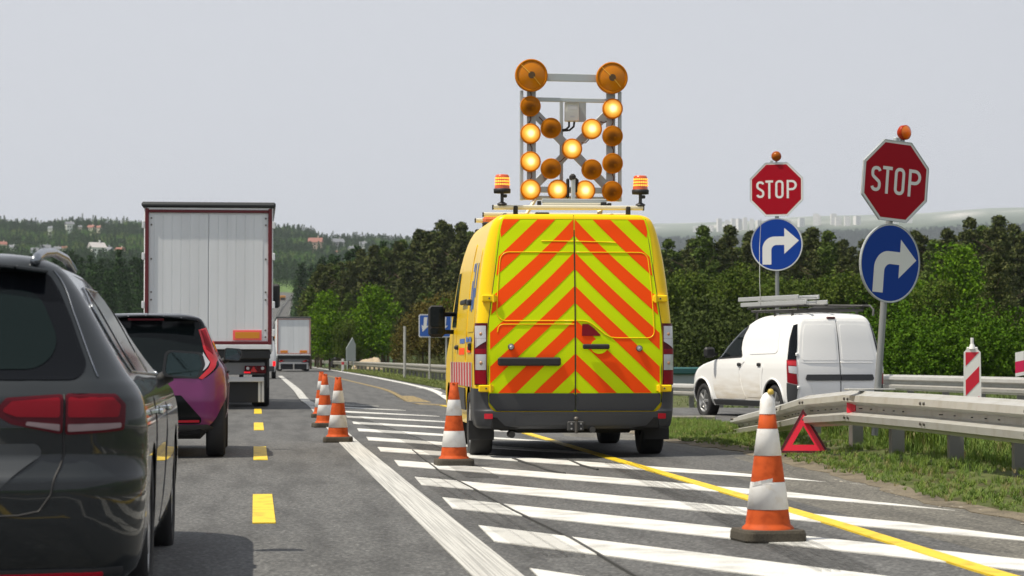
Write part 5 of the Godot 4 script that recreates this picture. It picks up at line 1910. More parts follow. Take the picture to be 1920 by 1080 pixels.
func build_cone(label: String, at: Vector3, turn: float, capped: bool) -> void:
	var orange := mat(lin(0.54, 0.088, 0.018), 0.65)
	orange.metallic_specular = 0.3
	orange.albedo_texture = noise_tex(0.03, [[0.2, Color(0.84, 0.8, 0.77)], [0.45, grey(0.95)], [0.7, grey(1.0)]], 256, 5, FastNoiseLite.TYPE_SIMPLEX_SMOOTH, 41) if not M.has("cone_orange") else null
	if M.has("cone_orange"):
		orange = M.cone_orange
	else:
		tri_uv(orange, Vector3.ONE * 1.6)
		M.cone_orange = orange
		var w := mat(lin(0.76, 0.755, 0.74), 0.5)
		w.albedo_texture = noise_tex(0.02, [[0.2, Color(0.93, 0.91, 0.88)], [0.36, grey(0.98)], [0.5, grey(1.0)]], 256, 5, FastNoiseLite.TYPE_SIMPLEX_SMOOTH, 42)
		tri_uv(w, Vector3.ONE * 1.7)
		M.cone_white = w
		var b := mat(lin(0.105, 0.09, 0.068), 0.9)
		b.albedo_texture = speckle(256, 0.5, 1.0, 0.8, 43, 0.6)
		tri_uv(b, Vector3.ONE * 1.5)
		M.cone_base = b
	var c := thing("traffic_cone", label, "traffic cone", at, turn, "cones along the closed lane")
	var st := S()
	var foot := []
	for q in [[0.0, 0.97], [0.012, 1.0], [0.05, 0.985], [0.066, 0.95], [0.068, 0.4]]:
		var rg := []
		for v in rounded(rect(-0.176, -0.176, 0.176, 0.176), 0.05):
			rg.append(Vector3(v.x * q[1], q[0], v.y * q[1]))
		foot.append(rg)
	for i in foot.size() - 1:
		for k in foot[i].size():
			var k2: int = (k + 1) % foot[i].size()
			qo(st, [foot[i][k], foot[i][k2], foot[i + 1][k2], foot[i + 1][k]], Vector3(0, 0.02, 0))
	obj("base", fin(st), M.cone_base, c)
	var cuts := [0.066, 0.175, 0.325, 0.468, 0.615, 0.70 if capped else 0.765]
	for i in 5:
		st = S()
		var h0: float = cuts[i]
		var h1: float = cuts[i + 1]
		var proud := 0.0025 if i % 2 else 0.0
		var prof := [Vector2(cone_radius(h0), h0)]
		if i == 0:
			prof = [Vector2(0.145, 0.064), Vector2(0.14, 0.078), Vector2(cone_radius(0.085), 0.09)]
		prof.append(Vector2(cone_radius(h0) + proud, h0 + 0.001) if i else Vector2(cone_radius(0.1), 0.1))
		prof.append(Vector2(cone_radius(h1) + proud, h1 - 0.001))
		if i == 4:
			prof.append(Vector2(cone_radius(h1) * 0.8, h1 + 0.004))
			prof.append(Vector2(cone_radius(h1) * 0.62, h1 - 0.02))
			prof.append(Vector2(0, h1 - 0.03))
		lathe(st, prof, Transform3D(), 30)
		obj("white_band" if i % 2 else "orange_band", fin(st), M.cone_white if i % 2 else M.cone_orange, c)
	if capped:
		st = S()
		lathe(st, [Vector2(0.047, 0.695), Vector2(0.044, 0.72), Vector2(0.040, 0.775), Vector2(0.026, 0.80), Vector2(0.012, 0.812), Vector2(0, 0.812)], Transform3D(), 20)
		var top := obj("cap", fin(st), M.cone_white, c)
		top.set_meta("label", "torn whitish wrap on the tip")
		st = S()
		lathe(st, [Vector2(0, 0), Vector2(0.016, 0.004), Vector2(0.019, 0.016), Vector2(0.012, 0.03), Vector2(0, 0.034)], Transform3D(Basis(), Vector3(0.012, 0.80, 0.02)), 12)
		obj("yellow_knob", fin(st), mat(lin(0.5, 0.36, 0.06), 0.5), c)
		# a torn flap of the lower reflective sleeve
		st = S()
		for k in 6:
			var a0 := deg_to_rad(-75 + k * 12.0)
			var a1 := deg_to_rad(-75 + (k + 1) * 12.0)
			var y0 := 0.30 + 0.0045 * k
			var r := cone_radius(y0) + 0.005
			var p0 := Vector3(r * sin(a0), y0, r * cos(a0))
			var p1 := Vector3(r * sin(a1), y0 + 0.0045, r * cos(a1))
			var out := 0.004 + 0.006 * absf(sin(k * 1.7))
			quad(st, p0, p1, p1 * Vector3(1 + out * 5, 1, 1 + out * 5) + Vector3(0, 0.021, 0), p0 * Vector3(1 + out * 5, 1, 1 + out * 5) + Vector3(0, 0.019, 0))
		obj("torn_flap", fin(st), M.cone_white, c)
	else:
		st = S()
		var r := cone_radius(0.765)
		for k in 4:
			var a := k * PI / 2 + 0.4
			box(st, Vector3(r * 0.95 * cos(a), 0.765, r * 0.95 * sin(a)), Vector3(0.012, 0.022, 0.02), 0.003, Basis(Vector3.UP, -a))
		obj("rim_tab", fin(st), M.cone_orange, c)


func strokes(st: SurfaceTool, lines: Array, w: float, X: Transform3D, k: float, depth: float) -> void:
	for l in lines:
		var big := PackedVector2Array()
		for v in l:
			big.append(v * 400.0)
		for p in Geometry2D.offset_polyline(big, w * 200.0, Geometry2D.JOIN_ROUND, Geometry2D.END_BUTT):
			var q := PackedVector2Array()
			for v in p:
				q.append(v * k / 400.0)
			if not Geometry2D.is_polygon_clockwise(p):
				plate(st, q, X, depth)


func stop_letters() -> Array:
	# narrow road-sign capitals, 0.31 high, in units of the sign's height
	var h := 0.148
	var out := []
	var s := PackedVector2Array()
	s.append_array(arc(Vector2(-0.295, h - 0.062), 0.048, 15, 90, 5))
	s.append_array(arc(Vector2(-0.31, h - 0.062), 0.048, 95, 180, 5))
	s.append_array(arc(Vector2(-0.31, h - 0.085), 0.048, 185, 235, 4))
	s.append_array(arc(Vector2(-0.295, -h + 0.085), 0.048, 55, 0, 4))
	s.append_array(arc(Vector2(-0.295, -h + 0.062), 0.048, -5, -90, 5))
	s.append_array(arc(Vector2(-0.31, -h + 0.062), 0.048, -95, -168, 5))
	out.append(s)
	out.append(pv([-0.205, h, -0.06, h]))
	out.append(pv([-0.132, h - 0.022, -0.132, -h - 0.022]))
	var o1 := PackedVector2Array([Vector2(0.0, 0)]) + arc(Vector2(0.05, h - 0.05), 0.05, 180, 90, 5) + arc(Vector2(0.066, h - 0.05), 0.05, 90, 0, 5) + PackedVector2Array([Vector2(0.116, 0)])
	var o2 := PackedVector2Array([Vector2(0.0, 0)]) + arc(Vector2(0.05, -h + 0.05), 0.05, 180, 270, 5) + arc(Vector2(0.066, -h + 0.05), 0.05, 270, 360, 5) + PackedVector2Array([Vector2(0.116, 0)])
	out.append(o1)
	out.append(o2)
	out.append(pv([0.215, h + 0.022, 0.215, -h - 0.022]))
	out.append(PackedVector2Array([Vector2(0.237, h)]) + arc(Vector2(0.29, h - 0.075), 0.075, 90, -90, 9) + PackedVector2Array([Vector2(0.237, h - 0.15)]))
	return out


func build_stop_sign(label_stop: String, at: Vector3, yaw: float, lean: float, k: float, oct_y: float, disc_y: float, lamp_x: float, pole_from: float, bright: bool, lamp_dir: float) -> void:
	var B := Basis(Vector3.UP, deg_to_rad(yaw))
	var L := Basis(Vector3.FORWARD, deg_to_rad(lean))
	var t := thing("stop_sign", label_stop, "road sign", at)
	var X := Transform3D(L, Vector3.ZERO)
	var face := func(y: float, z: float) -> Transform3D: return X * Transform3D(B.rotated(Vector3.UP, 0.09 if y == disc_y and not bright else 0.0), Vector3(0, y, 0)) * Transform3D(Basis(), Vector3(0, 0, z))
	var white := mat(lin(0.68, 0.68, 0.66), 0.35)
	var red := mat(lin(0.32, 0.003, 0.013), 0.45)
	red.metallic_specular = 0.25
	var blue := mat(lin(0.007, 0.045, 0.27), 0.4)
	blue.metallic_specular = 0.25
	var back: Material = M.grey_steel
	var st := S()
	rod(st, X * Vector3(0, pole_from, 0), X * Vector3(0, oct_y + 0.3 * k, 0), 0.032 * (1.0 if k < 0.9 else 1.25))
	var pm := mat(lin(0.26, 0.27, 0.27), 0.4, 0.4)
	obj("pole", fin(st), pm, t)
	if not bright:
		st = S()
		box(st, Vector3(-0.06, 0.118, -0.02), Vector3(0.44, 0.016, 0.16), 0.004)
		obj("base_plate", fin(st), M.zinc, t)
	# octagon
	var oct := PackedVector2Array()
	for i in 8:
		var a := deg_to_rad(22.5 + 45 * i)
		oct.append(Vector2(cos(a), sin(a)) * 0.541 * k)
	var inner := PackedVector2Array()
	for p in oct:
		inner.append(p * 0.925)
	st = S()
	plate(st, oct, face.call(oct_y, 0.05), 0.022 * k)
	var b := obj("octagon", fin(st), white, t)
	st = S()
	plate(st, inner, face.call(oct_y, 0.053), 0.004)
	obj("red_field", fin(st), red, b)
	st = S()
	strokes(st, stop_letters(), 0.040, face.call(oct_y, 0.0555), k, 0.003)
	obj("lettering", fin(st), white, b)
	st = S()
	var lip := PackedVector2Array()
	for p in oct:
		lip.append(p * 0.985)
	ring(st, oct, lip, face.call(oct_y, 0.056), 0.02)
	obj("rim", fin(st), back, b)
	# blue disc
	var dr := 0.36 / 0.735 * k
	st = S()
	plate(st, circle(dr, 48), face.call(disc_y, 0.05), 0.022 * k)
	var d := obj("disc", fin(st), white, t)
	st = S()
	plate(st, circle(dr * 0.955, 48), face.call(disc_y, 0.053), 0.004)
	obj("blue_field", fin(st), blue, d)
	var arrow := PackedVector2Array([Vector2(-0.54, -0.76), Vector2(-0.2, -0.76), Vector2(-0.2, -0.2)])
	arrow.append_array(arc(Vector2(0.0, -0.22), 0.2, 175, 95, 6))
	arrow.append_array(pv([0.3, -0.02, 0.3, -0.36, 0.86, 0.14, 0.3, 0.62, 0.3, 0.3, -0.08, 0.3]))
	arrow.append_array(arc(Vector2(-0.08, -0.16), 0.46, 92, 180, 10))
	for i in arrow.size():
		arrow[i] *= dr
	st = S()
	plate(st, arrow, face.call(disc_y, 0.0555), 0.003)
	obj("white_arrow", fin(st), white, d)
	st = S()
	ring(st, circle(dr, 48), circle(dr * 0.985, 48), face.call(disc_y, 0.056), 0.02)
	obj("rim", fin(st), back, d)
	st = S()
	for y in [oct_y - 0.2 * k, oct_y + 0.2 * k, disc_y - 0.2 * k, disc_y + 0.2 * k]:
		box(st, face.call(y, 0.005) * Vector3.ZERO, Vector3(0.16, 0.04, 0.05), 0.006, L * B)
	obj("bracket", fin(st), back, t)
	# the small amber lamp on top, a thing of its own
	var top := X * Vector3(0, oct_y + 0.5 * k, 0)
	var l := thing("signal_lamp", "round amber warning lamp on top of the " + ("sunlit left" if bright else "shaded right") + " stop sign", "lamp", at + top + L * B * Vector3(lamp_x * k, 0, 0.04), lamp_dir)
	var r := 0.092 * k
	st = S()
	box(st, Vector3(0, 0.03 * k, -0.02), Vector3(0.04, 0.09 * k, 0.03), 0.005)
	box(st, Vector3(-0.09 * k, 0.02 * k, -0.03), Vector3(0.06, 0.05, 0.04), 0.008)
	obj("bracket", fin(st), back, l)
	st = S()
	var c := Vector3(0, 0.115 * k, 0.0)
	lathe(st, [Vector2(0, -0.07 * k), Vector2(r * 0.7, -0.06 * k), Vector2(r, -0.02 * k), Vector2(r, 0.035 * k), Vector2(r * 0.9, 0.04 * k)], along(c, c + Vector3.BACK), 24)
	var hm := mat(lin(0.34, 0.028, 0.006), 0.35)
	hm.metallic_specular = 0.25
	obj("housing", fin(st), hm, l)
	st = S()
	lens_dome(st, r * 0.9, 0.05 * k, Transform3D(Basis(), c + Vector3(0, 0, 0.038 * k)))
	if bright:
		var dl := mat(lin(0.30, 0.075, 0.003), 0.2)
		dl.metallic_specular = 0.3
		obj("lens", st, dl, l)
	else:
		var gl := mat(lin(0.35, 0.1, 0.004), 0.2)
		gl.emission_enabled = true
		gl.emission = Color(1.0, 0.42, 0.03)
		gl.emission_energy_multiplier = 0.3
		gl.emission_operator = BaseMaterial3D.EMISSION_OP_MULTIPLY
		gl.emission_texture = M.lens_lit.emission_texture
		obj("lens", st, gl, l)


# W-section beam along centre points; f scales its height
func beam(pts: Array, f: Array, facing: Vector3) -> SurfaceTool:
	var prof := [[0.155, 0.0], [0.135, 0.02], [0.115, 0.088], [0.06, 0.098], [0.025, 0.012], [-0.025, 0.012], [-0.06, 0.098], [-0.115, 0.088], [-0.135, 0.02], [-0.155, 0.0]]
	var st := S()
	var rows := []
	for i in pts.size():
		var t: Vector3 = pts[mini(i + 1, pts.size() - 1)] - pts[maxi(i - 1, 0)]
		var n := Vector3(t.z, 0, -t.x).normalized()
		if n.dot(facing) < 0.0:
			n = -n
		var fr := []
		var bk := []
		for p in prof:
			fr.append(pts[i] + Vector3(0, p[0] * f[i], 0) + n * (p[1]))
			bk.append(pts[i] + Vector3(0, p[0] * f[i], 0) + n * (p[1] - 0.005))
		rows.append([fr, bk])
	for i in pts.size() - 1:
		for k in prof.size() - 1:
			var a: Array = rows[i][0]
			var b: Array = rows[i + 1][0]
			var c: Vector3 = (Vector3(a[k]) + b[k] + a[k + 1] + b[k + 1]) / 4.0 - facing
			qo(st, [a[k], b[k], b[k + 1], a[k + 1]], c)
			a = rows[i][1]
			b = rows[i + 1][1]
			qo(st, [a[k], b[k], b[k + 1], a[k + 1]], c + facing * 2.0)
		for k in [0, prof.size() - 1]:
			qo(st, [rows[i][0][k], rows[i + 1][0][k], rows[i + 1][1][k], rows[i][1][k]], pts[i])
	for i in [0, pts.size() - 1]:
		for k in prof.size() - 1:
			qo(st, [rows[i][0][k], rows[i][0][k + 1], rows[i][1][k + 1], rows[i][1][k]], pts[0].lerp(pts[pts.size() - 1], 0.5))
	return fin(st)


func rail_post(parent: Node, at: Vector3, top: float, turn: float) -> void:
	var st := S()
	var h := top - at.y + 0.25
	var B := Basis(Vector3.UP, deg_to_rad(turn))
	var c := at + Vector3(0, h / 2.0 - 0.25, 0)
	box(st, c, Vector3(0.125, h, 0.007), 0.001, B)
	for s in [-1.0, 1.0]:
		box(st, c + B * Vector3(0.059 * s, 0, -0.03), Vector3(0.007, h, 0.055), 0.001, B)
		box(st, c + B * Vector3(0.05 * s, 0, -0.06), Vector3(0.024, h, 0.006), 0.001, B)
	obj("post", fin(st), M.post_steel, parent)


func build_rails() -> void:
	var p: StandardMaterial3D = M.zinc.duplicate()
	p.albedo_color = lin(0.2, 0.195, 0.18)
	M.post_steel = p
	# near guardrail: from the right edge of the picture back to its turned-down end
	var r := Node3D.new()
	r.name = numbered("guardrail")
	add_child(r)
	tag(r, "near steel guardrail on the verge with its turned-down end beside the warning triangle", "guardrail")
	var nodes := [[Vector3(5.55, 0.53, -9.0), 1.05], [Vector3(5.57, 0.53, -13.0), 1.05], [Vector3(5.66, 0.53, -17.0), 1.05], [Vector3(5.61, 0.54, -19.6), 1.05], [Vector3(5.47, 0.545, -21.65), 1.03], [Vector3(5.40, 0.48, -23.15), 1.0], [Vector3(5.62, 0.37, -25.2), 0.95], [Vector3(5.82, 0.18, -28.6), 0.8]]
	# the line keeps these picture distances: 17.6 m at the frame's edge, 21.6 m at the bend
	for i in nodes.size() - 1:
		var a: Vector3 = nodes[i][0]
		var b: Vector3 = nodes[i + 1][0]
		var ext := (b - a).normalized() * 0.03
		var bm := obj("beam", beam([a - ext, a.lerp(b, 0.5), b + ext], [nodes[i][1], (nodes[i][1] + nodes[i + 1][1]) / 2.0, nodes[i + 1][1]], Vector3(-1, 0, 0.3)), M.zinc, r)
		var st := S()
		var d := (b - a).normalized()
		var n := Vector3(d.z, 0, -d.x).normalized()
		if n.x > 0:
			n = -n
		for u in [0.06, 0.16]:
			for y in [0.085, -0.085]:
				var q: Vector3 = b - d * u + Vector3(0, y, 0)
				rod(st, q + n * 0.088, q + n * 0.108, 0.016, 0.012, 8)
		obj("bolt", fin(st), M.bolt, bm)
		st = S()
		for u in [0.3, 0.42, 0.55, 0.72, 0.85]:
			var q := a.lerp(b, u)
			bar(st, q + n * 0.012 + d * 0.012, q + n * 0.018 - d * 0.012, 0.02 if u < 0.8 else 0.05, 0.008, 0.001)
		obj("slot", fin(st), M.black, bm)
	for q in [[5.76, -22.6, 0.5, 20], [5.72, -21.0, 0.66, 10], [5.78, -19.4, 0.66, 0], [5.8, -17.75, 0.66, 0], [5.74, -16.2, 0.66, 0], [5.7, -14.0, 0.66, 0], [5.82, -24.6, 0.42, 10], [5.95, -26.6, 0.28, 10]]:
		rail_post(r, Vector3(q[0], land(q[0], q[1]), q[1]), q[2], q[3])
	var st := S()
	plate(st, pv([-0.05, -0.05, 0.05, -0.04, 0.05, 0.045, -0.05, 0.055]), Transform3D(Basis(Vector3.UP, -0.3), Vector3(5.475, 0.55, -21.52)), 0.006)
	plate(st, pv([-0.05, -0.05, 0.05, -0.04, 0.05, 0.045, -0.05, 0.055]), Transform3D(Basis(Vector3.UP, -0.9), Vector3(5.43, 0.55, -21.55)), 0.006)
	obj("reflector", fin(st), M.bright_red_flat, r)

	# far guardrail round the outside of the slip road and on along the motorway
	var far := Node3D.new()
	far.name = numbered("guardrail")
	add_child(far)
	tag(far, "far guardrail along the outside of the slip road, behind the white van", "guardrail")
	var path := [Vector3(17.4, 0.52, -22), Vector3(15.3, 0.52, -30), Vector3(13.75, 0.52, -36), Vector3(13.1, 0.52, -40), Vector3(12.95, 0.52, -44), Vector3(12.7, 0.52, -48), Vector3(12.3, 0.5, -52), Vector3(11.75, 0.4, -56), Vector3(11.05, 0.2, -60), Vector3(10.2, 0.2, -64), Vector3(9.3, 0.4, -69), Vector3(8.3, 0.55, -76)]
	for i in path.size() - 1:
		var ext: Vector3 = (path[i + 1] - path[i]).normalized() * 0.02
		obj("beam", beam([path[i] - ext, path[i + 1] + ext], [1.0, 1.0], Vector3(-1, 0, 0.5)), M.zinc, far)
		for u in [0.1, 0.6]:
			var q: Vector3 = path[i].lerp(path[i + 1], u)
			rail_post(far, Vector3(q.x + 0.12, q.y - 0.53, q.z - 0.05), q.y + 0.12, 0)
	var road := Node3D.new()
	road.name = numbered("guardrail")
	add_child(road)
	tag(road, "dark weathered guardrail along the grass strip left of the yellow van", "guardrail")
	var old: StandardMaterial3D = M.zinc.duplicate()
	old.albedo_color = lin(0.3, 0.285, 0.24)
	path = [Vector3(7.9, 0.58, -80), Vector3(7.42, 0.58, -88), Vector3(7.3, 0.58, -94), Vector3(7.45, 0.58, -104), Vector3(7.7, 0.58, -118), Vector3(7.85, 0.58, -132), Vector3(8.0, 0.58, -150), Vector3(8.0, 0.58, -175), Vector3(7.95, 0.58, -200), Vector3(7.85, 0.58, -250), Vector3(7.8, 0.62, -330), Vector3(7.9, 0.9, -420)]
	for i in path.size() - 1:
		obj("beam", beam([path[i], path[i + 1]], [1.1, 1.1], Vector3(-1, 0, 0.1)), old, road)
		var n := 4
		for u in n:
			var q: Vector3 = path[i].lerp(path[i + 1], (u + 0.3) / n)
			rail_post(road, Vector3(q.x + 0.12, 0, q.z), 0.72, 0)
	var up_hill := Node3D.new()
	up_hill.name = numbered("guardrail")
	add_child(up_hill)
	tag(up_hill, "distant guardrails beside the road climbing the hill above the second lorry", "guardrail")
	for side in [[[4.5, 640], [6.5, 760], [9.8, 900], [13.5, 1010], [18.5, 1120]], [[10.5, 760], [13.6, 900], [17.0, 1010], [21.5, 1120]]]:
		for i in side.size() - 1:
			var a := Vector3(side[i][0], hill(side[i][0], -side[i][1]) + 1.7, -side[i][1])
			var b := Vector3(side[i + 1][0], hill(side[i + 1][0], -side[i + 1][1]) + 1.7, -side[i + 1][1])
			obj("beam", beam([a, b], [2.6, 2.6], Vector3(-1, 0, 0.1)), M.zinc, up_hill)
	st = S()
	box(st, Vector3(7.86, 0.6, -242), Vector3(0.7, 1.1, 1.2), 0.2)
	obj("end_block", fin(st), M.black, road)


func build_small_things() -> void:
	# warning triangle leaning on the verge in front of the rail
	var t := thing("warning_triangle", "red warning triangle standing on the grass in front of the near guardrail", "warning triangle", Vector3(5.31, 0.055, -22.95), -8.0)
	t.scale = Vector3.ONE * 1.08
	var tri_at := func(r: float) -> PackedVector2Array: return pv([0, r, -0.866 * r, -0.5 * r, 0.866 * r, -0.5 * r])
	var X := Transform3D(Basis(Vector3.RIGHT, -0.12), Vector3(0, 0.155, 0))
	var st := S()
	ring(st, tri_at.call(0.265), tri_at.call(0.225), X, 0.018)
	var fr := obj("outer_frame", fin(st), mat(lin(0.09, 0.002, 0.008), 0.3), t)
	st = S()
	ring(st, tri_at.call(0.222), tri_at.call(0.115), X * Transform3D(Basis(), Vector3(0, 0, -0.003)), 0.008)
	obj("reflective_field", fin(st), mat(lin(0.86, 0.018, 0.05), 0.35), t)
	st = S()
	box(st, Vector3(0, -0.0, -0.04), Vector3(0.3, 0.015, 0.12), 0.004)
	box(st, Vector3(-0.16, -0.04, -0.02), Vector3(0.02, 0.1, 0.02), 0.003)
	box(st, Vector3(0.16, -0.04, -0.02), Vector3(0.02, 0.1, 0.02), 0.003)
	obj("foot", fin(st), M.black, t)

	# red and white delineator panel between the rail and the slip road
	var d := thing("delineator_panel", "red and white striped delineator panel in a white frame beyond the guardrail", "delineator", Vector3(9.15, 0.02, -30.0), -14.0)
	var redm := mat(lin(0.56, 0.012, 0.035), 0.35)
	st = S()
	var out := rounded(pv([-0.105, 0.05, 0.105, 0.05, 0.112, 0.5, 0.105, 1.06, 0.06, 1.105, -0.06, 1.105, -0.105, 1.06, -0.112, 0.5]), 0.012)
	plate(st, out, Transform3D(Basis(), Vector3(0, 0, 0.02)), 0.04)
	obj("panel", fin(st), M.white_plastic, d)
	st = S()
	rod(st, Vector3(0, 1.1, 0), Vector3(0, 1.16, 0), 0.045, 0.028)
	rod(st, Vector3(0, 1.15, 0), Vector3(0, 1.245, 0), 0.021)
	box(st, Vector3(0, 1.11, 0), Vector3(0.14, 0.03, 0.04), 0.008)
	obj("knob", fin(st), M.white_plastic, d)
	st = S()
	box(st, Vector3(0, 0.05, 0), Vector3(0.36, 0.1, 0.5), 0.02)
	obj("base", fin(st), M.plastic, d)
	for y in [-0.06, 0.32, 0.70, 1.08]:
		var band := pv([-0.085, y - 0.2, 0.085, y - 0.02, 0.085, y + 0.18, -0.085, y])
		for piece in Geometry2D.intersect_polygons(band, pv([-0.085, 0.08, 0.085, 0.08, 0.085, 1.06, -0.085, 1.06])):
			st = S()
			plate(st, piece, Transform3D(Basis(), Vector3(0, 0, 0.023)), 0.003)
			obj("red_stripe", fin(st), redm, d)
	# reflector post on the far rail
	var q := thing("marker_post", "short white and red marker post on the far guardrail at the right edge", "marker post", Vector3(13.23, 0.68, -40.6), -18.0)
	for l in [[0.0, 0.06, 0], [0.06, 0.26, 1], [0.26, 0.42, 0]]:
		st = S()
		plate(st, pv([-0.075, l[0], 0.075, l[0] + 0.03, 0.075, l[1] + 0.03, -0.075, l[1]]), Transform3D(), 0.05)
		obj("red_band" if l[2] else "white_band", fin(st), mat(lin(0.6, 0.01, 0.08), 0.35) if l[2] else M.white_plastic, q)

	# blue lane sign beyond the van's mirror
	var b := thing("lane_sign", "blue rectangular sign with white arrows, partly hidden by the yellow van's mirror", "road sign", Vector3(7.45, 0, -100), 0.0)
	st = S()
	plate(st, rect(-0.66, 1.88, 0.72, 2.84, 0.08), Transform3D(Basis(), Vector3(0, 0, 0.03)), 0.03)
	var bf := obj("board", fin(st), M.white_plastic, b)
	st = S()
	plate(st, rect(-0.62, 1.92, 0.68, 2.80, 0.06), Transform3D(Basis(), Vector3(0, 0, 0.034)), 0.003)
	obj("blue_field", fin(st), mat(lin(0.02, 0.1, 0.42), 0.35), bf)
	for dx in [-0.38, 0.42]:
		st = S()
		plate(st, pv([dx - 0.06, 2.72, dx + 0.08, 2.72, dx + 0.05, 2.35, dx + 0.15, 2.38, dx - 0.12, 2.1, dx - 0.16, 2.4, dx - 0.08, 2.35]), Transform3D(Basis(), Vector3(0, 0, 0.038)), 0.003)
		obj("white_arrow", fin(st), M.white_plastic, bf)
	st = S()
	plate(st, rect(0.0, 2.0, 0.05, 2.66), Transform3D(Basis(), Vector3(0, 0, 0.038)), 0.003)
	obj("white_bar", fin(st), M.white_plastic, bf)
	for x in [-0.2, 0.5]:
		st = S()
		rod(st, Vector3(x, 0, -0.04), Vector3(x, 2.8, -0.04), 0.04)
		obj("pole", fin(st), M.zinc, b)
	var sp := thing("steel_post", "bare grey steel post on the verge left of the blue sign", "post", Vector3(6.95, 0, -112))
	st = S()
	rod(st, Vector3.ZERO, Vector3(0, 2.5, 0), 0.06)
	obj("shaft", fin(st), M.zinc, sp)
	# back of a sign
	var g := thing("sign_seen_from_behind", "grey back of a road sign on two posts by the sandy heap", "road sign", Vector3(7.55, 0.2, -190), 50.0)
	st = S()
	plate(st, pv([-0.6, 0.6, 0.6, 0.6, 0.6, 1.9, 0.2, 2.45, -0.6, 1.6]), Transform3D(), 0.03)
	obj("board", fin(st), M.grey_steel, g)
	for x in [-0.4, 0.4]:
		st = S()
		rod(st, Vector3(x, -0.3, -0.05), Vector3(x, 1.6, -0.05), 0.04)
		obj("pole", fin(st), M.grey_steel, g)
	var mk := thing("marker_post", "small red and white marker post far off beside the grey sign back", "marker post", Vector3(6.9, 0, -190))
	for l in [[0.0, 0.5, 0], [0.5, 0.72, 1], [0.72, 0.95, 0]]:
		st = S()
		box(st, Vector3(0, (l[0] + l[1]) / 2.0, 0), Vector3(0.2, l[1] - l[0], 0.15), 0.02)
		obj("red_band" if l[2] else "white_band", fin(st), mat(lin(0.6, 0.02, 0.04), 0.4) if l[2] else M.white_plastic, mk)
	# sandy heap
	st = S()
	var hp := FastNoiseLite.new()
	hp.seed = 8
	hp.frequency = 0.4
	var n := 16
	var hs := func(i: int, k: int) -> Vector3:
		var x := (i / float(n) - 0.5) * 4.4
		var z := (k / float(n) - 0.5) * 6.0
		var e: float = maxf(0.0, 1.0 - pow(absf(x) / 2.2, 3.0)) * maxf(0.0, 1.0 - pow(absf(z) / 3.0, 2.0))
		return Vector3(x, pow(e, 0.35) * (1.25 + 0.5 * x / 2.2 + 0.5 * hp.get_noise_2d(x * 2.0, z)) - 0.1, z)
	st.set_smooth_group(0)
	for i in n:
		for k in n:
			quad(st, hs.call(i, k), hs.call(i, k + 1), hs.call(i + 1, k + 1), hs.call(i + 1, k))
	var heap := obj("sand_heap", fin(st), M.sand)
	heap.position = Vector3(8.9, 0.15, -192)
	heap.scale = Vector3(0.55, 0.62, 0.6)
	tag(heap, "pale sandy heap on the verge beyond the guardrail", "sand heap")
	# orange works sign far down the road
	var ws := thing("works_sign", "small orange roundish works sign far up the road", "road sign", Vector3(4.35, hill(4.35, -500), -500))
	st = S()
	plate(st, circle(0.55, 16, Vector2(0, 1.9)), Transform3D(), 0.05)
	obj("disc", fin(st), mat(lin(0.8, 0.3, 0.02), 0.5), ws)
	st = S()
	rod(st, Vector3.ZERO, Vector3(0, 1.9, -0.08), 0.05)
	obj("pole", fin(st), M.zinc, ws)
	var ft := thing("orange_truck", "tiny orange and dark truck far up the hill road", "truck", Vector3(11.6, hill(11.6, -1020) + 0.1, -1020))
	st = S()
	box(st, Vector3(0, 1.6, 0), Vector3(2.4, 2.2, 5), 0.1)
	obj("body", fin(st), mat(lin(0.5, 0.22, 0.03), 0.5), ft)
	st = S()
	box(st, Vector3(0, 1.2, 2.55), Vector3(2.2, 1.2, 0.1), 0.03)
	box(st, Vector3(0, 0.4, 0), Vector3(2.2, 0.8, 4.6), 0.1)
	obj("chassis", fin(st), M.black, ft)
	# thin wire hanging beside the left stop sign is part of the van's ladder load in the photograph: an aerial
	var ae := thing("whip_aerial", "thin whip aerial rising from the white van's roof", "aerial", Vector3(9.58, -0.055, -38.7) + Basis(Vector3.UP, deg_to_rad(13.9)) * Vector3(-0.5, 1.85, -1.95), 13.9)
	st = S(false)
	tube(st, [Vector3(0, 0, 0), Vector3(-0.03, 0.5, 0.02), Vector3(-0.045, 1.1, 0.05), Vector3(-0.03, 1.6, 0.08)], 0.005, 5)
	obj("rod", fin(st), M.white_plastic, ae)


# ---------- plants and far things ----------
func leaf(st: SurfaceTool, c: Vector3, size: float, col: Color, r: RandomNumberGenerator, up := 0.0) -> void:
	var a := Vector3(r.randfn(), r.randfn(), r.randfn()).normalized()
	a = (a + Vector3.UP * up).normalized()
	var t := a.cross(Vector3(r.randfn(), r.randfn(), r.randfn())).normalized()
	var b := a.cross(t)
	var s := size * r.randf_range(0.6, 1.25)
	var v := r.randf_range(0.75, 1.25)
	st.set_color(Color(col.r * v, col.g * v, col.b * v))
	st.set_normal(a)
	st.add_vertex(c + t * s)
	st.add_vertex(c - t * s * 0.5 - b * s * 0.62)
	st.add_vertex(c - t * s * 0.5 + b * s * 0.62)


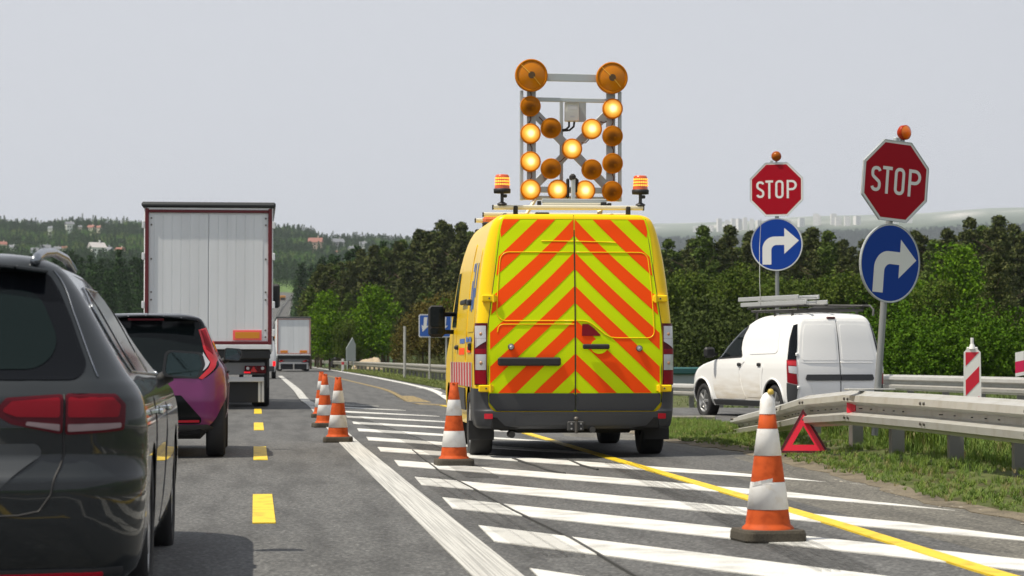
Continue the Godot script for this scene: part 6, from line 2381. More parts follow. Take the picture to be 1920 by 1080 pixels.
func crown_mesh(kind: String, sd: int, h: float, w: float, n_clumps: int, per: int, size: float, col: Color, col2: Color) -> ArrayMesh:
	var r := RandomNumberGenerator.new()
	r.seed = sd
	var st := SurfaceTool.new()
	st.begin(Mesh.PRIMITIVE_TRIANGLES)
	var lobes := []
	if kind == "round":
		for i in 9:
			var y := r.randf_range(0.28, 0.86)
			var a := r.randf() * TAU
			var d := w * 0.30 * sqrt(r.randf())
			lobes.append([Vector3(d * cos(a), y * h, d * sin(a)), w * r.randf_range(0.2, 0.34), h * r.randf_range(0.11, 0.2)])
		lobes.append([Vector3(0, h * 0.82, 0), w * 0.24, h * 0.17])
		lobes.append([Vector3(0, h * 0.5, 0), w * 0.4, h * 0.26])
	for i in n_clumps:
		var c := Vector3.ZERO
		var a := r.randf() * TAU
		if kind == "pine":
			var t := pow(r.randf(), 0.8)
			var whorl: float = floor(t * 11.0) / 11.0 + r.randf() * 0.045
			var y := h * lerpf(0.22, 1.0, whorl)
			var arm: float = w * 0.5 * pow(1.0 - whorl, 0.68) * (0.72 + 0.42 * sin(a * 3.0 + whorl * 23.0 + sd))
			var d := maxf(arm, 0.05) * sqrt(r.randf_range(0.12, 1.0))
			c = Vector3(d * cos(a), y - d * 0.16 + r.randf_range(-0.1, 0.16), d * sin(a))
		elif kind == "round":
			var l: Array = lobes[r.randi() % lobes.size()]
			var u := Vector3(r.randfn(), r.randfn(), r.randfn()).normalized() * pow(r.randf(), 0.28)
			c = l[0] + Vector3(u.x * l[1], u.y * l[2], u.z * l[1])
		else:
			var u := Vector3(r.randfn(), absf(r.randfn()), r.randfn()).normalized() * pow(r.randf(), 0.35)
			var bump := 0.8 + 0.25 * sin(atan2(u.z, u.x) * 3.0 + sd) + 0.14 * sin(atan2(u.z, u.x) * 7.0)
			c = Vector3(u.x * w * 0.5 * bump, u.y * h * bump, u.z * w * 0.5 * bump)
		var k := col.lerp(col2, r.randf())
		var spread := 1.5 if kind != "pine" else lerpf(1.6, 0.6, clampf(c.y / h, 0.0, 1.0))
		for j in per:
			leaf(st, c + Vector3(r.randfn(), r.randfn() * 0.7, r.randfn()) * size * spread, size, k, r, 0.5)
	return st.commit()


func trunk_mesh(h: float, r0: float, limbs: int, sd: int) -> ArrayMesh:
	var r := RandomNumberGenerator.new()
	r.seed = sd
	var st := S(false)
	rod(st, Vector3(0, -0.3, 0), Vector3(0.05 * h * 0.1, h * 0.55, 0), r0, r0 * 0.6, 7)
	rod(st, Vector3(0.05 * h * 0.1, h * 0.55, 0), Vector3(0, h * 0.93, 0), r0 * 0.6, r0 * 0.12, 6)
	for i in limbs:
		var y := h * r.randf_range(0.25, 0.75)
		var a := r.randf() * TAU
		var l := h * r.randf_range(0.12, 0.22)
		rod(st, Vector3(0, y, 0), Vector3(l * cos(a), y + l * 0.5, l * sin(a)), r0 * 0.35, r0 * 0.1, 5)
	return fin(st).commit()


var kinds := {}


func tree_kind(key: String, shape: String, h: float, w: float, clumps: int, per: int, size: float, col: Color, col2: Color) -> void:
	var l := []
	for v in 3:
		l.append([crown_mesh(shape, 17 * v + key.hash() % 97, h, w, clumps, per, size, col, col2), trunk_mesh(h * (1.0 if shape != "bush" else 0.5), h * 0.014, 5, v + 3)])
	kinds[key] = l


var rows := {}


func tree(called: String, key: String, label: String, at: Vector3, s: float, group: String, cat := "tree", sy := 1.0) -> void:
	var o := thing(called, label, cat, at, rng.randf() * 360.0, group)
	o.scale = Vector3(s, s * sy, s)
	if group:
		var px := 478.0 + 4500.0 * at.x / -at.z
		var spot := ""
		for b in [[585, "above the second lorry"], [690, "right of the second lorry"], [765, "left of the steel post"], [990, "behind the blue lane sign"], [1395, "right of the yellow van"], [1520, "behind the sunlit stop sign"], [1610, "between the two stop signs"], [1745, "behind the shaded stop sign"], [1865, "behind the striped panel"], [9999, "at the right edge"]]:
			if px < b[0]:
				spot = b[1]
				break
		var key2 := label + " " + spot
		if not rows.has(key2):
			rows[key2] = []
		rows[key2].append([px, o])
	var v: Array = kinds[key][rng.randi() % 3]
	var t := MeshInstance3D.new()
	t.name = "trunk" if cat == "tree" else "stem"
	t.mesh = v[1]
	t.material_override = M.bark
	o.add_child(t, true)
	var c := MeshInstance3D.new()
	c.name = "crown" if cat == "tree" else "foliage"
	c.mesh = v[0]
	c.material_override = M.leaves
	o.add_child(c, true)


func scatter(called: String, label: String, mesh: Mesh, where: Array, m: Material) -> MultiMeshInstance3D:
	# where: [Transform3D, Color]
	var mm := MultiMesh.new()
	mm.transform_format = MultiMesh.TRANSFORM_3D
	mm.use_colors = true
	mm.mesh = mesh
	mm.instance_count = where.size()
	for i in where.size():
		mm.set_instance_transform(i, where[i][0])
		mm.set_instance_color(i, where[i][1])
	var o := MultiMeshInstance3D.new()
	o.name = numbered(called)
	o.multimesh = mm
	o.material_override = m
	add_child(o)
	tag(o, label, "", "", "stuff")
	return o


func at_px(px: float, r: float) -> Vector2:
	# a bearing, counted in steps of 1/4500 to the right of the road's direction, and a distance
	var a := atan((px - 478.0) / 4500.0)
	return Vector2(r * sin(a), -r * cos(a))


const HOUSES := [[136, 2150, 12, 11, "slate", "white", "tall white house high on the hill left of the first lorry"], [176, 2150, 11, 7, "red", "cream", "red roofed house on the hill right of the tall white one"], [190, 2180, 9, 6, "red", "cream", "small red roofed house touching the lorry side of the hill row"],
	[13, 1750, 11, 6, "red", "cream", "red roofed house at the far left of the hillside"], [32, 1700, 8, 6, "slate", "white", "small white house right of the leftmost red roof"], [92, 1720, 12, 6, "slate", "blue", "slate blue house in the middle of the hillside"], [74, 1680, 10, 5, "slate", "blue", "low grey house below the slate blue one"],
	[114, 1650, 8, 7, "slate", "cream", "narrow cream house right of the slate blue one"], [128, 1690, 7, 5, "red", "cream", "tiny cream house beside the narrow one"], [186, 1600, 17, 9, "dull", "white", "large white block low on the left hillside"], [205, 1610, 13, 6, "slate", "blue", "dark blue roofed house joined to the white block"], [229, 1640, 10, 6, "red", "cream", "red roofed house just left of the first lorry"],
	[101, 2200, 7, 8, "slate", "white", "thin white house on the skyline at left"], [155, 2180, 6, 6, "slate", "cream", "small pale house between the white and red roofed ones on the ridge"],
	[590, 2050, 19, 9, "red", "salmon", "brick red house on the hill right of the lorries"], [632, 2150, 16, 10, "slate", "dull", "large dull house left of the white villas"], [658, 2000, 9, 8, "slate", "white", "white villa with grey roof above the wood"], [668, 1980, 8, 7, "slate", "white", "smaller white villa just right of it above the wood"], [679, 2080, 10, 10, "slate", "white", "tall white villa at the end of the row above the wood"],
	[631, 1960, 7, 5, "red", "white", "small white cottage below the dull large house"], [748, 1900, 12, 6, "red", "white", "white house with red roof above the pines"], [778, 1950, 10, 7, "slate", "white", "white house right of the red roofed one above the pines"], [805, 1850, 10, 6, "red", "salmon", "salmon house above the pines"], [842, 1900, 18, 7, "dull", "salmon", "wide pinkish roofed hall above the pines next to the yellow van"]]


func build_plants() -> void:
	var lv := mat(Color.WHITE, 0.95)
	lv.metallic_specular = 0.2
	lv.vertex_color_use_as_albedo = true
	lv.backlight_enabled = true
	lv.backlight = Color(0.22, 0.28, 0.06)
	M.leaves = lv
	M.bark = mat(lin(0.085, 0.055, 0.035), 0.9)
	tree_kind("pine", "pine", 12.0, 4.9, 1200, 9, 0.16, Color(0.050, 0.070, 0.024), Color(0.112, 0.120, 0.043))
	tree_kind("green_pine", "pine", 12.0, 5.2, 1200, 9, 0.16, Color(0.062, 0.101, 0.024), Color(0.120, 0.163, 0.039))
	tree_kind("bright", "round", 7.0, 4.4, 1000, 9, 0.115, Color(0.059, 0.130, 0.008), Color(0.119, 0.205, 0.013))
	tree_kind("mid", "round", 7.0, 4.6, 1000, 9, 0.12, Color(0.046, 0.081, 0.013), Color(0.098, 0.130, 0.023))
	tree_kind("russet", "round", 6.0, 4.6, 900, 9, 0.10, Color(0.078, 0.052, 0.013), Color(0.137, 0.130, 0.039))
	tree_kind("bush", "bush", 2.6, 3.4, 900, 10, 0.07, Color(0.038, 0.092, 0.006), Color(0.081, 0.151, 0.013))
	tree_kind("dark_bush", "bush", 2.6, 3.6, 900, 10, 0.07, Color(0.028, 0.043, 0.012), Color(0.065, 0.085, 0.025))
	tree_kind("pale_bush", "bush", 2.2, 3.0, 800, 8, 0.05, Color(0.097, 0.119, 0.043), Color(0.184, 0.184, 0.086))
	rng.seed = 77
	var put := func(called: String, key: String, label: String, px: float, r: float, s: float, group: String, cat: String, sy := 1.0) -> void:
		var p := at_px(px, r)
		tree(called, key, label, Vector3(p.x, land(p.x, p.y) - 0.05, p.y), s, group, cat, sy)
	# --- wood right of the yellow van: tall back rows, lower front rows
	for i in 46:
		var px := 1225.0 + i * 16.5 + rng.randf_range(-7, 7)
		put.call("pine_tree", "pine" if rng.randf() < 0.7 else "green_pine", "tall dark back-row pine", px, rng.randf_range(205, 235), rng.randf_range(0.93, 1.1) + 0.04 * smoothstep(1650.0, 1900.0, px), "pines in the wood behind the slip road", "tree")
	for i in 34:
		var px := 1232.0 + i * 21.0 + rng.randf_range(-9, 9)
		var mixd := rng.randf()
		put.call("pine_tree" if mixd < 0.66 else "leafy_tree", "pine" if mixd < 0.4 else ("green_pine" if mixd < 0.66 else "mid"), "medium height pine" if mixd < 0.66 else "medium leafy tree", px, rng.randf_range(160, 190), rng.randf_range(0.6, 0.76) * (1.0 if mixd < 0.66 else 1.45), "second row of the wood" if mixd < 0.66 else "leafy trees in the second row of the wood", "tree")
	put.call("leafy_tree", "bright", "big bright green tree in the wood near the right edge", 1832, 150, 1.15, "", "tree")
	put.call("leafy_tree", "bright", "bright green tree just right of the shaded stop sign", 1735, 138, 0.8, "", "tree")
	put.call("leafy_tree", "mid", "yellowish green tree behind the striped delineator panel", 1790, 120, 0.72, "", "tree")
	put.call("pine_tree", "pine", "dark pine standing in front of the bright tree at the right edge", 1897, 118, 0.52, "", "tree")
	for i in 15:
		var px := 1645.0 + i * 21.0 + rng.randf_range(-8, 8)
		put.call("shrub", "bush", "bright green shrub", px, rng.randf_range(84, 104), rng.randf_range(0.95, 1.25), "bright shrubs behind the far guardrail", "shrub")
	for i in 15:
		var px := 1242.0 + i * 27.0 + rng.randf_range(-9, 9)
		put.call("shrub", "dark_bush", "low dark shrub", px, rng.randf_range(92, 125), rng.randf_range(1.0, 1.5), "dark shrubs behind the white van", "shrub")
	for i in 10:
		var px := 1258.0 + i * 44.0 + rng.randf_range(-12, 12)
		put.call("leafy_tree", "mid", "olive green tree", px, rng.randf_range(128, 145), rng.randf_range(0.72, 0.95), "olive trees behind the white van", "tree")
	# --- wood between the road and the yellow van
	for i in 40:
		var px := 590.0 + i * 8.2 + rng.randf_range(-6, 6)
		var top := lerpf(512.0, 418.0, clampf((px - 560.0) / 280.0, 0.0, 1.0))
		var r := rng.randf_range(270, 330)
		put.call("pine_tree", "pine" if rng.randf() < 0.75 else "green_pine", "tall dark pine", px, r, ((672.0 - top) / 4500.0 * r + 1.0 - hill(0, -r)) / 12.0 * rng.randf_range(0.9, 1.06), "pines left of the yellow van", "tree")
	for i in 22:
		var px := 572.0 + i * 14.0 + rng.randf_range(-6, 6)
		put.call("pine_tree", "pine" if rng.randf() < 0.5 else "green_pine", "smaller pine on the wood's edge", px, rng.randf_range(225, 260), rng.randf_range(0.5, 0.72), "edge pines left of the yellow van", "tree")
	for i in 16:
		var px := 592.0 + i * 5.0 + rng.randf_range(-4, 4)
		var r := rng.randf_range(340, 520)
		put.call("leafy_tree", "mid", "green roadside tree far off", px, r, ((672.0 - lerpf(545.0, 505.0, (px - 590.0) / 80.0)) / 4500.0 * r + 1.0 - hill(0, -r)) / 7.0, "trees above the second lorry", "tree", 1.0)
	put.call("leafy_tree", "bright", "largest bright green tree left of the yellow van", 694, 200, 1.06, "", "tree")
	put.call("leafy_tree", "bright", "slender bright green tree right of the second lorry", 617, 205, 0.92, "", "tree", 1.1)
	put.call("leafy_tree", "mid", "low olive tree between the two bright green trees", 652, 196, 0.62, "", "tree")
	put.call("leafy_tree", "bright", "bright green tree half hidden behind the russet tree", 838, 190, 0.85, "", "tree")
	put.call("russet_tree", "russet", "russet leaved tree behind the blue lane sign", 792, 142, 0.72, "", "tree")
	put.call("russet_tree", "russet", "russet tree close to the yellow van's mirror", 838, 140, 0.84, "", "tree")
	put.call("russet_tree", "russet", "small russet tree beside the steel post", 757, 146, 0.5, "", "tree")
	for i in 9:
		put.call("shrub", "bush", "low green shrub on the far verge", 590.0 + i * 12.0 + rng.randf_range(-5, 5), rng.randf_range(335, 370), rng.randf_range(0.6, 1.0), "low shrubs along the far verge", "shrub")
	for i in 7:
		put.call("shrub", "pale_bush", "pale dry shrub", 765.0 + i * 14.0 + rng.randf_range(-5, 5), rng.randf_range(135, 150), rng.randf_range(0.55, 0.8), "pale shrubs beneath the blue sign", "shrub")
	var nth := ["first", "second", "third", "fourth", "fifth", "sixth", "seventh", "eighth", "ninth", "tenth", "eleventh", "twelfth", "thirteenth", "fourteenth", "fifteenth", "sixteenth", "seventeenth", "eighteenth", "nineteenth", "twentieth", "last"]
	for k in rows:
		rows[k].sort_custom(func(a: Array, b: Array) -> bool: return a[0] < b[0])
		for i in rows[k].size():
			rows[k][i][1].set_meta("label", k if rows[k].size() == 1 else "%s, %s from the left" % [k, nth[mini(i, 20)]])
	# --- woods too far to count
	var conifer := crown_mesh("pine", 5, 12.0, 4.6, 130, 2, 0.36, Color(0.9, 0.9, 0.9), Color(1.1, 1.1, 1.1))
	var leafy := crown_mesh("round", 6, 9.0, 7.5, 130, 2, 0.42, Color(0.9, 0.9, 0.9), Color(1.1, 1.1, 1.1))
	var nz := FastNoiseLite.new()
	nz.seed = 21
	nz.frequency = 0.0035
	nz.fractal_octaves = 3
	var pines := []
	var leaves_far := []
	var near := []
	var near_conifer := crown_mesh("pine", 8, 12.0, 4.0, 420, 3, 0.2, Color(0.85, 0.85, 0.85), Color(1.35, 1.2, 1.1))
	for i in 26000:
		var px := rng.randf_range(-330, 1010)
		var r := sqrt(rng.randf_range(330.0 * 330.0, 2500.0 * 2500.0))
		var p := at_px(px, r)
		if r < 440 and px < 560:
			continue
		if r > 480 and px > 506 + 4500.0 * 2.0 / r and px < 552 and r < 1180:
			continue
		if r < 1180 and p.x > -16 and p.x < 10 + maxf(0, (r - 600) * 0.02):
			continue
		var n := nz.get_noise_2d(p.x, p.y)
		var dense := 0.45 + 0.55 * smoothstep(-0.25, 0.15, n)
		if r > 900 and rng.randf() > dense * (0.75 if r < 1900 else 0.9):
			continue
		var s := rng.randf_range(0.75, 1.2)
		if r < 900:
			var top := 458.0 if px < 540 else (lerpf(505.0, 470.0, (px - 540.0) / 140.0) if px < 680 else lerpf(468.0, 430.0, clampf((px - 680.0) / 180.0, 0.0, 1.0)))
			s = minf(maxf(s * 1.3, 0.95), maxf(0.3, ((672.0 - top) / 4500.0 * r + 1.0 - hill(p.x, p.y)) / 12.5))
		var blocked := false
		for h in HOUSES:
			if r < h[1] + 8 and r > h[1] - 150 and absf(px - h[0]) < h[2] / h[1] * 4500.0 * 0.55 + 3.5:
				blocked = true
		if blocked:
			continue
		var X := Transform3D(Basis(Vector3.UP, rng.randf() * TAU).scaled(Vector3(s, s * rng.randf_range(0.9, 1.15), s)), Vector3(p.x, hill(p.x, p.y) - 0.4, p.y))
		var dark := r < 900 or n > 0.12 or rng.randf() < 0.3
		var v := rng.randf_range(0.75, 1.2)
		if dark:
			(near if r < 950 else pines).append([X, Color(0.036 * v, 0.07 * v, 0.026 * v)])
		else:
			leaves_far.append([X, Color(0.065 * v, 0.14 * v, 0.024 * v) if rng.randf() < 0.75 else Color(0.13 * v, 0.18 * v, 0.05 * v)])
	for i in 5200:
		var px := rng.randf_range(1020, 2100)
		var r := sqrt(rng.randf_range(260.0 * 260.0, 900.0 * 900.0))
		var p := at_px(px, r)
		var s := rng.randf_range(0.75, 1.1)
		near.append([Transform3D(Basis(Vector3.UP, rng.randf() * TAU).scaled(Vector3(s, s, s)), Vector3(p.x, -0.3, p.y)), Color(0.05, 0.075, 0.028)])
	# wooded rise in the right distance, below the town
	for i in 12000:
		var px := rng.randf_range(1000, 2150)
		var r := rng.randf_range(4300, 6150)
		var p := at_px(px, r)
		var s := rng.randf_range(1.1, 1.7)
		pines.append([Transform3D(Basis(Vector3.UP, rng.randf() * TAU).scaled(Vector3(s * 2.2, s, s * 2.2)), Vector3(p.x, hill(p.x, p.y) - 1.0, p.y)), Color(0.045, 0.07, 0.045)])
	scatter("forest", "dark conifer forest covering the hills", conifer, pines, lv)
	scatter("forest", "dark conifer wood in the valley beyond the lorries", near_conifer, near, lv)
	scatter("forest", "lighter leafy woods on the far hillside", leafy, leaves_far, lv)


func build_grass() -> void:
	var r := RandomNumberGenerator.new()
	r.seed = 12
	var st := SurfaceTool.new()
	st.begin(Mesh.PRIMITIVE_TRIANGLES)
	for i in 16:
		var a := r.randf() * TAU
		var base := Vector3(r.randfn() * 0.05, -0.02, r.randfn() * 0.05)
		var h := r.randf_range(0.5, 1.0)
		var lean := Vector3(cos(a), 0, sin(a)) * r.randf_range(0.08, 0.45)
		var side := Vector3(-sin(a), 0, cos(a)) * 0.011
		var v := r.randf_range(0.75, 1.25)
		var c := Color(v * r.randf_range(0.9, 1.2), v, v * 0.8)
		var mid := base + Vector3(0, h * 0.55, 0) + lean * 0.35
		var tip := base + Vector3(0, h * (1.0 - lean.length() * 0.4), 0) + lean
		for q in [[base - side, mid - side * 0.8, base + side], [base + side, mid - side * 0.8, mid + side * 0.8], [mid - side * 0.8, tip, mid + side * 0.8]]:
			for e in q:
				st.set_color(c)
				st.set_normal((q[2] - q[0]).cross(q[1] - q[0]).normalized())
				st.add_vertex(e)
	var tuft := st.commit()
	var g := mat(Color.WHITE, 0.7)
	g.vertex_color_use_as_albedo = true
	g.backlight_enabled = true
	g.backlight = Color(0.12, 0.16, 0.03)
	var where := []
	var nz := FastNoiseLite.new()
	nz.seed = 3
	nz.frequency = 0.5
	for i in 42000:
		var z := -lerpf(5.0, 36.2, sqrt(r.randf()))
		var x := r.randf_range(4.6, 11.5)
		var left := 4.7
		for j in VERGE.size() - 1:
			if -z >= VERGE[j][1] and -z <= VERGE[j + 1][1]:
				left = lerpf(VERGE[j][0], VERGE[j + 1][0], (-z - VERGE[j][1]) / (VERGE[j + 1][1] - VERGE[j][1]))
		var right := lerpf(11.9, 7.0, clampf((-z - 5.0) / 31.0, 0, 1))
		var n := nz.get_noise_2d(x, z)
		if x < left - 0.06 + 0.3 * absf(nz.get_noise_2d(x * 3.0, z * 3.0)) or x > right - 0.1:
			continue
		if n < -0.33 and x < left + 0.9:
			continue
		var k := smoothstep(left, left + 0.75, x)
		var h := lerpf(0.05, 0.10, k) * lerpf(1.0, 3.4 if x > 6.1 else 1.7, smoothstep(-29.0, -25.0, z) * (1.0 if x > 5.8 else 0.0)) * (0.8 + 0.7 * n) * r.randf_range(0.6, 1.3)
		h = maxf(h, 0.04)
		var wdt := maxf(h, 0.13) * 1.15
		var dry := r.randf()
		var c := Color(0.065, 0.135, 0.010).lerp(Color(0.16, 0.235, 0.022), r.randf())
		if dry < 0.09:
			c = Color(0.22, 0.19, 0.085)
		where.append([Transform3D(Basis(Vector3.UP, r.randf() * TAU).scaled(Vector3(wdt, h, wdt)), Vector3(x, land(x, z) + 0.03, z)), c])
	scatter("grass", "rough grass growing round the guardrail posts", tuft, where, g)
	where = []
	for i in 14000:
		var z := -r.randf_range(66, 200)
		var l := 5.95
		if z < -95:
			l = lerpf(6.25, 6.8, clampf((-z - 95) / 60.0, 0, 1))
		elif z < -71:
			l = lerpf(5.85, 6.25, (-z - 71) / 24.0)
		var x := l + 0.1 + pow(r.randf(), 1.4) * 6.0
		var h := r.randf_range(0.1, 0.26) * (1.0 if x > l + 0.4 else 0.6)
		var c := Color(0.10, 0.16, 0.025).lerp(Color(0.19, 0.21, 0.06), r.randf())
		where.append([Transform3D(Basis(Vector3.UP, r.randf() * TAU).scaled(Vector3(h * 2.2, h, h * 2.2)), Vector3(x, land(x, z), z)), c])
	for i in 6000:
		var z := -r.randf_range(26, 90)
		var x := r.randf_range(10.5, 24)
		var edge := 13.6
		if z < -53:
			edge = lerpf(12.6, 9.0, clampf((-z - 53) / 22.0, 0, 1))
		elif z > -36:
			edge = lerpf(13.9, 16.8, (36 + z) / 10.0)
		if x < edge:
			continue
		var h := r.randf_range(0.12, 0.4)
		where.append([Transform3D(Basis(Vector3.UP, r.randf() * TAU).scaled(Vector3(h * 2.0, h, h * 2.0)), Vector3(x, land(x, z), z)), Color(0.085, 0.13, 0.028)])
	scatter("grass", "grass strip along the far guardrails", tuft, where, g)
	# grit along the edge of the verge
	var stone := S()
	lathe(stone, [Vector2(0, -0.3), Vector2(0.8, -0.25), Vector2(1.0, 0.1), Vector2(0.6, 0.5), Vector2(0, 0.6)], Transform3D(), 6, false)
	where = []
	for i in 420:
		var z := -r.randf_range(9, 34)
		var left := 4.7
		for j in VERGE.size() - 1:
			if -z >= VERGE[j][1] and -z <= VERGE[j + 1][1]:
				left = lerpf(VERGE[j][0], VERGE[j + 1][0], (-z - VERGE[j][1]) / (VERGE[j + 1][1] - VERGE[j][1]))
		var x := left + 0.02 + r.randfn() * 0.11
		var s4 := r.randf_range(0.006, 0.02)
		where.append([Transform3D(Basis(Vector3.UP, r.randf() * TAU).scaled(Vector3(s4, s4 * 0.8, s4 * 1.2)), Vector3(x, 0.01, z)), Color(0.32, 0.29, 0.24) * r.randf_range(0.6, 1.2)])
	scatter("gravel", "loose grit along the edge of the verge", fin(stone).commit(), where, g)
	# single weeds beside the posts
	for w in [[6.3, -20.3, 0.28, "leafy green weed between the second and third rail posts"], [6.35, -18.0, 0.34, "leafy green weed between the third and fourth rail posts"], [5.1, -23.6, 0.16, "small yellow flowering weed left of the warning triangle"]]:
		var t := thing("weed", w[3], "weed", Vector3(w[0], land(w[0], w[1]) + 0.03, w[1]))
		var s2 := S(false)
		tube(s2, [Vector3.ZERO, Vector3(0.01, w[2] * 0.5, 0), Vector3(-0.01, w[2], 0)], 0.006, 5)
		obj("stem", fin(s2), M.turf, t)
		for k in 9:
			var y: float = w[2] * (0.25 + 0.08 * k)
			var a := k * 2.4
			var d: Vector3 = Vector3(cos(a), 0.35, sin(a)) * w[2] * (0.36 - 0.025 * k)
			var n := Vector3(-sin(a), 0, cos(a)) * 0.02
			var s3 := S()
			tri(s3, Vector3(0, y, 0), Vector3(0, y, 0) + d * 0.5 - n, Vector3(0, y, 0) + d)
			tri(s3, Vector3(0, y, 0), Vector3(0, y, 0) + d, Vector3(0, y, 0) + d * 0.5 + n)
			obj("leaf", fin(s3), M.weed_leaf, t)


func house(label: String, px: float, r: float, w: float, h: float, roof: Color, wall: Color, turn: float, group: String) -> void:
	var p := at_px(px, r)
	var o := thing("house", label, "house", Vector3(p.x, hill(p.x, p.y) + 4.5, p.y), turn, group)
	var st := S()
	box(st, Vector3(0, h / 2.0 - 3.5, 0), Vector3(w, h + 7.0, w * 0.8))
	var wl := obj("wall", fin(st), mat(wall, 0.8), o)
	st = S()
	for x in [-0.3, 0.0, 0.3]:
		for y in [0.3, 0.7]:
			box(st, Vector3(x * w, y * h, w * 0.4 + 0.04), Vector3(w * 0.12, h * 0.17, 0.1))
	obj("window", fin(st), M.glass, wl)
	st = S()
	var e := w * 0.56
	var f := w * 0.46
	var top := h + w * 0.34
	quad(st, Vector3(-e, h - 0.2, f), Vector3(e, h - 0.2, f), Vector3(e, top, 0), Vector3(-e, top, 0))
	quad(st, Vector3(e, h - 0.2, -f), Vector3(-e, h - 0.2, -f), Vector3(-e, top, 0), Vector3(e, top, 0))
	tri(st, Vector3(e, h - 0.2, f), Vector3(e, h - 0.2, -f), Vector3(e, top, 0))
	tri(st, Vector3(-e, h - 0.2, -f), Vector3(-e, h - 0.2, f), Vector3(-e, top, 0))
	quad(st, Vector3(-e, h - 0.2, f), Vector3(-e, h - 0.2, -f), Vector3(e, h - 0.2, -f), Vector3(e, h - 0.2, f))
	var rf := obj("roof", fin(st), mat(roof, 0.8), o)
	st = S()
	box(st, Vector3(w * 0.2, top, 0), Vector3(w * 0.08, w * 0.3, w * 0.08))
	obj("chimney", fin(st), mat(wall, 0.8), rf)


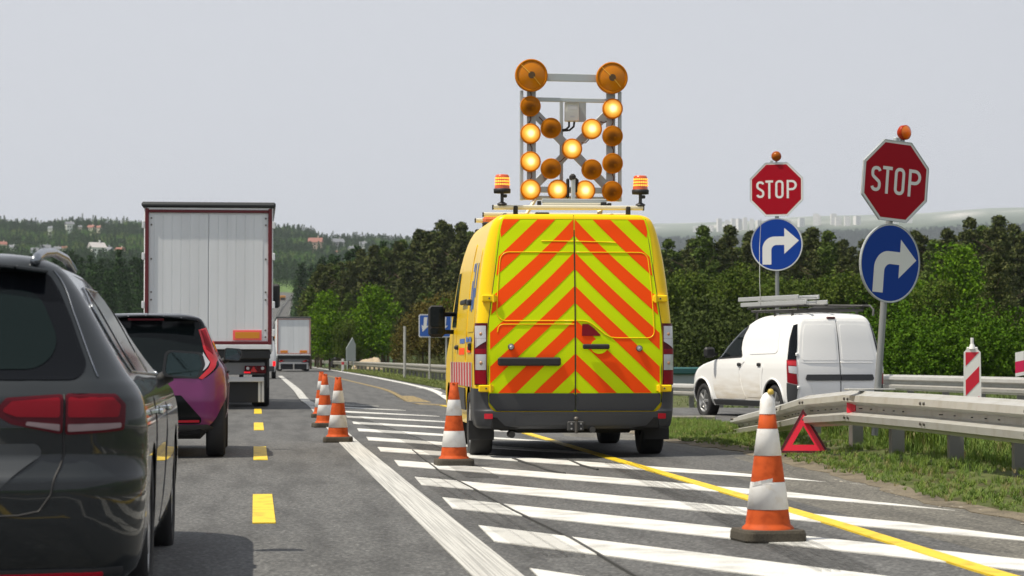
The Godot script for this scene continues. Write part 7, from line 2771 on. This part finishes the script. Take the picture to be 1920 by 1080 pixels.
func build_town() -> void:
	var red := lin(0.24, 0.10, 0.075)
	var grey_roof := lin(0.16, 0.17, 0.19)
	var white := lin(0.72, 0.72, 0.7)
	var cream := lin(0.6, 0.55, 0.45)
	var C := {"red": red, "slate": grey_roof, "white": white, "cream": cream, "dull": lin(0.42, 0.4, 0.4), "salmon": lin(0.58, 0.42, 0.35), "blue": lin(0.28, 0.31, 0.35)}
	for l in HOUSES:
		house(l[6], l[0], l[1], l[2] * 0.58, l[3] * 0.72, C[l[4]], C[l[5]], rng.randf_range(-35, 35), "houses on the wooded hill")
	var B := [[1357, 26], [1372, 22], [1384, 24], [1395, 23], [1407, 25], [1420, 24], [1433, 20], [1545, 24], [1549, 20], [1579, 22], [1606, 18], [1588, 16], [1625, 17], [1700, 16], [1728, 15], [1516, 16], [1340, 12], [1312, 10], [1490, 12], [1450, 12]]
	var names := ["first", "second", "third", "fourth", "fifth", "sixth", "seventh"]
	for i in B.size():
		var r := 7000.0 + 40.0 * (i % 5)
		var p := at_px(B[i][0], r)
		var label: String = "pale %s tower block from the left in the row on the horizon" % names[i] if i < 7 else "hazy pale block of the far town, %s from the left beyond the tower row" % ["first", "second", "third", "fourth", "fifth", "sixth", "seventh", "eighth", "ninth", "tenth", "eleventh", "twelfth", "thirteenth"][[1545, 1549, 1579, 1606, 1588, 1625, 1700, 1728, 1516, 1340, 1312, 1490, 1450].map(func(q: int) -> int: return [1312, 1340, 1450, 1490, 1516, 1545, 1549, 1579, 1588, 1606, 1625, 1700, 1728].find(q))[i - 7]]
		var o := thing("tower_block", label, "tower block", Vector3(p.x, hill(p.x, p.y), p.y), rng.randf_range(-20, 20), "tower blocks of the far town")
		var st := S()
		var w := 12.0 if i < 7 else 16.0
		var bh: float = B[i][1] * 1.35
		box(st, Vector3(0, bh / 2.0, 0), Vector3(w, bh + 4.0, 16))
		obj("wall", fin(st), mat(lin(0.68, 0.67, 0.65), 0.8), o)
		st = S()
		box(st, Vector3(0, bh + 2.6, 0), Vector3(w * 0.5, 1.4, 6))
		obj("roof", fin(st), mat(lin(0.4, 0.4, 0.4), 0.8), o)
	# low green-roofed shed and parked car behind the slip road
	var p2 := at_px(1283, 78)
	var sh := thing("shed", "low teal roofed shed in the dark bushes left of the white van", "shed", Vector3(p2.x, -0.5, p2.y), 8)
	var s := S()
	box(s, Vector3(0, 0.5, 0), Vector3(1.6, 1.0, 1.6), 0.02)
	obj("wall", fin(s), mat(lin(0.3, 0.34, 0.36), 0.7), sh)
	s = S()
	box(s, Vector3(0, 1.1, 0), Vector3(1.9, 0.22, 1.9), 0.04)
	obj("roof", fin(s), mat(lin(0.02, 0.1, 0.1), 0.6), sh)


func _ready() -> void:
	build_sky()
	rng.seed = 1
	make_materials()
	M.rear_glass = mat(lin(0.006, 0.012, 0.012), 0.04)
	M.rear_glass.metallic_specular = 0.3
	M.mirror = mat(lin(0.10, 0.14, 0.14), 0.04, 1.0)
	M.alu_dark = mat(lin(0.25, 0.27, 0.3), 0.25, 0.9)
	M.bright_red_flat = mat(lin(0.6, 0.012, 0.03), 0.4)
	M.weed_leaf = mat(lin(0.09, 0.17, 0.02), 0.6)
	build_land()
	build_rails()
	build_van()
	build_arrow_board()
	build_estate()
	build_city_car()
	build_lorry("nearer white box lorry with dark red door frame, behind the purple hatchback", Vector3(-0.91, 0, -47.4), mat(lin(0.115, 0.006, 0.012), 0.4), true)
	build_lorry("farther white box lorry with thin reddish frame, in the right lane", Vector3(2.88, 0.05, -180), mat(lin(0.35, 0.12, 0.09), 0.5), false)
	build_far_van()
	build_white_van()
	build_stop_sign("shaded stop sign above a blue arrow disc, on a leaning pole by the near guardrail", Vector3(5.62, 0.6, -21.35), 22.0, 4.3, 0.735, 2.02, 1.27, 0.1, -0.3, false, 30.0)
	build_stop_sign("sunlit stop sign above a blue arrow disc, behind the white van's ladder", Vector3(10.35, 0, -47.0), -24.0, 0.0, 1.075, 4.37, 3.27, 0.0, -0.2, true, -15.0)
	build_cone("nearest traffic cone, with a torn whitish tip, standing by the yellow line", Vector3(2.80, 0, -12.97), 6.0, true)
	build_cone("traffic cone beside the yellow van's left rear wheel", Vector3(1.85, 0, -22.37), 3.0, false)
	build_cone("nearest of the three cones grouped on the white edge line", Vector3(0.99, 0, -28.77), -4.0, false)
	build_cone("middle of the three cones grouped on the white edge line", Vector3(1.01, 0, -35.0), 8.0, false)
	build_cone("farthest of the three cones grouped on the white edge line", Vector3(1.12, 0, -40.8), 0.0, false)
	build_small_things()
	build_plants()
	build_grass()
	build_town()
